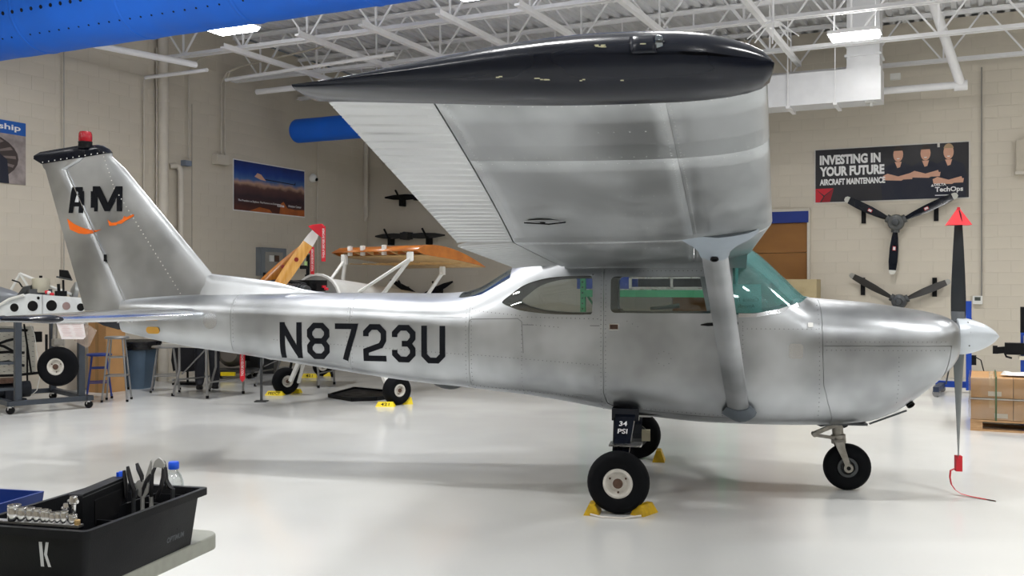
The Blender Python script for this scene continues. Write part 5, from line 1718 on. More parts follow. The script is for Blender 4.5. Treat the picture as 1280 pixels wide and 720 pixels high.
# ceiling fan
p_ = at(966, 28, 13.0)
t = thing('ceiling_fan', 'white round ceiling fan hub with splayed rods under the roof near the wing tip', 'fan', p_, ROT_BACK)
mb = MB(); mb.lathe([(.02, 0), (.11, .01), (.12, .04), (.02, .06)], (0, 0, 0), (0, 0, -1), 18); mb.obj('hub', WHITE_ROOF, t, 40)
mb = MB(); mb.cyl((0, 0, 0), (0, 0, RZ - p_.z), .02, 8); mb.obj('rod', WHITE_ROOF, t)
for k in range(8):
    a = k * PI / 4 + .2; mb = MB(); mb.bar((.1 * math.cos(a), .1 * math.sin(a), -.02), (.33 * math.cos(a), .33 * math.sin(a), -.2), .02, .012); mb.obj('stay', WHITE_ROOF, t)

# ================================================================ loose covers and chocks at the aircraft
def plane_pt(a, s, z):
    return PLANE.matrix_basis @ A(a, s, z)
PLANE_M = Matrix.Translation((.935, 7.89, 0)) @ Matrix.Rotation(-PSI, 4, 'Z')
def PW(a, s, z): return PLANE_M @ A(a, s, z)

def prop_cover(label, p, s, rz, tall):
    t = thing('propeller_tip_cover', label, 'cover', p, rz)
    mb = MB(); h = tall
    mb.add([(-s, -s * .6, 0), (s, -s * .6, 0), (s, s * .6, 0), (-s, s * .6, 0), (-s * .12, 0, h), (s * .12, 0, h)], [(0, 1, 5, 4), (1, 2, 5), (2, 3, 4, 5), (3, 0, 4), (3, 2, 1, 0)])
    mb.obj('cover', RED_PINK, t)
    mb = MB(); mb.bar((-s * .12, -.002, h), (s * .12, -.002, h), .012, .02); mb.obj('loop', RED, t)
    return t
prop_cover('bright red pyramid cover on the upper blade tip of the silver aircraft', PW(2.468, 0, 2.02), .085, -PSI, .125)
t = thing('propeller_streamer', 'red warning streamer hanging from the lower blade tip to the floor', 'streamer', PW(2.468, 0, 0), -PSI)
mb = MB(); mb.loft([[Vector((x, y, z)) for x, y in ((-.022, -.03), (.022, -.03), (.022, .03), (-.022, .03))] for z in (.285, .17)]); mb.obj('sleeve', RED, t)
rb = [(-.015, 0, .19), (-.055, 0, .17), (-.06, 0, .12), (-.055, -.02, .07), (-.035, -.05, .035), (.0, -.08, .012), (.06, -.13, .005), (.14, -.2, .003), (.19, -.25, .003)]
mb = MB(); mb.loft([[Vector(p) + Vector((-.003 - .0 * i, -.016, .001)), Vector(p) + Vector((.003, -.016, .001)), Vector(p) + Vector((.003, .016, .001)), Vector(p) + Vector((-.003, .016, .001))] for i, p in enumerate(rb)])
mb.obj('ribbon', RED, t, 40)
g_ = ground(303, 477)
t = thing('remove_before_flight_tag', 'red remove before flight ribbon hanging below the tailcone', 'ribbon', PW(un(303, 447, .0)[0], .0, 0), 0)
zr0, zr1 = un(303, 440, 0)[1] , un(303, 478, 0)[1]
mb = MB(); mb.prism([(-.022, zr0), (.022, zr0), (.022, zr1 + .03), (0, zr1), (-.022, zr1 + .03)], lambda p, q: (p, -.002, q), lambda p, q: (p, .002, q)); mb.obj('ribbon', RED, t)
mb = MB(); 
vs, fs = text_pts('REMOVE BEFORE FLIGHT', .0)
text_into(mb, 'REMOVE BEFORE FLIGHT', lambda x, y: (.011 - y, -.0035, zr1 + .045 + (zr0 - zr1 - .05) - x), zr0 - zr1 - .06, .022, .01); mb.obj('lettering', WHITE_PRINT, t, fix=False)

def chock(label, p, rz, m=YELLOW, L=.20, H=.06, Bd=.11, text=None, group='yellow wheel chocks'):
    """ridge-shaped block with bevelled ends"""
    t = thing('wheel_chock', label, 'wheel chock', p, rz, group)
    mb = MB(); x, y = L / 2, Bd / 2
    mb.add([(-x, -y, 0), (x, -y, 0), (x, y, 0), (-x, y, 0), (-x * .78, -.02, H), (x * .78, -.02, H), (x * .78, .02, H), (-x * .78, .02, H)],
           [(3, 2, 1, 0), (4, 5, 6, 7), (0, 1, 5, 4), (1, 2, 6, 5), (2, 3, 7, 6), (3, 0, 4, 7)])
    mb.obj('block', m, t)
    if text:
        mb = MB(); w = L * (.45 if len(text) < 4 else .66)
        sl = (y - .02) / H
        text_into(mb, text, lambda a, b: (a - w / 2, -y + (b + .014) * sl - .002, b + .014), w, H * .6, .015); mb.obj('lettering', BLACK, t, fix=False)
    return t
rzp = -PSI
chock('worn yellow chock behind the near main wheel', PW(-.175, 1.14, 0), rzp + PI / 2, YELLOW_OLD, .19, .07)
chock('worn yellow chock in front of the near main wheel', PW(.175, 1.10, 0), rzp + PI / 2 - .5, YELLOW_OLD, .19, .07)
chock('worn yellow chock at the far main wheel', PW(.20, -1.0, 0), rzp + PI / 2, YELLOW_OLD, .19, .10)
mb = MB(); mb.tube([PW(-.18, 1.24, .012), PW(-.1, 1.28, .006), PW(.05, 1.29, .006), PW(.16, 1.22, .012)], .007, 6)
tag(mb.obj('chock_rope', mat('white_rope', srgb(214, 208, 200), .8), None, 40), 'thin white rope joining the chocks of the near main wheel', 'rope')

# ================================================================ second aircraft: open wooden wing, behind the tail
gL, gR = ground(357, 493), ground(496, 506)
axle = (gR - gL); axle.z = 0; TRK = axle.length
ang = math.atan2(axle.y, axle.x)
mid = (gL + gR) / 2
BG = thing('wooden_wing_aircraft', 'unfinished light aircraft with an open wooden wing on white struts behind the tail', 'aircraft', mid, ang)
# local: x along the axle to the right, -y is towards its nose (to the camera and left)
inv = (Matrix.Translation(mid) @ Matrix.Rotation(ang, 4, 'Z')).inverted()
def bl(x, y, D): return inv @ at(x, y, D)
def bz(x, y, z): return inv @ atz(x, y, z)
for sx in (-1, 1):
    p = Vector((sx * TRK / 2, 0, .195))
    make_wheel('main_wheel', p, .198, .19, BG, (1, -.25, 0) if sx > 0 else (1, -.3, 0), .42)
q1 = bl(376, 456, mid.y + .1); q2 = bl(361, 477, gL.y)
mb = MB(); mb.bar((-TRK / 2 + .28, .05, .56), (-TRK / 2 + .13, -.02, .2), .07, .05); mb.bar((-TRK / 2 + .34, .05, .5), (-TRK / 2 + .16, .1, .17), .04, .03); mb.obj('gear_leg', WHITE, BG)
mb = MB(); mb.bar((TRK / 2 - .45, .05, .62), (TRK / 2 - .12, 0, .2), .07, .05); mb.obj('gear_leg', WHITE, BG)
# fuselage: tapering open tube frame under a silver cowl, hidden for the most part
mb = MB(); rings = []
for y, w, z0_, z1_ in ((-1.55, .28, .72, 1.22), (-1.2, .38, .62, 1.38), (-.6, .42, .58, 1.42), (.3, .40, .60, 1.45), (1.4, .30, .70, 1.40), (3.0, .14, .85, 1.25), (4.2, .05, .95, 1.1)):
    rings.append([Vector((w * math.cos(k * PI / 8), y, (z0_ + z1_) / 2 + (z1_ - z0_) / 2 * math.sin(k * PI / 8))) for k in range(16)])
mb.loft(rings); mb.obj('fuselage', mat('silver_dope_fabric', srgb(176, 178, 180), .4, .4), BG, 40)
mb = MB(); rings = []
for k in range(13):
    a = PI * k / 12
    rings.append([Vector((.45 * math.cos(a), y, 1.38 + .36 * math.sin(a))) for y in (-.42, -.38)] + [Vector((.42 * math.cos(a), y, 1.38 + .33 * math.sin(a))) for y in (-.38, -.42)])
mb.loft(rings); cf = mb.obj('cockpit_former', WHITE, BG, 40)
mb = MB(); mb.prism([(.425 * math.cos(PI * k / 12), 1.38 + .335 * math.sin(PI * k / 12)) for k in range(13)], lambda p, q: (p, -.41, q), lambda p, q: (p, -.395, q)); mb.obj('former_panel', mat('grey_former_panel', srgb(150, 150, 146), .5), cf)
mb = MB(); rings = []
for y, w, h in ((-.38, .40, .31), (.2, .34, .26), (.9, .24, .18), (1.6, .14, .10)):
    rings.append([Vector((w * math.cos(PI * k / 10), y, 1.38 + h * math.sin(PI * k / 10))) for k in range(11)])
mb.loft(rings); mb.obj('turtle_deck', mat('grey_turtle_deck', srgb(190, 190, 186), .5), BG, 50)
# engine with cylinders
mb = MB(); mb.box((.0, -.95, 1.44), (.44, .6, .34)); mb.box((.15, -.75, 1.60), (.5, .3, .09)); mb.obj('engine_block', BLACK, BG)
for sx in (-1, 1):
    for k in range(2):
        mb = MB(); 
        for f in range(5): mb.cyl((sx * (.22 + .05 * f), -1.28 + .26 * k, 1.50), (sx * (.24 + .05 * f), -1.28 + .26 * k, 1.50), .10 - .012 * (f == 4), 12)
        mb.cyl((sx * .2, -1.28 + .26 * k, 1.50), (sx * .48, -1.28 + .26 * k, 1.50), .075, 12); mb.obj('engine_cylinder', DKSTEEL, BG, 40)
mb = MB(); mb.tube([(-.3, -1.1, 1.60), (-.1, -.9, 1.64), (.25, -.95, 1.60), (.45, -.8, 1.54)], .03, 8); mb.box((.42, -.78, 1.55), (.12, .16, .1)); mb.obj('intake_pipes', BLACK, BG, 40)
mb = MB(); mb.box((.50, -.75, 1.56), (.03, .05, .03)); mb.cyl((.52, -.75, 1.53), (.57, -.75, 1.53), .016, 10); mb.obj('red_fittings', RED, BG)
# wing: box of spars and ribs, covered top, open front
WY = {}
pLf, pRf = bz(420, 312, 2.03), bz(513, 313, 2.03)
w0, w1 = bl(421, 313, 14.3), bl(513, 314, 13.2)
x0_, x1_ = w0.x, w1.x
yF = (w0.y + w1.y) / 2; zW = (w0.z + w1.z) / 2 - .01
pe = bl(573, 346, 14.2)
CH = 1.55
def airf(x, up):
    t_ = .105 * 1.6 * (.2969 * math.sqrt(x) - .126 * x - .3516 * x * x + .2843 * x**3 - .1036 * x**4) * 5 * .6
    c_ = .10 * x * (1 - x) * 2
    return c_ + t_ if up else c_ * .6 - t_ * .7
def wring(x, y0=0, y1=1, n=10):
    return [Vector((x, yF + CH * (y0 + (y1 - y0) * i / n), zW + CH * airf(y0 + (y1 - y0) * i / n, True) - .20 * (y0 + (y1 - y0) * i / n))) for i in range(n + 1)]
def lring(x, y0=0, y1=1, n=10):
    return [Vector((x, yF + CH * (y0 + (y1 - y0) * i / n), zW + CH * airf(y0 + (y1 - y0) * i / n, False) - .20 * (y0 + (y1 - y0) * i / n))) for i in range(n, -1, -1)]
wg = bpy.data.objects.new('wing', None); COL.objects.link(wg); wg.parent = BG
mb = MB(); mb.loft([wring(x0_, .0), wring(x1_, .0)], closed=False); o = mb.obj('upper_skin', ORANGE_WOOD, wg, 40); o.modifiers.new('sheet', 'SOLIDIFY').thickness = .006
mb = MB(); mb.loft([lring(x0_ + .02, .12), lring(x1_ - .02, .12)], closed=False); o = mb.obj('lower_skin', PALE_WOOD, wg, 40); o.modifiers.new('sheet', 'SOLIDIFY').thickness = .006
for k in range(8):
    xx = lerp(x0_, x1_, k / 7)
    mb = MB(); th = .012
    prof = [(p.y, p.z) for p in wring(0)] + [(p.y, p.z) for p in lring(0)][1:-1]
    mb.prism(prof, lambda a, b: (xx - th, a, b - .004), lambda a, b: (xx + th, a, b - .004)); mb.obj('rib', ORANGE_WOOD if k in (0, 7) else PALE_WOOD, wg)
for yy, hh in ((.10, .12), (.62, .10)):
    mb = MB(); z_ = zW + CH * (airf(yy, True) + airf(yy, False)) / 2 - .2 * yy
    mb.box(((x0_ + x1_) / 2, yF + CH * yy, z_), (x1_ - x0_ - .01, .03, hh * .9)); mb.obj('spar', ORANGE_WOOD, wg)
for xx, zz in ((x0_ + .3, 0), (lerp(x0_, x1_, .6), 0), (x0_ + .55, .02)):
    mb = MB(); mb.box((xx, yF + .07, zW + .02), (.05, .05, .14)); mb.obj('white_fitting', WHITE, wg)
for k in range(6):
    xx = lerp(x0_, x1_, (k + .5) / 6); mb = MB(); mb.box((xx, yF + CH * .55, zW - .16), (.02, CH * .8, .012)); mb.obj('batten', PALE_WOOD, wg)
# cabane struts
S = lambda x, y, D: bl(x, y, D)
for nm, a_, b_ in (('strut', S(430, 326, 14.1), S(409, 356, 14.0)), ('strut', S(431, 328, 14.1), S(428, 358, 14.2)), ('strut', S(513, 323, 13.3), S(444, 368, 13.6)),
                   ('strut', S(512, 324, 13.4), S(477, 370, 13.9)), ('strut', S(553, 341, 14.1), S(532, 372, 14.3))):
    d = (b_ - a_); b2 = a_ + d * 1.25
    mb = MB(); mb.tube([a_, b2], .036, 10, flat=.6); st_ = mb.obj(nm, WHITE, BG, 50)
    mb = MB(); mb.box(a_ + Vector((0, 0, .03)), (.06, .06, .12)); mb.obj('strut_fitting', WHITE, st_)
# wooden propeller, one blade up to the right
def wood_prop(root, toloc, hubpix, tippix, D, m, tipm, wid, pre):
    hub = at(hubpix[0], hubpix[1], D); tip = at(tippix[0], tippix[1], D)
    e = tip - hub; L = e.length; d = e.normalized(); n = Vector((d.z, 0, -d.x))
    for sg in (1, -1):
        mb = MB()
        def ring(s, w, th): return [toloc(hub + d * (sg * L * s) + n * (x * w) + Vector((0, y * th, 0))) for x, y in ((-.5, 0), (-.3, -.4), (.2, -.5), (.5, 0), (.2, .2), (-.3, .2))]
        mb.loft([ring(.0, wid * .8, .10), ring(.12, wid * .9, .09), ring(.3, wid, .05), ring(.6, wid * .95, .03), ring(.80, wid * .85, .02)]); bo = mb.obj(pre + 'blade', m, root, 40)
        mb = MB(); mb.loft([ring(.80, wid * .86, .021), ring(.92, wid * .78, .016), ring(1.0, wid * .6, .012)]); mb.obj('blade_tip', tipm, bo, 40)
        if sg > 0:
            mb = MB(); c = hub + d * (L * .52) + Vector((0, -.022, 0)); mb.cyl(toloc(c), toloc(c + Vector((0, -.006, 0))), .028, 12); mb.obj('maker_badge', mat('dark_red_badge', srgb(130, 30, 24), .4), bo)
    mb = MB(); mb.cyl(toloc(hub + Vector((0, -.06, 0))), toloc(hub + Vector((0, .12, 0))), .10, 16); mb.obj(pre + 'hub', m, root, 40)
    return hub
wood_prop(BG, lambda p: inv @ p, (345, 362), (395, 290), 12.3, PROP_WOOD, WHITE, .16, 'propeller_')
hb_ = at(322, 362, 13.2)
t = thing('wooden_propeller', 'darker brown wooden propeller on a stand behind the light varnished one', 'propeller', (hb_.x, hb_.y, 0), 0)
wood_prop(t, lambda p: p - Vector((hb_.x, hb_.y, 0)), (322, 362), (384, 307), 13.2, DARK_WOOD, DARK_WOOD, .17, '')
mb = MB(); mb.box((0, .2, hb_.z / 2), (.03, .03, hb_.z)); mb.box((0, .2, .008), (.16, .16, .016)); mb.cyl((0, .1, hb_.z), (0, .22, hb_.z), .05, 12); mb.obj('stand', DKSTEEL, t)
def blade_cover(label, pts, D, stream, txt):
    t = thing('propeller_tip_cover', label, 'cover', at(pts[0][0], pts[0][1], D), 0)
    o = at(pts[0][0], pts[0][1], D)
    P = [at(x, y, D) - o for x, y in pts]
    mb = MB(); n = len(P)
    mb.add([p + Vector((0, -.05, 0)) for p in P] + [p + Vector((0, .05, 0)) for p in P], [tuple(range(n)), tuple(range(2 * n - 1, n - 1, -1))] + [(i, n + i, n + (i + 1) % n, (i + 1) % n) for i in range(n)])
    mb.obj('cover', RED, t)
    s0, s1 = at(*stream[0], D) - o, at(*stream[1], D) - o; ln = s0.z - s1.z
    mb = MB(); mb.prism([(-.026, s0.z), (.026, s0.z), (.026, s1.z), (-.026, s1.z)], lambda p, q: (s0.x + p, -.062, q), lambda p, q: (s0.x + p, -.058, q)); rbn = mb.obj('streamer', RED, t)
    mb = MB(); text_into(mb, 'REMOVE BEFORE FLIGHT', lambda x, y: (s0.x + .013 - y, -.0635, s0.z - .03 - x), ln - .07, .026, .01); mb.obj('lettering', WHITE_PRINT, rbn, fix=False)
blade_cover('red cover with streamer on the tip of the light wooden propeller', [(386, 283), (392, 281), (403, 280), (406, 284), (405, 299), (395, 291)], 12.15, ((405.5, 283), (405, 327)), True)
blade_cover('red cover with streamer on the tip of the darker wooden propeller', [(377, 305), (382, 304), (392, 310), (391, 318), (386, 316), (380, 311)], 13.1, ((391.5, 309), (391.5, 343)), True)
t = thing('engine_cowling', 'crumpled bright aluminium cowling lying behind the dorsal fin', 'cowling', at(355, 358, 12.6), 0)
mb = MB(); rings = []
for i in range(9):
    s = i / 8; r = .16 * math.sin(PI * (.12 + .8 * s)); rings.append([Vector((-.25 + .55 * s, .2 * math.cos(PI * k / 8), -.12 + r * math.sin(PI * k / 8) * (1 + .12 * math.sin(i * 2.3 + k)))) for k in range(9)])
mb.loft(rings); mb.obj('cowl_shell', ALU_POL, t, 50)
# lighting stand and its black tripod legs
b_ = at(383, 352, 16.9)
t = thing('tripod_stand', 'black tripod stand with a green clip behind the wooden propellers', 'stand', Vector((b_.x, b_.y, 0)), 0)
zt_ = at(386, 318, 16.9).z
mb = MB(); mb.cyl((0, 0, .6), (.03, 0, zt_), .03, 10); mb.obj('pole', BLACK, t, 40)
for k in range(3):
    a = k * 2 * PI / 3 + .4; mb = MB(); mb.bar((0, 0, zt_ - .35), (.45 * math.cos(a), .45 * math.sin(a), .0), .04, .04); mb.obj('leg', BLACK, t)
mb = MB(); mb.box((-.04, -.03, zt_ - .22), (.12, .06, .06)); mb.obj('clamp', BLACK, t)
mb = MB(); mb.box((.0, -.04, zt_ - .16), (.05, .03, .08)); mb.obj('green_clip', mat('pale_green_clip', srgb(170, 200, 130), .5), t)
# little machine in front of the wall panel
b_ = at(328, 352, 17.9)
t = thing('hand_tool_rack', 'black and white upright tool rack left of the wooden propellers', 'rack', Vector((b_.x, b_.y, 0)), 0)
mb = MB(); mb.box((0, 0, .6), (.5, .35, 1.2)); mb.obj('cabinet', DKSTEEL, t)
for k, (x, h) in enumerate(((-.18, .38), (-.06, .30), (.02, .62), (.10, .50), (.18, .34))):
    mb = MB(); mb.bar((x - .03, 0, 1.2), (x + .02, 0, 1.2 + h), .05, .04); mb.box((x, -.02, 1.2 + h * .7), (.08, .06, .06)); mb.obj('tool', BLACK if k % 2 == 0 else WHITE, t)

# chocks and wheel of the aircraft behind
chock('bright yellow lettered chock before the left wheel of the wooden-wing aircraft', ground(344, 494), -.12, YELLOW, .27, .06, .12, 'PEDCT')
chock('bright yellow chock behind the left wheel of the wooden-wing aircraft', ground(370, 491), -.3, YELLOW, .16, .06, .12)
chock('bright yellow numbered chock before the right wheel of the wooden-wing aircraft', ground(482, 508), -.05, YELLOW, .25, .06, .12, '421')
chock('bright yellow chock behind the right wheel of the wooden-wing aircraft', ground(509, 505), .25, YELLOW, .14, .09, .12)
chock('bright yellow numbered chock at the small far wheel below the tailcone', ground(387, 472), 0, YELLOW, .26, .07, .12, '421')
chock('bright yellow chock right of the small far wheel below the tailcone', ground(410, 470), 0, YELLOW, .14, .10, .12)
g_ = ground(403, 470)
t = thing('spare_wheel_dolly', 'small far wheel on a dolly partly hidden below the tailcone', 'wheel', g_, 0)
make_wheel('tyre', (0, 0, .17), .17, .14, t, (.35, -1, 0), .45, HUB_WHITE)
mb = MB(); mb.bar((0, .12, .17), (-.25, .3, .55), .06, .06); mb.bar((-.25, .3, .55), (-.25, .3, .9), .06, .06); mb.obj('leg', WHITE, t)
# black drip tray on the floor
pts = [ground(411, 497), ground(440, 502), ground(470, 501), ground(484, 499), ground(484, 492), ground(443, 488)]
o = pts[0]
t = thing('drip_tray', 'flat black drip tray on the floor behind the right background wheel', 'tray', (o.x, o.y, 0), 0)
mb = MB(); mb.prism([(p.x - o.x, p.y - o.y) for p in pts], lambda x, y: (x, y, 0), lambda x, y: (x, y, .03)); mb.obj('tray', BLACK_PL, t)
mb = MB()
for i in range(len(pts)):
    a_, b_ = pts[i] - o, pts[(i + 1) % len(pts)] - o; mb.bar((a_.x, a_.y, .03), (b_.x, b_.y, .03), .03, .05)
mb.obj('rim', BLACK_PL, t)

# ================================================================ left side: training stand and shop furniture
def caster(p, r, parent, name='caster', m=BLACK):
    mb = MB(); p = Vector(p)
    mb.lathe([(r * .4, -.018), (r, -.014), (r, .014), (r * .4, .018)], (p.x, p.y, r), (.6, .8, 0), 14)
    w = mb.obj(name, m, parent, 40)
    mb = MB(); mb.box((p.x, p.y, r * 1.9), (.05, .05, .035)); mb.bar((p.x - .02, p.y, r), (p.x - .02, p.y, r * 1.8), .008, .03); mb.bar((p.x + .02, p.y, r), (p.x + .02, p.y, r * 1.8), .008, .03); mb.obj('caster_fork', STEEL, w)
FLc, FRc, BRc = ground(13, 518), ground(111, 510), ground(57, 501)
ex_ = FRc - FLc; ang_ts = math.atan2(ex_.y, ex_.x); Lw = ex_.length; Dw = 1.34
TS = thing('landing_gear_trainer', 'grey wheeled training stand with white perforated nacelle and hanging tyre at the left edge', 'training stand', FLc, ang_ts)
TSM = (Matrix.Translation(FLc) @ Matrix.Rotation(ang_ts, 4, 'Z')).inverted()
def ts(x, y, D): return TSM @ at(x, y, D)
ZBAR = .13
for p, q in (((-.05, 0, ZBAR), (Lw + .05, 0, ZBAR)), ((-.05, Dw, ZBAR), (Lw + .05, Dw, ZBAR)), ((Lw, -.05, ZBAR), (Lw, Dw + .05, ZBAR)), ((0, -.05, ZBAR), (0, Dw + .05, ZBAR))):
    mb = MB(); mb.bar(p, q, .07, .06); mb.obj('base_rail', GREYPAINT, TS)
for p in ((0, 0), (Lw, 0), (Lw, Dw), (0, Dw)):
    caster((p[0], p[1], 0), .05, TS)
for p, h in (((.10, .06), 1.16), ((Lw - .08, .05), 1.16), ((Lw - .02, Dw - .05), 1.16), ((.1, Dw - .05), 1.16)):
    mb = MB(); mb.box((p[0], p[1], (ZBAR + h) / 2), (.075, .075, h - ZBAR)); mb.obj('post', GREYPAINT, TS)
for yy, z in ((.06, .30), (.06, .62), (.06, 1.02)):
    mb = MB(); mb.bar((-.6, yy + .25, z), (.12, yy, z), .04, .035); mb.obj('cross_rail', GREYPAINT, TS)
# nacelle on top, traced with its own depth
NM = mat('white_nacelle_paint', srgb(216, 220, 222), .3, var=.04)
nac = [(-60, 386), (0, 379), (10, 375), (22, 370), (36, 367), (60, 369), (101, 372), (104, 385), (104, 397), (60, 402), (-60, 404)]
dn = 12.6
def nf(x, y, d=0.0): return ts(x, y, dn + d)
mb = MB(); mb.add([nf(x, y) for x, y in nac] + [nf(x, y, .55) for x, y in nac], [tuple(range(len(nac))), tuple(range(2 * len(nac) - 1, len(nac) - 1, -1))] + [(i, len(nac) + i, len(nac) + (i + 1) % len(nac), (i + 1) % len(nac)) for i in range(len(nac))])
nb = mb.obj('nacelle', NM, TS)
def vdir(): return (TSM.to_3x3() @ Vector((0, -1, 0))).normalized()
VD = vdir()
for x, y, r in ((18, 384.5, .055), (41, 382.5, .068), (64.5, 382, .07), (101, 384, .05), (48, 372.5, .02)):
    c = nf(x, y)
    mb = MB(); mb.lathe([(r, -.03), (r, .004), (r * 1.14, .006), (r * 1.16, .0)], c, VD, 22, caps=False); mb.obj('hole_flange', NM, nb, 40)
    mb = MB(); mb.lathe([(r, .001), (r * .2, .002)], c, VD, 22); mb.obj('hole_shade_disc', BLACK, nb)  # black disc on the skin stands in for the shade inside the hole
mb = MB(); mb.lathe([(.05, 0), (.05, .006), (.03, .008)], nf(83, 382.5), VD, 18); o = mb.obj('data_plate', mat('reddish_plate', srgb(150, 128, 126), .5), nb)
mb = MB(); mb.bar(nf(53, 369) + VD * .005, nf(53, 397) + VD * .005, .012, .006); mb.obj('panel_seam', STEEL, nb)
mb = MB(); mb.tube([nf(-20, 400, -.02), nf(0, 381, -.02), nf(12, 374, -.02), nf(30, 369, -.02)], .02, 8); mb.obj('white_edge_tube', WHITE, nb, 40)
c = nf(51, 357, .25)
mb = MB(); mb.lathe([(.10, -.09), (.105, -.08), (.105, .085), (.10, .095), (.03, .10)], c, (0, 0, 1), 24); f_ = mb.obj('air_filter', mat('beige_filter_can', srgb(178, 174, 156), .5), TS, 40)
mb = MB(); mb.cyl(c + Vector((0, 0, .10)), c + Vector((0, 0, .13)), .02, 10); mb.obj('wing_nut', BLACK, f_)
mb = MB(); mb.box(nf(48, 367, .25), (.28, .2, .12)); mb.tube([nf(25, 372, .2), nf(32, 362, .2), nf(40, 361, .2)], .05, 8); mb.obj('carburettor', DKSTEEL, TS, 40)
for x, y in ((58.5, 365), (65, 368), (61, 366)):
    mb = MB(); mb.lathe([(.02, -.02), (.024, 0), (.018, .022)], nf(x, y, .1), (1, 0, .3), 10); mb.obj('red_cap', RED if x != 61 else WHITE, TS, 40)
mb = MB(); mb.cyl(nf(79.5, 371, .2), nf(79, 350, .2), .014, 8); dsp = mb.obj('display_post', BLACK, TS)
mb = MB(); P = [nf(74, 337, .2), nf(84, 338, .2), nf(89, 349, .2), (nf(74, 348, .2))]
mb.add(P + [p - VD * .03 for p in P], [(0, 1, 2, 3), (7, 6, 5, 4), (0, 4, 5, 1), (1, 5, 6, 2), (2, 6, 7, 3), (3, 7, 4, 0)]); mb.obj('display_screen', BLACK, dsp)
mb = MB(); mb.bar(nf(71, 346, .19), nf(90, 350, .19), .03, .02); mb.obj('display_shelf', DKSTEEL, dsp)
mb = MB(); mb.cyl(nf(74, 370, .2), nf(73, 355, .2), .02, 8); mb.box(nf(76, 367, .2), (.12, .1, .07)); mb.obj('sensor_bracket', BLACK, TS)
for a, b in (((25, 342), (36, 360)), ((25, 342), (14, 362)), ((25, 342), (55, 354)), ((62, 358), (90, 368))):
    mb = MB(); mb.tube([nf(a[0], a[1], .4), nf(b[0], b[1], .4)], .018, 8); mb.obj('engine_mount_tube', WHITE, TS, 40)
mb = MB(); mb.tube([nf(28, 359, .1), nf(24, 353, .1), nf(18, 351, .1), nf(15, 350, .1)], .010, 6); mb.obj('hose', BLACK, TS, 40)
mb = MB(); mb.lathe([(.16, -.02), (.14, .03), (.05, .06)], nf(94, 366, .5), (-1, .2, .2), 20); mb.obj('backing_plate', mat('grey_plate', srgb(150, 152, 150), .5, .3), TS, 40)
mb = MB(); rings = []
for x, w, h in ((-50, .25, .22), (0, .2, .15), (18, .14, .09), (26, .08, .04)):
    c = nf(x, 372, .7); rings.append([c + Vector((.0, w * math.cos(k * PI / 6), h * math.sin(k * PI / 6))) for k in range(12)])
mb.loft(rings); mb.obj('grey_cowl_nose', mat('grey_cowl_paint', srgb(140, 144, 150), .4, .3), TS, 50)
# wiring board below
bd = [(-50, 408), (42, 408), (45, 466), (-50, 470)]
mb = MB(); mb.add([ts(x, y, 13.1) for x, y in bd] + [ts(x, y, 13.14) for x, y in bd], [(0, 1, 2, 3), (7, 6, 5, 4), (0, 4, 5, 1), (1, 5, 6, 2), (2, 6, 7, 3), (3, 7, 4, 0)])
wb = mb.obj('wiring_board', mat('white_peg_board', srgb(214, 212, 204), .5), TS)
mb = MB()
for i in range(8):
    for j in range(9):
        x, y = -2 + i * 6, 412 + j * 6.3 + (i % 2) * 2; mb.bar(ts(x, y, 13.095), ts(x + 2.4, y + .2, 13.095), .008, .004)
stuff(mb.obj('board_slots', DKSTEEL, wb))
for pts in (((-8, 432), (8, 426), (21, 423)), ((-8, 430), (5, 433), (20, 441)), ((-8, 441), (10, 440), (30, 441)), ((-8, 454), (10, 452), (30, 457)), ((-8, 412), (10, 412), (34, 413)), ((-8, 470), (20, 469), (48, 466))):
    mb = MB(); mb.tube([ts(x, y, 13.0) for x, y in pts], .018, 8); mb.obj('wire_loom', BLACK, TS, 40)
for pts in (((30, 405), (34, 432), (34, 476)), ((34, 432), (39, 466))):
    mb = MB(); mb.tube([ts(x, y, 12.95) for x, y in pts], .012, 6); mb.obj('push_rod', BLACK, TS, 40)
mb = MB(); mb.tube([ts(x, y, 12.9) for x, y in ((38, 406), (43, 418), (46, 440), (50, 470), (46, 488), (39, 494))], .006, 6); mb.obj('white_cable', WHITE, TS, 40)
# electric motor on the base, hanging wheel
c = ts(18, 487, 12.8)
mb = MB(); mb.cyl(c - Vector((.28, 0, 0)), c + Vector((.18, 0, 0)), .105, 18); mo = mb.obj('electric_motor', mat('dark_blue_motor', srgb(22, 26, 36), .5), TS, 40)
mb = MB(); mb.box(c + Vector((-.05, -.1, -.03)), (.2, .1, .16)); mb.box(c + Vector((-.05, 0, -.13)), (.34, .2, .03)); mb.obj('motor_foot', mo.data.materials[0], mo)
mb = MB(); mb.box(ts(2, 476, 12.7), (.4, .3, .05)); mb.obj('brown_tray', RUST, TS)
wc = ts(72.5, 458, 12.55)
make_wheel('hanging_wheel', wc, .252, .19, TS, VD, .42)
mb = MB(); top = ts(69, 400, 12.75); mb.tube([top, ts(68.5, 424, 12.7), ts(71, 436, 12.68), wc - VD * .1 + Vector((0, 0, .22)), wc - VD * .12], .028, 10); mb.box(ts(72, 428, 12.65), (.12, .1, .09)); mb.obj('gear_strut', MATS['oily_grey_steel'], TS, 40)
mb = MB(); mb.box(ts(47, 421, 13.4), (.09, .09, .14)); mb.box(ts(58, 430, 13.4), (.02, .05, .26)); mb.obj('junction_block', BLACK, TS)
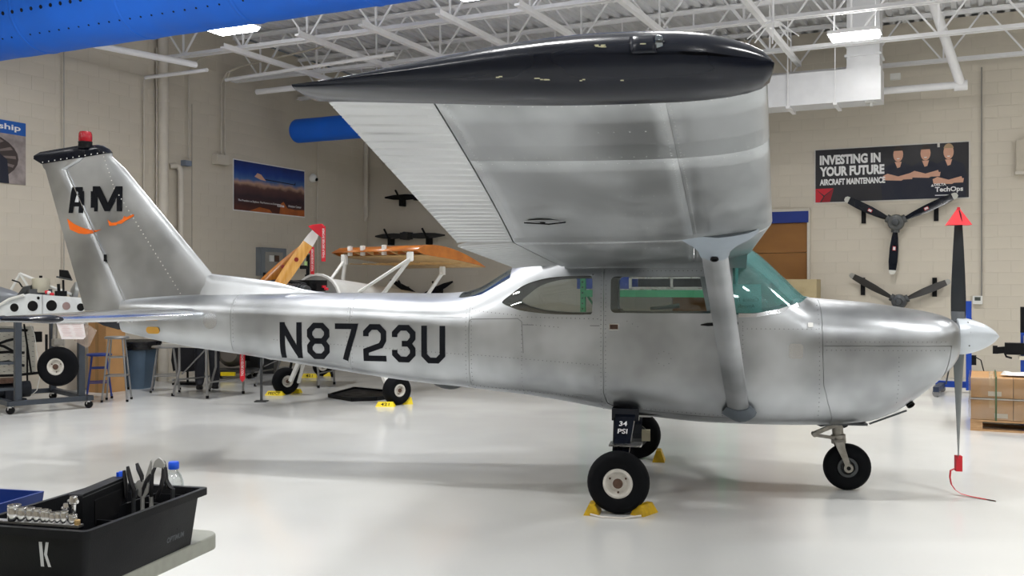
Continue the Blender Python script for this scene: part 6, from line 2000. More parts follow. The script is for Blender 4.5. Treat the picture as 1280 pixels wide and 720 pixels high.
# notice and clear sheet
def sheet_at(name, label, pix, D, th, m, cat='sheet', lines=0):
    o = at(pix[0][0], pix[0][1], D); t = thing(name, label, cat, o, 0)
    P = [at(x, y, D) - o for x, y in pix]; n = len(P)
    mb = MB(); mb.add(P + [p + Vector((0, th, 0)) for p in P], [tuple(range(n)), tuple(range(2 * n - 1, n - 1, -1))] + [(i, n + i, n + (i + 1) % n, (i + 1) % n) for i in range(n)]); mb.obj('sheet', m, t)
    mb = MB(); e = P[1] - P[0]; mb.bar(P[0] + Vector((.02, -.004, .03)), P[0] + e * .9 + Vector((.02, -.004, .03)), .02, .08); mb.obj('hanging_clip', STEEL, t)
    if lines:
        mb = MB(); L = P[-1] - P[0]
        for i in range(lines):
            for c0, c1 in ((.1, .45), (.55, .9)):
                a = P[0] + L * ((i + 1.2) / (lines + 2)); mb.bar(a + e * (c0 + .02 * (i % 3)) + Vector((0, -.003, 0)), a + e * (c1 - .05 * (i % 2)) + Vector((0, -.003, 0)), .004, .002)
        stuff(mb.obj('printed_lines', mat('pink_print', srgb(206, 160, 162), .6), t))
sheet_at('paper_notice', 'white printed notice sheet hanging under the stabilizer tip', [(70, 403), (104, 403), (107, 421), (104, 424), (77, 424)], 12.2, .004, mat('white_notice_paper', srgb(232, 226, 226), .6), 'notice', 7)
sheet_at('clear_plastic_sheet', 'clear plastic sheet hanging beside the white printed notice', [(92, 404), (107, 404), (121, 413), (112, 433), (108, 435), (93, 426)], 12.35, .003, mat('frosted_brown_film', srgb(190, 172, 158), .2, alpha=.45), 'sheet')

# carton, stools, waste bin, table
g_ = ground(120, 491)
t = thing('tall_carton', 'tall brown cardboard carton standing by the wall behind the stools', 'carton', g_, -W)
mb = MB(); mb.box((0, .2, .53), (.36, .36, 1.06)); mb.obj('body', CARD, t)
for s in (-1, 1):
    mb = MB(); mb.bar((s * .18, .2, 1.06), (s * .27, .2, 1.12), .3, .008); mb.obj('flap', CARD, t)
mb = MB(); mb.box((0, .015, .53), (.06, .004, 1.06)); mb.obj('tape', mat('brown_tape', srgb(160, 122, 76), .4), t)

def stool(label, g, h, r, legm, seatm, spread=.07, rot=.5, ringh=(.3,)):
    t = thing('shop_stool', label, 'stool', g, rot)
    mb = MB(); mb.lathe([(r * .9, -.012), (r, -.006), (r, .012), (r * .93, .022), (.01, .024)], (0, 0, h), (0, 0, 1), 24); mb.obj('seat', seatm, t, 40)
    for k in range(4):
        a = k * PI / 2 + PI / 4
        mb = MB(); mb.tube([(r * .78 * math.cos(a), r * .78 * math.sin(a), h - .01), ((r + spread) * math.cos(a), (r + spread) * math.sin(a), .0)], .013, 8); lg = mb.obj('leg', legm, t, 40)
        mb = MB(); mb.cyl(((r + spread) * math.cos(a), (r + spread) * math.sin(a), 0), ((r + spread * .98) * math.cos(a), (r + spread * .98) * math.sin(a), .03), .017, 8); mb.obj('foot_cap', BLACK, lg)
    for z in ringh:
        rr = r * .78 + (r + spread - r * .78) * (1 - z / h)
        pts = [(rr * math.cos(k * PI / 2 + PI / 4), rr * math.sin(k * PI / 2 + PI / 4), z) for k in range(5)]
        for k in range(4):
            mb = MB(); mb.bar(pts[k], pts[k + 1], .022, .016); mb.obj('rung', legm, t)
GREY_ST = mat('grey_stool_steel', srgb(150, 150, 150), .4, .7)
stool('grey round steel stool standing between the waste bin and the folding table', ground(207, 489), .66, .20, GREY_ST, GREY_ST, .08, .3, (.24,))
BLUE_ST = mat('blue_stool_steel', srgb(46, 66, 140), .45, .3)
stool('blue-legged steel stool in front of the tall carton', ground(124, 497), .60, .17, BLUE_ST, BLUE_ST, .06, .4, (.22, .42))
stool('tall grey stool standing left of the waste bin', ground(146, 501), .86, .16, GREY_ST, GREY_ST, .07, .2, (.35, .6))

g_ = ground(160, 487)
t = thing('waste_bin', 'large blue-grey plastic waste bin lined with a black bag', 'bin', g_ + Vector((0, .28, 0)), -.15)
mb = MB(); rings = []
def sq(hx, hy, z, n=20):
    out = []
    for i in range(n):
        a = 2 * PI * i / n; c, s = math.cos(a), math.sin(a); r = (abs(c)**6 + abs(s)**6) ** (-1 / 6); out.append(Vector((hx * c * r, hy * s * r, z)))
    return out
mb.loft([sq(.235, .22, 0), sq(.25, .235, .1), sq(.29, .27, .66), sq(.315, .295, .665), sq(.315, .295, .70)]); bb = mb.obj('body', mat('blue_grey_plastic', srgb(78, 98, 118), .5), t, 40)
mb = MB(); mb.loft([sq(.32, .30, .60), sq(.335, .315, .66), sq(.33, .31, .72), sq(.30, .28, .735), sq(.2, .18, .70)]); mb.obj('bin_liner', mat('black_bag', (.01, .01, .012, 1), .3), t, 40)
mb = MB(); mb.box((0, -.28, .02), (.16, .04, .03)); mb.obj('foot_recess', BLACK, bb)

def fold_table(label, pa, pb, depth, h, topm):
    a, b = Vector(pa), Vector(pb); e = b - a; rz = math.atan2(e.y, e.x); L = e.length
    t = thing('folding_table', label, 'table', a, rz)
    mb = MB(); mb.box((L / 2, depth / 2, h - .02), (L + .3, depth + .16, .04)); mb.obj('tabletop', topm, t)
    for x in (0, L):
        for y in (0, depth):
            mb = MB(); sgn_ = 1 if x == 0 else -1
            mb.tube([(x + sgn_ * .02, y, h - .04), (x + sgn_ * .02, y, h * .52), (x, y, h * .3), (x, y, 0)] if x else [(x + .13, y, h - .04), (x + .13, y, h * .5), (x + .05, y, h * .22), (x, y, 0)], .017, 8); lg = mb.obj('leg', GREY_ST, t, 40)
            mb = MB(); mb.cyl((x, y, 0), (x, y, .04), .022, 8); mb.obj('foot_cap', BLACK, lg)
        mb = MB(); mb.tube([(x, 0, h * .3), (x, depth, h * .3)], .012, 8); mb.obj('crossbar', GREY_ST, t)
    mb = MB(); mb.bar((.13, .05, h * .42), (L * .9, .05, h - .05), .02, .012); mb.obj('folding_brace', GREY_ST, t)
TT = mat('grey_laminate', srgb(168, 166, 160), .4)
ga, gb = ground(216, 495), ground(257, 498)
fold_table('grey folding table with bent steel legs below the tailcone', ga, gb + (gb - ga) * .05, .7, .745, TT)
ga, gb = ground(319, 483), ground(398, 485)
fold_table('second folding table standing left of the background aircraft wheels', ga, gb, .6, .74, mat('dark_laminate', srgb(70, 68, 66), .5))

# low engine on a dark cart with a yellow bar, far behind the table
g_ = ground(287, 474)
t = thing('engine_cart', 'dark engine on a low cart with a yellow bar behind the person', 'engine', g_, 0)
mb = MB(); mb.box((0, .3, .12), (.7, .5, .06)); mb.obj('cart_bed', DKSTEEL, t)
for x in (-.3, .3):
    caster((x, .12, 0), .045, t); caster((x, .48, 0), .045, t)
mb = MB(); mb.lathe([(.10, -.25), (.2, -.2), (.22, .1), (.14, .25)], (-.03, .3, .40), (0, -1, .1), 18); mb.obj('crankcase', mat('grey_brown_casting', srgb(110, 104, 96), .5, .4), t, 40)
for x in (-.25, .22):
    mb = MB()
    for f in range(5): mb.cyl((x + .03 * f - .06, .25, .42), (x + .03 * f - .045, .25, .42), .13, 12)
    mb.obj('cylinder', BLACK, t, 40)
mb = MB(); mb.box((-.02, -.02, .09), (.24, .06, .06)); mb.obj('yellow_bar', YELLOW, t)
mb = MB(); mb.box((.1, .5, .6), (.9, .1, .5)); mb.obj('back_panel', BLACK, t)

# ---- person standing behind the table; only the legs show below the tailcone
def person(label, g, rz, height):
    t = thing('person', label, 'person', g, rz)
    k = height / 1.70
    V = [(0, 0, .95), (0, -.01, 1.12), (0, -.01, 1.30), (0, 0, 1.42), (0, -.01, 1.50), (0, -.02, 1.60), (0, -.015, 1.68),
         (.095, 0, .90), (.11, -.015, .50), (.12, .01, .09), (.125, -.10, .045), (-.095, 0, .90), (-.11, -.015, .50), (-.12, .01, .09), (-.125, -.10, .045),
         (.17, 0, 1.40), (.215, .02, 1.14), (.20, -.12, .96), (.17, -.19, .93), (-.17, 0, 1.40), (-.215, .02, 1.14), (-.20, -.12, .96), (-.17, -.19, .93)]
    E_ = [(0, 1), (1, 2), (2, 3), (3, 4), (4, 5), (5, 6), (0, 7), (7, 8), (8, 9), (9, 10), (0, 11), (11, 12), (12, 13), (13, 14), (3, 15), (15, 16), (16, 17), (17, 18), (3, 19), (19, 20), (20, 21), (21, 22)]
    R_ = [.15, .135, .15, .11, .05, .085, .07, .115, .092, .08, .045, .115, .092, .08, .045, .06, .047, .032, .028, .06, .047, .032, .028]
    # fingers, five to each hand
    hands = []
    for wi, sx in ((18, 1), (22, -1)):
        hx, hy, hz = V[wi]
        for f in range(5):
            if f == 4:
                c1 = (hx - sx * .05, hy - .0, hz + .005); c2 = (hx - sx * .07, hy - .03, hz - .01)
            else:
                ox = (f - 1.5) * .022; ln = (.075, .085, .08, .06)[f]
                c1 = (hx + ox, hy - ln * .6, hz - .008); c2 = (hx + ox, hy - ln, hz - .03)
            n = len(V); V += [c1, c2]; E_ += [(wi, n), (n, n + 1)]; R_ += [.010, .008]
    me = bpy.data.meshes.new('body'); me.from_pydata([(x * k, y * k, z * k) for x, y, z in V], E_, []); 
    o = bpy.data.objects.new('body', me); COL.objects.link(o)
    sk = o.modifiers.new('skin', 'SKIN'); sk.use_smooth_shade = True
    sub = o.modifiers.new('sub', 'SUBSURF'); sub.levels = 2; sub.render_levels = 2
    for i, sv in enumerate(me.skin_vertices[0].data):
        sv.radius = (R_[i] * k, R_[i] * k * (.72 if i < 4 else 1)); sv.use_root = (i == 0)
    dg = bpy.context.evaluated_depsgraph_get()
    me2 = bpy.data.meshes.new_from_object(o.evaluated_get(dg)); bpy.data.objects.remove(o)
    me2.materials.clear()
    for m_ in (mat('dark_trousers', (.012, .013, .018, 1), .85), mat('dark_work_shirt', (.02, .022, .03, 1), .8), mat('human_skin', srgb(196, 150, 124), .55)): me2.materials.append(m_)
    for p in me2.polygons:
        z = p.center.z / k; xx = abs(p.center.x) / k
        p.material_index = 2 if (z > 1.47 or (p.center.y < -.15 * k and z > .8)) else (0 if z < .97 and xx < .19 else 1)
    me2.shade_smooth()
    b = link_mesh('body', me2, t)
    for sx in (1, -1):
        mb = MB(); rings = []
        for y, w, h in ((.07, .035, .07), (.03, .05, .10), (-.05, .055, .085), (-.13, .052, .06), (-.19, .03, .04)):
            rings.append([Vector(((sx * .123 + w * math.cos(PI * i / 8)) * k, y * k, max(.0, h * math.sin(PI * i / 8)) * k)) for i in range(9)])
        mb.loft(rings); mb.obj('shoe', BLACK, t, 50)
    mb = MB(); rings = []
    for z, r in ((1.60, .092), (1.66, .10), (1.71, .085), (1.745, .05), (1.755, .01)):
        rings.append([Vector((r * .88 * math.cos(i * PI / 8) * k, (.01 + r * math.sin(i * PI / 8)) * k, (z - (.0 if math.sin(i * PI / 8) > -.3 else -.03)) * k)) for i in range(16)])
    mb.loft(rings); mb.obj('hair', mat('dark_brown_hair', srgb(46, 36, 30), .7), t, 50)
    for nm, c, r, m_ in (('eye', (.032, -.098, 1.605), .011, WHITE), ('eye', (-.032, -.098, 1.605), .011, WHITE), ('nose', (0, -.112, 1.575), .014, MATS['human_skin']), ('mouth', (0, -.098, 1.54), .014, RED), ('ear', (.082, -.01, 1.59), .02, MATS['human_skin']), ('ear', (-.082, -.01, 1.59), .02, MATS['human_skin'])):
        mb = MB(); mb.lathe([(r * .3, -r * .8), (r, 0), (r * .3, r * .8)], Vector(c) * k, (0, 0, 1) if nm != 'mouth' else (1, 0, 0), 10); mb.obj(nm, m_, t, 50)
    return t
person('person in dark trousers and black shoes standing behind the folding table', ground(259, 485), .35, 1.60)
# dark work coats hanging over the table end
g_ = ground(228, 482) + Vector((0, .25, 0))
t = thing('draped_coat', 'black work coat draped over a stand beside the person', 'coat', g_, 0)
mb = MB(); rings = []
for z, w, d in ((.22, .22, .10), (.4, .25, .12), (.6, .23, .12), (.8, .2, .1), (.95, .08, .05)):
    rings.append([Vector((w * math.cos(i * PI / 8) * (1 + .08 * math.sin(3 * i)), d * math.sin(i * PI / 8), z + .02 * math.sin(2 * i))) for i in range(16)])
mb.loft(rings); mb.obj('cloth', mat('black_cloth', (.012, .012, .015, 1), .9), t, 50)
mb = MB(); mb.cyl((0, 0, 0), (0, 0, 1.0), .018, 8); mb.box((0, 0, .015), (.4, .3, .03)); mb.obj('stand', BLACK, t)

# ================================================================ right side
g_ = ground(1213, 538)
t = thing('wooden_pallet', 'rough wooden pallet carrying wrapped cartons at the right edge', 'pallet', g_, ROT_BACK)
PWd, PDp = 1.25, 1.0
for y in (.05, .5, .95):
    for x in (.06, PWd / 2, PWd - .06):
        mb = MB(); mb.box((x, y, .06), (.12, .1, .08)); mb.obj('block', PALLET_WOOD, t)
    mb = MB(); mb.box((PWd / 2, y, .01), (PWd, .1, .02)); mb.obj('bottom_board', PALLET_WOOD, t)
for k in range(7):
    mb = MB(); mb.box((PWd / 2, .05 + k * .15, .112), (PWd, .11, .022)); mb.obj('deck_board', PALLET_WOOD, t)
bx_w, bx_d, bx_h = PWd / 3, PDp / 2, .215
M_bg = Matrix.Translation(g_) @ Matrix.Rotation(ROT_BACK, 4, 'Z')
pos_n = (('front left', 'front middle', 'front right'), ('rear left', 'rear middle', 'rear right'))
for l in range(2):
    for j in range(2):
        for i in range(3):
            c = M_bg @ Vector(((i + .5) * bx_w, (j + .5) * bx_d, .124 + l * (bx_h + .02)))
            bxo = thing('carton', 'brown carton, %s of the %s layer on the pallet' % (pos_n[j][i], ('lower', 'upper')[l]), 'carton', c, ROT_BACK, 'cartons on the pallet')
            mb = MB(); mb.box((0, 0, bx_h / 2), (bx_w - .006, bx_d - .006, bx_h - .005)); mb.obj('box', CARD, bxo)
            mb = MB(); mb.box((0, 0, bx_h - .0015), (.05, bx_d - .004, .003)); mb.box((0, -bx_d / 2 + .002, bx_h * .8), (.05, .004, bx_h * .38)); mb.obj('tape', mat('shiny_tape', srgb(196, 160, 116), .25), bxo)
            if j == 0:
                mb = MB(); mb.box((.09 - .06 * l, -bx_d / 2 + .001, bx_h * .22), (.13, .004, .05)); mb.obj('box_label', mat('pale_box_label', srgb(200, 186, 164), .5), bxo)
sl = M_bg @ Vector((PWd / 2, PDp / 2, .124 + bx_h + .009))
mb = MB(); mb.box((0, 0, 0), (PWd + .01, PDp + .01, .014)); mb.box((.2, -PDp / 2 - .004, -.02), (.16, .006, .04))
tag(mb.obj('slip_sheet', mat('pale_slip_sheet', srgb(206, 198, 186), .6), None, None, sl, ROT_BACK), 'pale slip sheet between the two carton layers on the pallet', 'sheet')
t2 = thing('stretch_wrap', 'clear stretch wrap with green straps around the pallet cartons', 'wrap', g_, ROT_BACK)
mb = MB(); rings = []
for z in (.13, .2, .26, .33, .35, .42, .49, .55, .582):
    ring = []
    for (x, y, L_) in [(s / 10 * PWd, -.01, 0) for s in range(11)] + [(PWd + .01, s / 6 * PDp, 0) for s in range(7)] + [((10 - s) / 10 * PWd, PDp + .01, 0) for s in range(11)] + [(-.01, (6 - s) / 6 * PDp, 0) for s in range(7)]:
        j_ = random.uniform(0, .012); ring.append(Vector((x + (-j_ if x <= 0 else j_ if x >= PWd else 0), y + (-j_ if y <= 0 else j_ if y >= PDp else 0), z)))
    rings.append(ring)
mb.loft(rings, caps=False); mb.obj('film', WRAP, t2, 50)
STRAP = mat('dark_green_strap', srgb(66, 88, 56), .4)
for x in (PWd * .2, PWd * .62):
    mb = MB(); mb.bar((x, -.026, .12), (x, -.026, .59), .016, .003, up=(0, 1, 0)); mb.bar((x, -.026, .588), (x, PDp + .02, .588), .016, .003); mb.obj('strap', STRAP, t2)
pl = M_bg @ Vector((.55, .35, .58))
mb = MB(); mb.prism(smooth_poly([(-.22, -.1), (.15, -.13), (.28, .0), (.1, .12), (-.2, .1)], 4), lambda x, y: (x, y, .0), lambda x, y: (x * .9, y * .85, .022 + .012 * math.sin(x * 20)))
tag(mb.obj('torn_paper', WHITE, None, 40, pl + Vector((0, 0, .012)), ROT_BACK), 'crumpled white paper lying on top of the wrapped pallet', 'paper')

# blue shop hoist behind the propeller
g_ = ground(1211, 492)
t = thing('shop_hoist', 'blue wheeled shop hoist standing behind the aircraft propeller', 'hoist', g_, ROT_BACK)
zt_ = at(1211, 372, g_.y).z
mb = MB(); mb.box((0, 0, zt_ / 2), (.075, .085, zt_ - .1)); mb.obj('mast', BLUE_PAINT, t)
mb = MB(); mb.box((.05, -.02, zt_ * .62), (.05, .05, .08)); mb.box((.06, 0, zt_ * .35), (.08, .08, .14)); mb.obj('jack', BLACK, t)
mb = MB(); mb.box((-.03, -.035, zt_ - .12), (.03, .03, .12)); mb.box((.03, -.035, zt_ - .35), (.03, .03, .09)); mb.obj('pulley_hooks', BLUE_PAINT, t)
mb = MB(); mb.box((-.05, .1, .12), (.8, .09, .09)); mb.obj('rear_beam', BLUE_PAINT, t)
NAVY_P = mat('navy_machine_paint', srgb(34, 46, 70), .5)
for x in (-.36, .3):
    mb = MB(); mb.bar((x, .1, .11), (x - .05, -.75, .11), .08, .07); mb.obj('leg', NAVY_P, t)
    caster((x - .05, -.7, 0), .055, t, 'caster', GREY_ST); caster((x, .1, 0), .05, t, 'caster', GREY_ST)
mb = MB(); mb.tube([(-.3, -.2, .14), (-.12, -.04, zt_ * .8)], .012, 6); mb.obj('brace', DKSTEEL, t)
mb = MB(); mb.tube([(.05, -.03, zt_ * .4), (.16, -.1, .5), (.26, -.1, .08)], .008, 6); mb.obj('cable', BLACK, t)

g_ = ground(1279, 500)
t = thing('bench_drill', 'blue and black bench machine with a projecting arm at the right edge', 'machine', g_ + Vector((.22, .1, 0)), ROT_BACK)
def rm(x, y): p = at(x, y, g_.y + .1); q = (Matrix.Translation(g_ + Vector((.22, .1, 0))) @ Matrix.Rotation(ROT_BACK, 4, 'Z')).inverted() @ p; return q
mb = MB(); q0, q1 = rm(1278, 416), rm(1278, 500); mb.box((q0.x + .06, 0, q0.z / 2), (.16, .16, q0.z)); mb.obj('column', BLUE_PAINT, t)
q = rm(1262, 436); mb = MB(); mb.box((q.x + .06, -.1, q.z), (.24, .16, .16)); mb.bar((q.x - .16, -.1, q.z - .03), (q.x, -.1, q.z - .01), .09, .09); mb.box((q.x - .18, -.1, q.z - .02), (.06, .11, .11)); mb.obj('spindle_arm', BLACK, t)
mb = MB(); q = rm(1260, 445); mb.tube([(q.x - .04, -.12, q.z + .04), (q.x - .02, -.14, q.z - .01), (q.x + .05, -.14, q.z - .03)], .014, 6); mb.obj('crank_handle', BLACK, t, 40)
q = rm(1279, 400); mb = MB(); mb.box((q.x + .12, .05, q.z), (.3, .2, .36)); mb.obj('control_head', BLACK, t)
mb = MB(); mb.box((q.x + .12, -.055, q.z - .04), (.2, .01, .14)); mb.obj('yellowed_panel', mat('yellowed_panel', srgb(226, 208, 160), .5), t)
q = rm(1279, 447); mb = MB(); mb.box((q.x + .2, -.05, q.z), (.5, .35, .05)); mb.obj('table', mat('cream_machine_table', srgb(214, 206, 186), .5), t)
q = rm(1279, 425); mb = MB(); mb.box((q.x + .12, -.12, q.z - .02), (.24, .1, .16)); mb.obj('grey_gearbox', GREY_ST, t)

# ================================================================ foreground cart and tool tote
CZ = .80
far_c = at(279, 663, 3.05)
CART = thing('service_cart', 'grey worktop cart with rounded corner in the lower left foreground', 'cart', (far_c.x, far_c.y, 0), math.radians(-15))
CT = mat('grey_worktop_laminate', srgb(150, 152, 142), .35, var=.08, nscale=30)
mb = MB(); out = round_rect(-1.05, .0, -1.35, .0, .06, 6)
mb.prism(out, lambda x, y: (x, y, CZ - .045), lambda x, y: (x, y, CZ)); wt = mb.obj('worktop', CT, CART, 30)
o_b = wt.modifiers.new('edge', 'BEVEL'); o_b.width = .004; o_b.segments = 2; o_b.limit_method = 'ANGLE'
for x in (-.95, -.34):
    for y in (-1.2, -.34):
        mb = MB(); mb.box((x, y, (CZ - .045 + .09) / 2), (.04, .04, CZ - .045 - .09)); mb.obj('leg', GREY_ST, CART); caster((x, y, 0), .045, CART)
mb = MB(); mb.box((-.645, -.77, .25), (.62, .86, .03)); mb.obj('lower_shelf', GREY_ST, CART)

TR = math.radians(-13.5)
fr = at(108, 664, 2.40)                          # front right rim corner
TM = Matrix.Translation((fr.x, fr.y, 0)) @ Matrix.Rotation(TR, 4, 'Z')
TZ = fr.z
TOTE = thing('tool_tote', 'black plastic tool tote marked K on the foreground cart', 'tote', (fr.x, fr.y, CZ), TR)
TH = TZ - CZ
TW, TL = .335, .535
mb = MB()
def rect(x0, x1, y0, y1, z, r): return [Vector((p[0], p[1], z)) for p in round_rect(x0, x1, y0, y1, r, 3)]
rings = [rect(-TW + .025, -.025, .025, TL - .025, 0, .012), rect(-TW + .008, -.008, .008, TL - .012, TH - .022, .014), rect(-TW - .008, .008, -.010, TL + .012, TH - .02, .016), rect(-TW - .008, .008, -.010, TL + .012, TH, .016),
         rect(-TW + .006, -.006, .006, TL - .006, TH, .012), rect(-TW + .03, -.03, .03, TL - .03, .012, .01)]
mb.loft(rings); tb = mb.obj('body', BLACK_PL, TOTE, 35)
# K, painted in three slanted bars on the front
lay = lambda x, z: Vector((x, .025 - (.017 * z / (TH - .022)) - .0012, z))
KM = mat('grey_white_paint', srgb(196, 198, 200), .6)
kx = -.142; kz = TH * .38
for poly in ([(0, .000), (.010, 0), (.010, .060), (0, .060)], [(.013, .030), (.021, .060), (.030, .060), (.022, .030), (.031, 0), (.022, 0)]):
    mb = MB(); mb.add([lay(kx + x * .95, kz + z * 1.05) for x, z in poly], [tuple(range(len(poly)))]); mb.obj('letter_mark', KM, tb, fix=False)
# embossed dark maker lettering on the long side
mb = MB()
def side_lay(x, z):
    zz = .035 + z; return Vector((-.025 + .017 * zz / (TH - .022) + .0012, .37 + x, zz))
text_into(mb, 'OPTIMUM', side_lay, .085, .016, .03); mb.obj('side_lettering', mat('dark_grey_emboss', srgb(84, 88, 92), .6), tb, fix=False)
# inner tray: divider walls
mb = MB(); mb.box((-TW / 2, .20, TH * .55), (TW - .05, .006, TH * .6)); mb.box((-TW * .42, TL * .68, TH * .55), (.006, TL * .55, TH * .7)); mb.box((-TW * .2, TL * .78, TH * .62), (TW * .3, .006, TH * .45)); mb.obj('dividers', BLACK_PL, tb)
def tl(x, y, D):
    return at(x, y, D)
def tote_w(x, y, z): return TM @ Vector((x, y, z))
# socket rail along the front rim with its sockets
t = thing('socket_rail', 'steel socket rail lying along the front rim of the tote', 'rail', tote_w(-TW / 2 - .03, .032, TZ - .001), TR)
mb = MB(); mb.box((0, 0, .004), (TW - .02, .022, .006)); mb.obj('rail', STEEL, t)
mb = MB(); mb.lathe([(.008, 0), (.008, .012), (.004, .014)], (TW / 2 - .02, 0, .006), (0, 0, 1), 10); mb.obj('rail_end', mat('brass', srgb(190, 160, 110), .3, .9), t, 40)
szs = [(.036, .0165), (.031, .0118), (.031, .0112), (.030, .0105), (.029, .010), (.0275, .0088), (.024, .008), (.026, .0085), (.029, .0092), (.022, .0105)]
xpx = [18, 28, 38, 47, 55.5, 60, 66, 73, 81, 91.5]
ordn = ['largest chrome socket at the left end of the rail', 'second chrome socket from the left on the rail', 'third chrome socket from the left on the rail', 'fourth chrome socket from the left on the rail', 'fifth chrome socket from the left on the rail',
        'sixth chrome socket from the left, dark ringed', 'seventh chrome socket from the left, short and slim', 'eighth chrome socket from the left, slim', 'ninth chrome socket from the left, tall and slim', 'last chrome socket at the right end of the rail']
for i, ((h, r), xp) in enumerate(zip(szs, xpx)):
    h *= 1.12
    # along the rail by its sight line
    best = min((k * .002 for k in range(0, 200)), key=lambda d: abs(project(tote_w(-d, .032, TZ + .02))[0] - xp))
    p = tote_w(-best, .032, TZ + .006)
    t = thing('socket', ordn[i], 'socket', p, TR, 'chrome sockets on the rail')
    mb = MB(); mb.lathe([(r * .9, 0), (r, .003), (r, h * .80), (r * .96, h * .82), (r * .96, h * .86), (r, h * .88), (r, h - .002), (r * .93, h), (r * .6, h), (r * .55, h - .008), (.001, h - .008)], (0, 0, 0), (0, 0, 1), 16); mb.obj('sleeve', CHROME, t, 40)
# ratchet adapters further in
for i, (x, y, D) in enumerate(((92, 628, 2.52), (82, 637, 2.50))):
    p = at(x, y, D)
    t = thing('socket_adapter', ('chrome universal joint standing behind the socket row', 'small chrome adapter behind the socket row')[i], 'adapter', (p.x, p.y, p.z - .05), TR)
    s_ = 1 - .35 * i
    mb = MB(); mb.lathe([(.007 * s_, 0), (.007 * s_, .045), (.011 * s_, .047), (.011 * s_, .058), (.008 * s_, .066)], (0, 0, 0), (0, 0, 1), 12); mb.obj('shank', CHROME, t, 40)
    mb = MB(); mb.cyl((-.016 * s_, 0, .052), (.012 * s_, 0, .052), .005, 8); mb.obj('pin', CHROME, t, 40)
# flat black case standing on edge
pA, pB = at(95.5, 614, 2.55), at(152, 599, 2.80)
e = pB - pA; L = math.hypot(e.x, e.y); rz = math.atan2(e.y, e.x)
t = thing('driver_bit_case', 'flat black plastic case standing on edge inside the tote', 'case', (pA.x, pA.y, CZ + .03), rz)
zh = (pA.z + pB.z) / 2 - CZ - .03
mb = MB(); mb.prism(round_rect(0, L, 0, zh, .006, 3), lambda x, z: (x, -.016, z), lambda x, z: (x, .022, z)); cs = mb.obj('shell', BLACK_PL, t, 30)
mb = MB(); mb.prism(round_rect(L * .25, L * .85, zh * .50, zh * .85, .004, 2), lambda x, z: (x, -.016, z), lambda x, z: (x, -.018, z)); mb.obj('recess_panel', BLACK, cs)
mb = MB(); mb.bar((L * .28, -.018, zh * .40), (L * .72, -.018, zh * .40), .003, .004); mb.obj('label_line', WHITE, cs)
mb = MB(); mb.bar((0, -.0165, zh - .008), (L, -.0165, zh - .008), .0015, .002); mb.obj('lid_seam', DKSTEEL, cs)
# blue marker, pliers, snips
p = at(151.5, 612, 2.80); q = at(152.5, 589, 2.80)
t = thing('blue_marker', 'blue marker pen standing beside the black case', 'marker', (p.x, p.y, CZ + .012), 0)
mb = MB(); h_ = q.z - CZ - .012; mb.cyl((0, 0, 0), (0, 0, h_ - .04), .007, 10); mb.obj('barrel', WHITE, t, 40)
mb = MB(); mb.lathe([(.0085, 0), (.0085, .04), (.006, .044)], (0, 0, h_ - .044), (0, 0, 1), 10); mb.bar((-.009, -.006, h_ - .035), (-.009, -.006, h_ - .002), .004, .004); mb.obj('cap', mat('bright_blue_plastic', srgb(30, 88, 220), .35), t, 40)
def tool(label, name, D, handles, jaws, hm, jm, extra=None):
    o = at(handles[0][-1][0], handles[0][-1][1], D); base = Vector((o.x, o.y, CZ + .012))
    t = thing(name, label, 'pliers', base, 0)
    for hd in handles:
        pts = [at(x, y, D) - base for x, y in hd]
        n = len(pts); mb = MB(); mb.tube(pts, [.0055] + [.0085] * (n - 2) + [.006], 8, flat=.75); mb.obj('handle', hm, t, 50)
    for jw in jaws:
        P = [at(x, y, D) - base for x, y in jw]; n = len(P)
        mb = MB(); mb.add([p + Vector((0, -.005, 0)) for p in P] + [p + Vector((0, .005, 0)) for p in P], [tuple(range(n)), tuple(range(2 * n - 1, n - 1, -1))] + [(i, n + i, n + (i + 1) % n, (i + 1) % n) for i in range(n)]); mb.obj('jaw', jm, t)
    last = handles[0][-1]
    mb = MB(); mb.cyl(at(last[0], last[1], D) - base, Vector((0, 0, 0)), .006, 8); mb.obj('shank', jm, t)
    return t
PH = mat('black_rubber_grip', (.014, .014, .016, 1), .45)
SAT = mat('satin_tool_steel', srgb(176, 176, 172), .35, .3)
tool('black-gripped pliers leaning at the left of the tool group', 'pliers', 2.78, [[(159.5, 583), (161, 592), (164, 603), (168, 614), (167, 622)], [(155, 588), (156, 600), (157, 612), (157, 622)]], [[(164, 612), (172, 612), (171, 622), (165, 622)]], PH, DKSTEEL)
tool('grey tin snips with one black grip raised, middle of the tools', 'tin_snips', 2.80, [[(171, 579), (173, 586), (177, 595), (178, 602)], [(188, 592), (184, 600), (180, 610), (178, 620)]],
     [[(172, 601), (176, 599), (182, 600), (186, 606), (185, 616), (181, 622), (174, 620), (170, 612), (169, 606)], [(180, 604), (189, 575), (190, 578), (188, 592), (183, 612)]], PH, SAT)
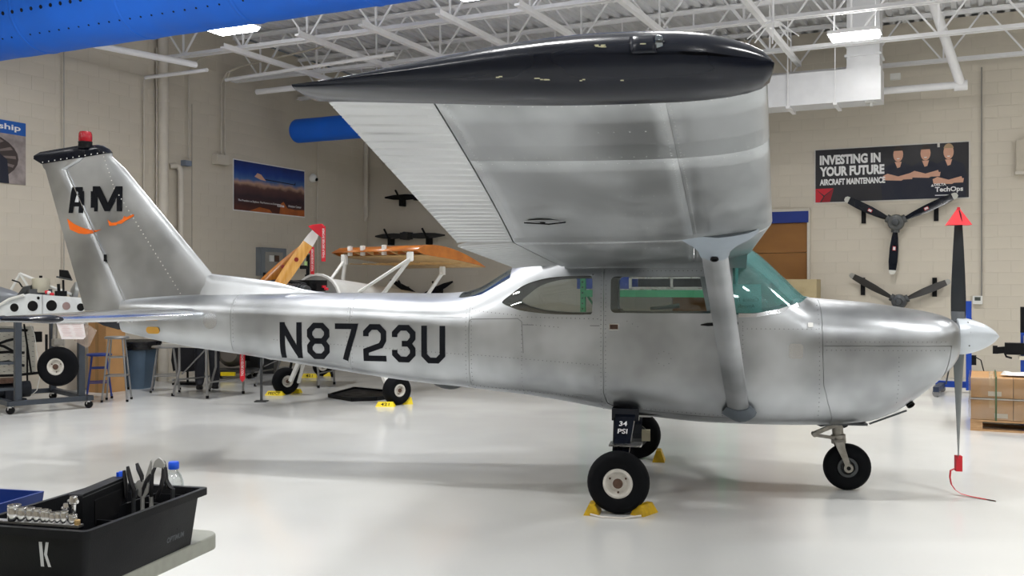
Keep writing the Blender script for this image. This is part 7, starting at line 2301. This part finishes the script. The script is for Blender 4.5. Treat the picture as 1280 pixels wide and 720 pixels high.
tool('needle-nose pliers with open black grips before the water bottle', 'needle_nose_pliers', 2.82, [[(194, 584), (190, 592), (189, 604), (190, 614), (189, 621)], [(204, 584), (204, 596), (201, 610), (197, 619), (195, 624)]], [[(191, 584), (194, 576), (199, 572), (203, 575), (206, 580), (205, 586), (199, 584)]], PH, SAT)
tool('diagonal cutter with a yellow band leaning against the bottle', 'diagonal_cutter', 2.84, [[(206, 592), (209, 603), (213, 609), (216, 611)], [(207, 584), (207, 592), (208, 604), (209, 611)]], [[(200, 573), (206, 577), (209, 590), (205, 593), (202, 584)]], PH, DKSTEEL)
# water bottle behind the tote
bt = at(217, 640, 3.0)
t = thing('water_bottle', 'clear plastic water bottle with a blue cap behind the tote', 'bottle', (bt.x, bt.y, CZ), 0)
zc_ = at(214, 577, 3.0).z - CZ
bx0 = (at(213.5, 577, 3.0).x - bt.x)
mb = MB(); H = zc_
mb.lathe([(.026, .0), (.031, .006), (.031, .06), (.029, .066), (.031, .072), (.031, H - .085), (.029, H - .06), (.022, H - .04), (.0135, H - .03), (.0125, H - .02)], (0, 0, 0), (0, 0, 1), 24); mb.obj('bottle', CLEAR, t, 50)
mb = MB(); mb.lathe([(.0155, H - .022), (.016, H - .02), (.016, H - .004), (.014, H)], (0, 0, 0), (0, 0, 1), 20); mb.obj('cap', mat('bright_blue_plastic', srgb(30, 88, 220), .35), t, 40)
mb = MB(); mb.lathe([(.024, .004), (.0295, .008), (.0295, H - .12)], (0, 0, 0), (0, 0, 1), 24); mb.obj('water', pane('water', (.93, .96, .97, 1), .06), t, 50)
# blue parts bin
p = at(2, 651, 2.82)
t = thing('blue_parts_bin', 'dark blue plastic parts bin on the cart left of the tote', 'bin', (p.x, p.y, CZ), TR)
bh_ = at(33, 623, 2.88).z - CZ
BBM = mat('navy_blue_plastic', srgb(24, 52, 122), .45)
mb = MB(); rings = [rect(-.28, -.01, -.02, .16, 0, .006), rect(-.30, .008, -.03, .17, bh_, .008), rect(-.292, .0, -.022, .162, bh_, .006), rect(-.272, -.018, -.012, .152, .006, .005)]
mb.loft(rings); bb_ = mb.obj('body', BBM, t, 30)
mb = MB(); mb.box((-.145, -.032, bh_ - .01), (.31, .006, .012)); mb.obj('rim_lip', BBM, bb_)
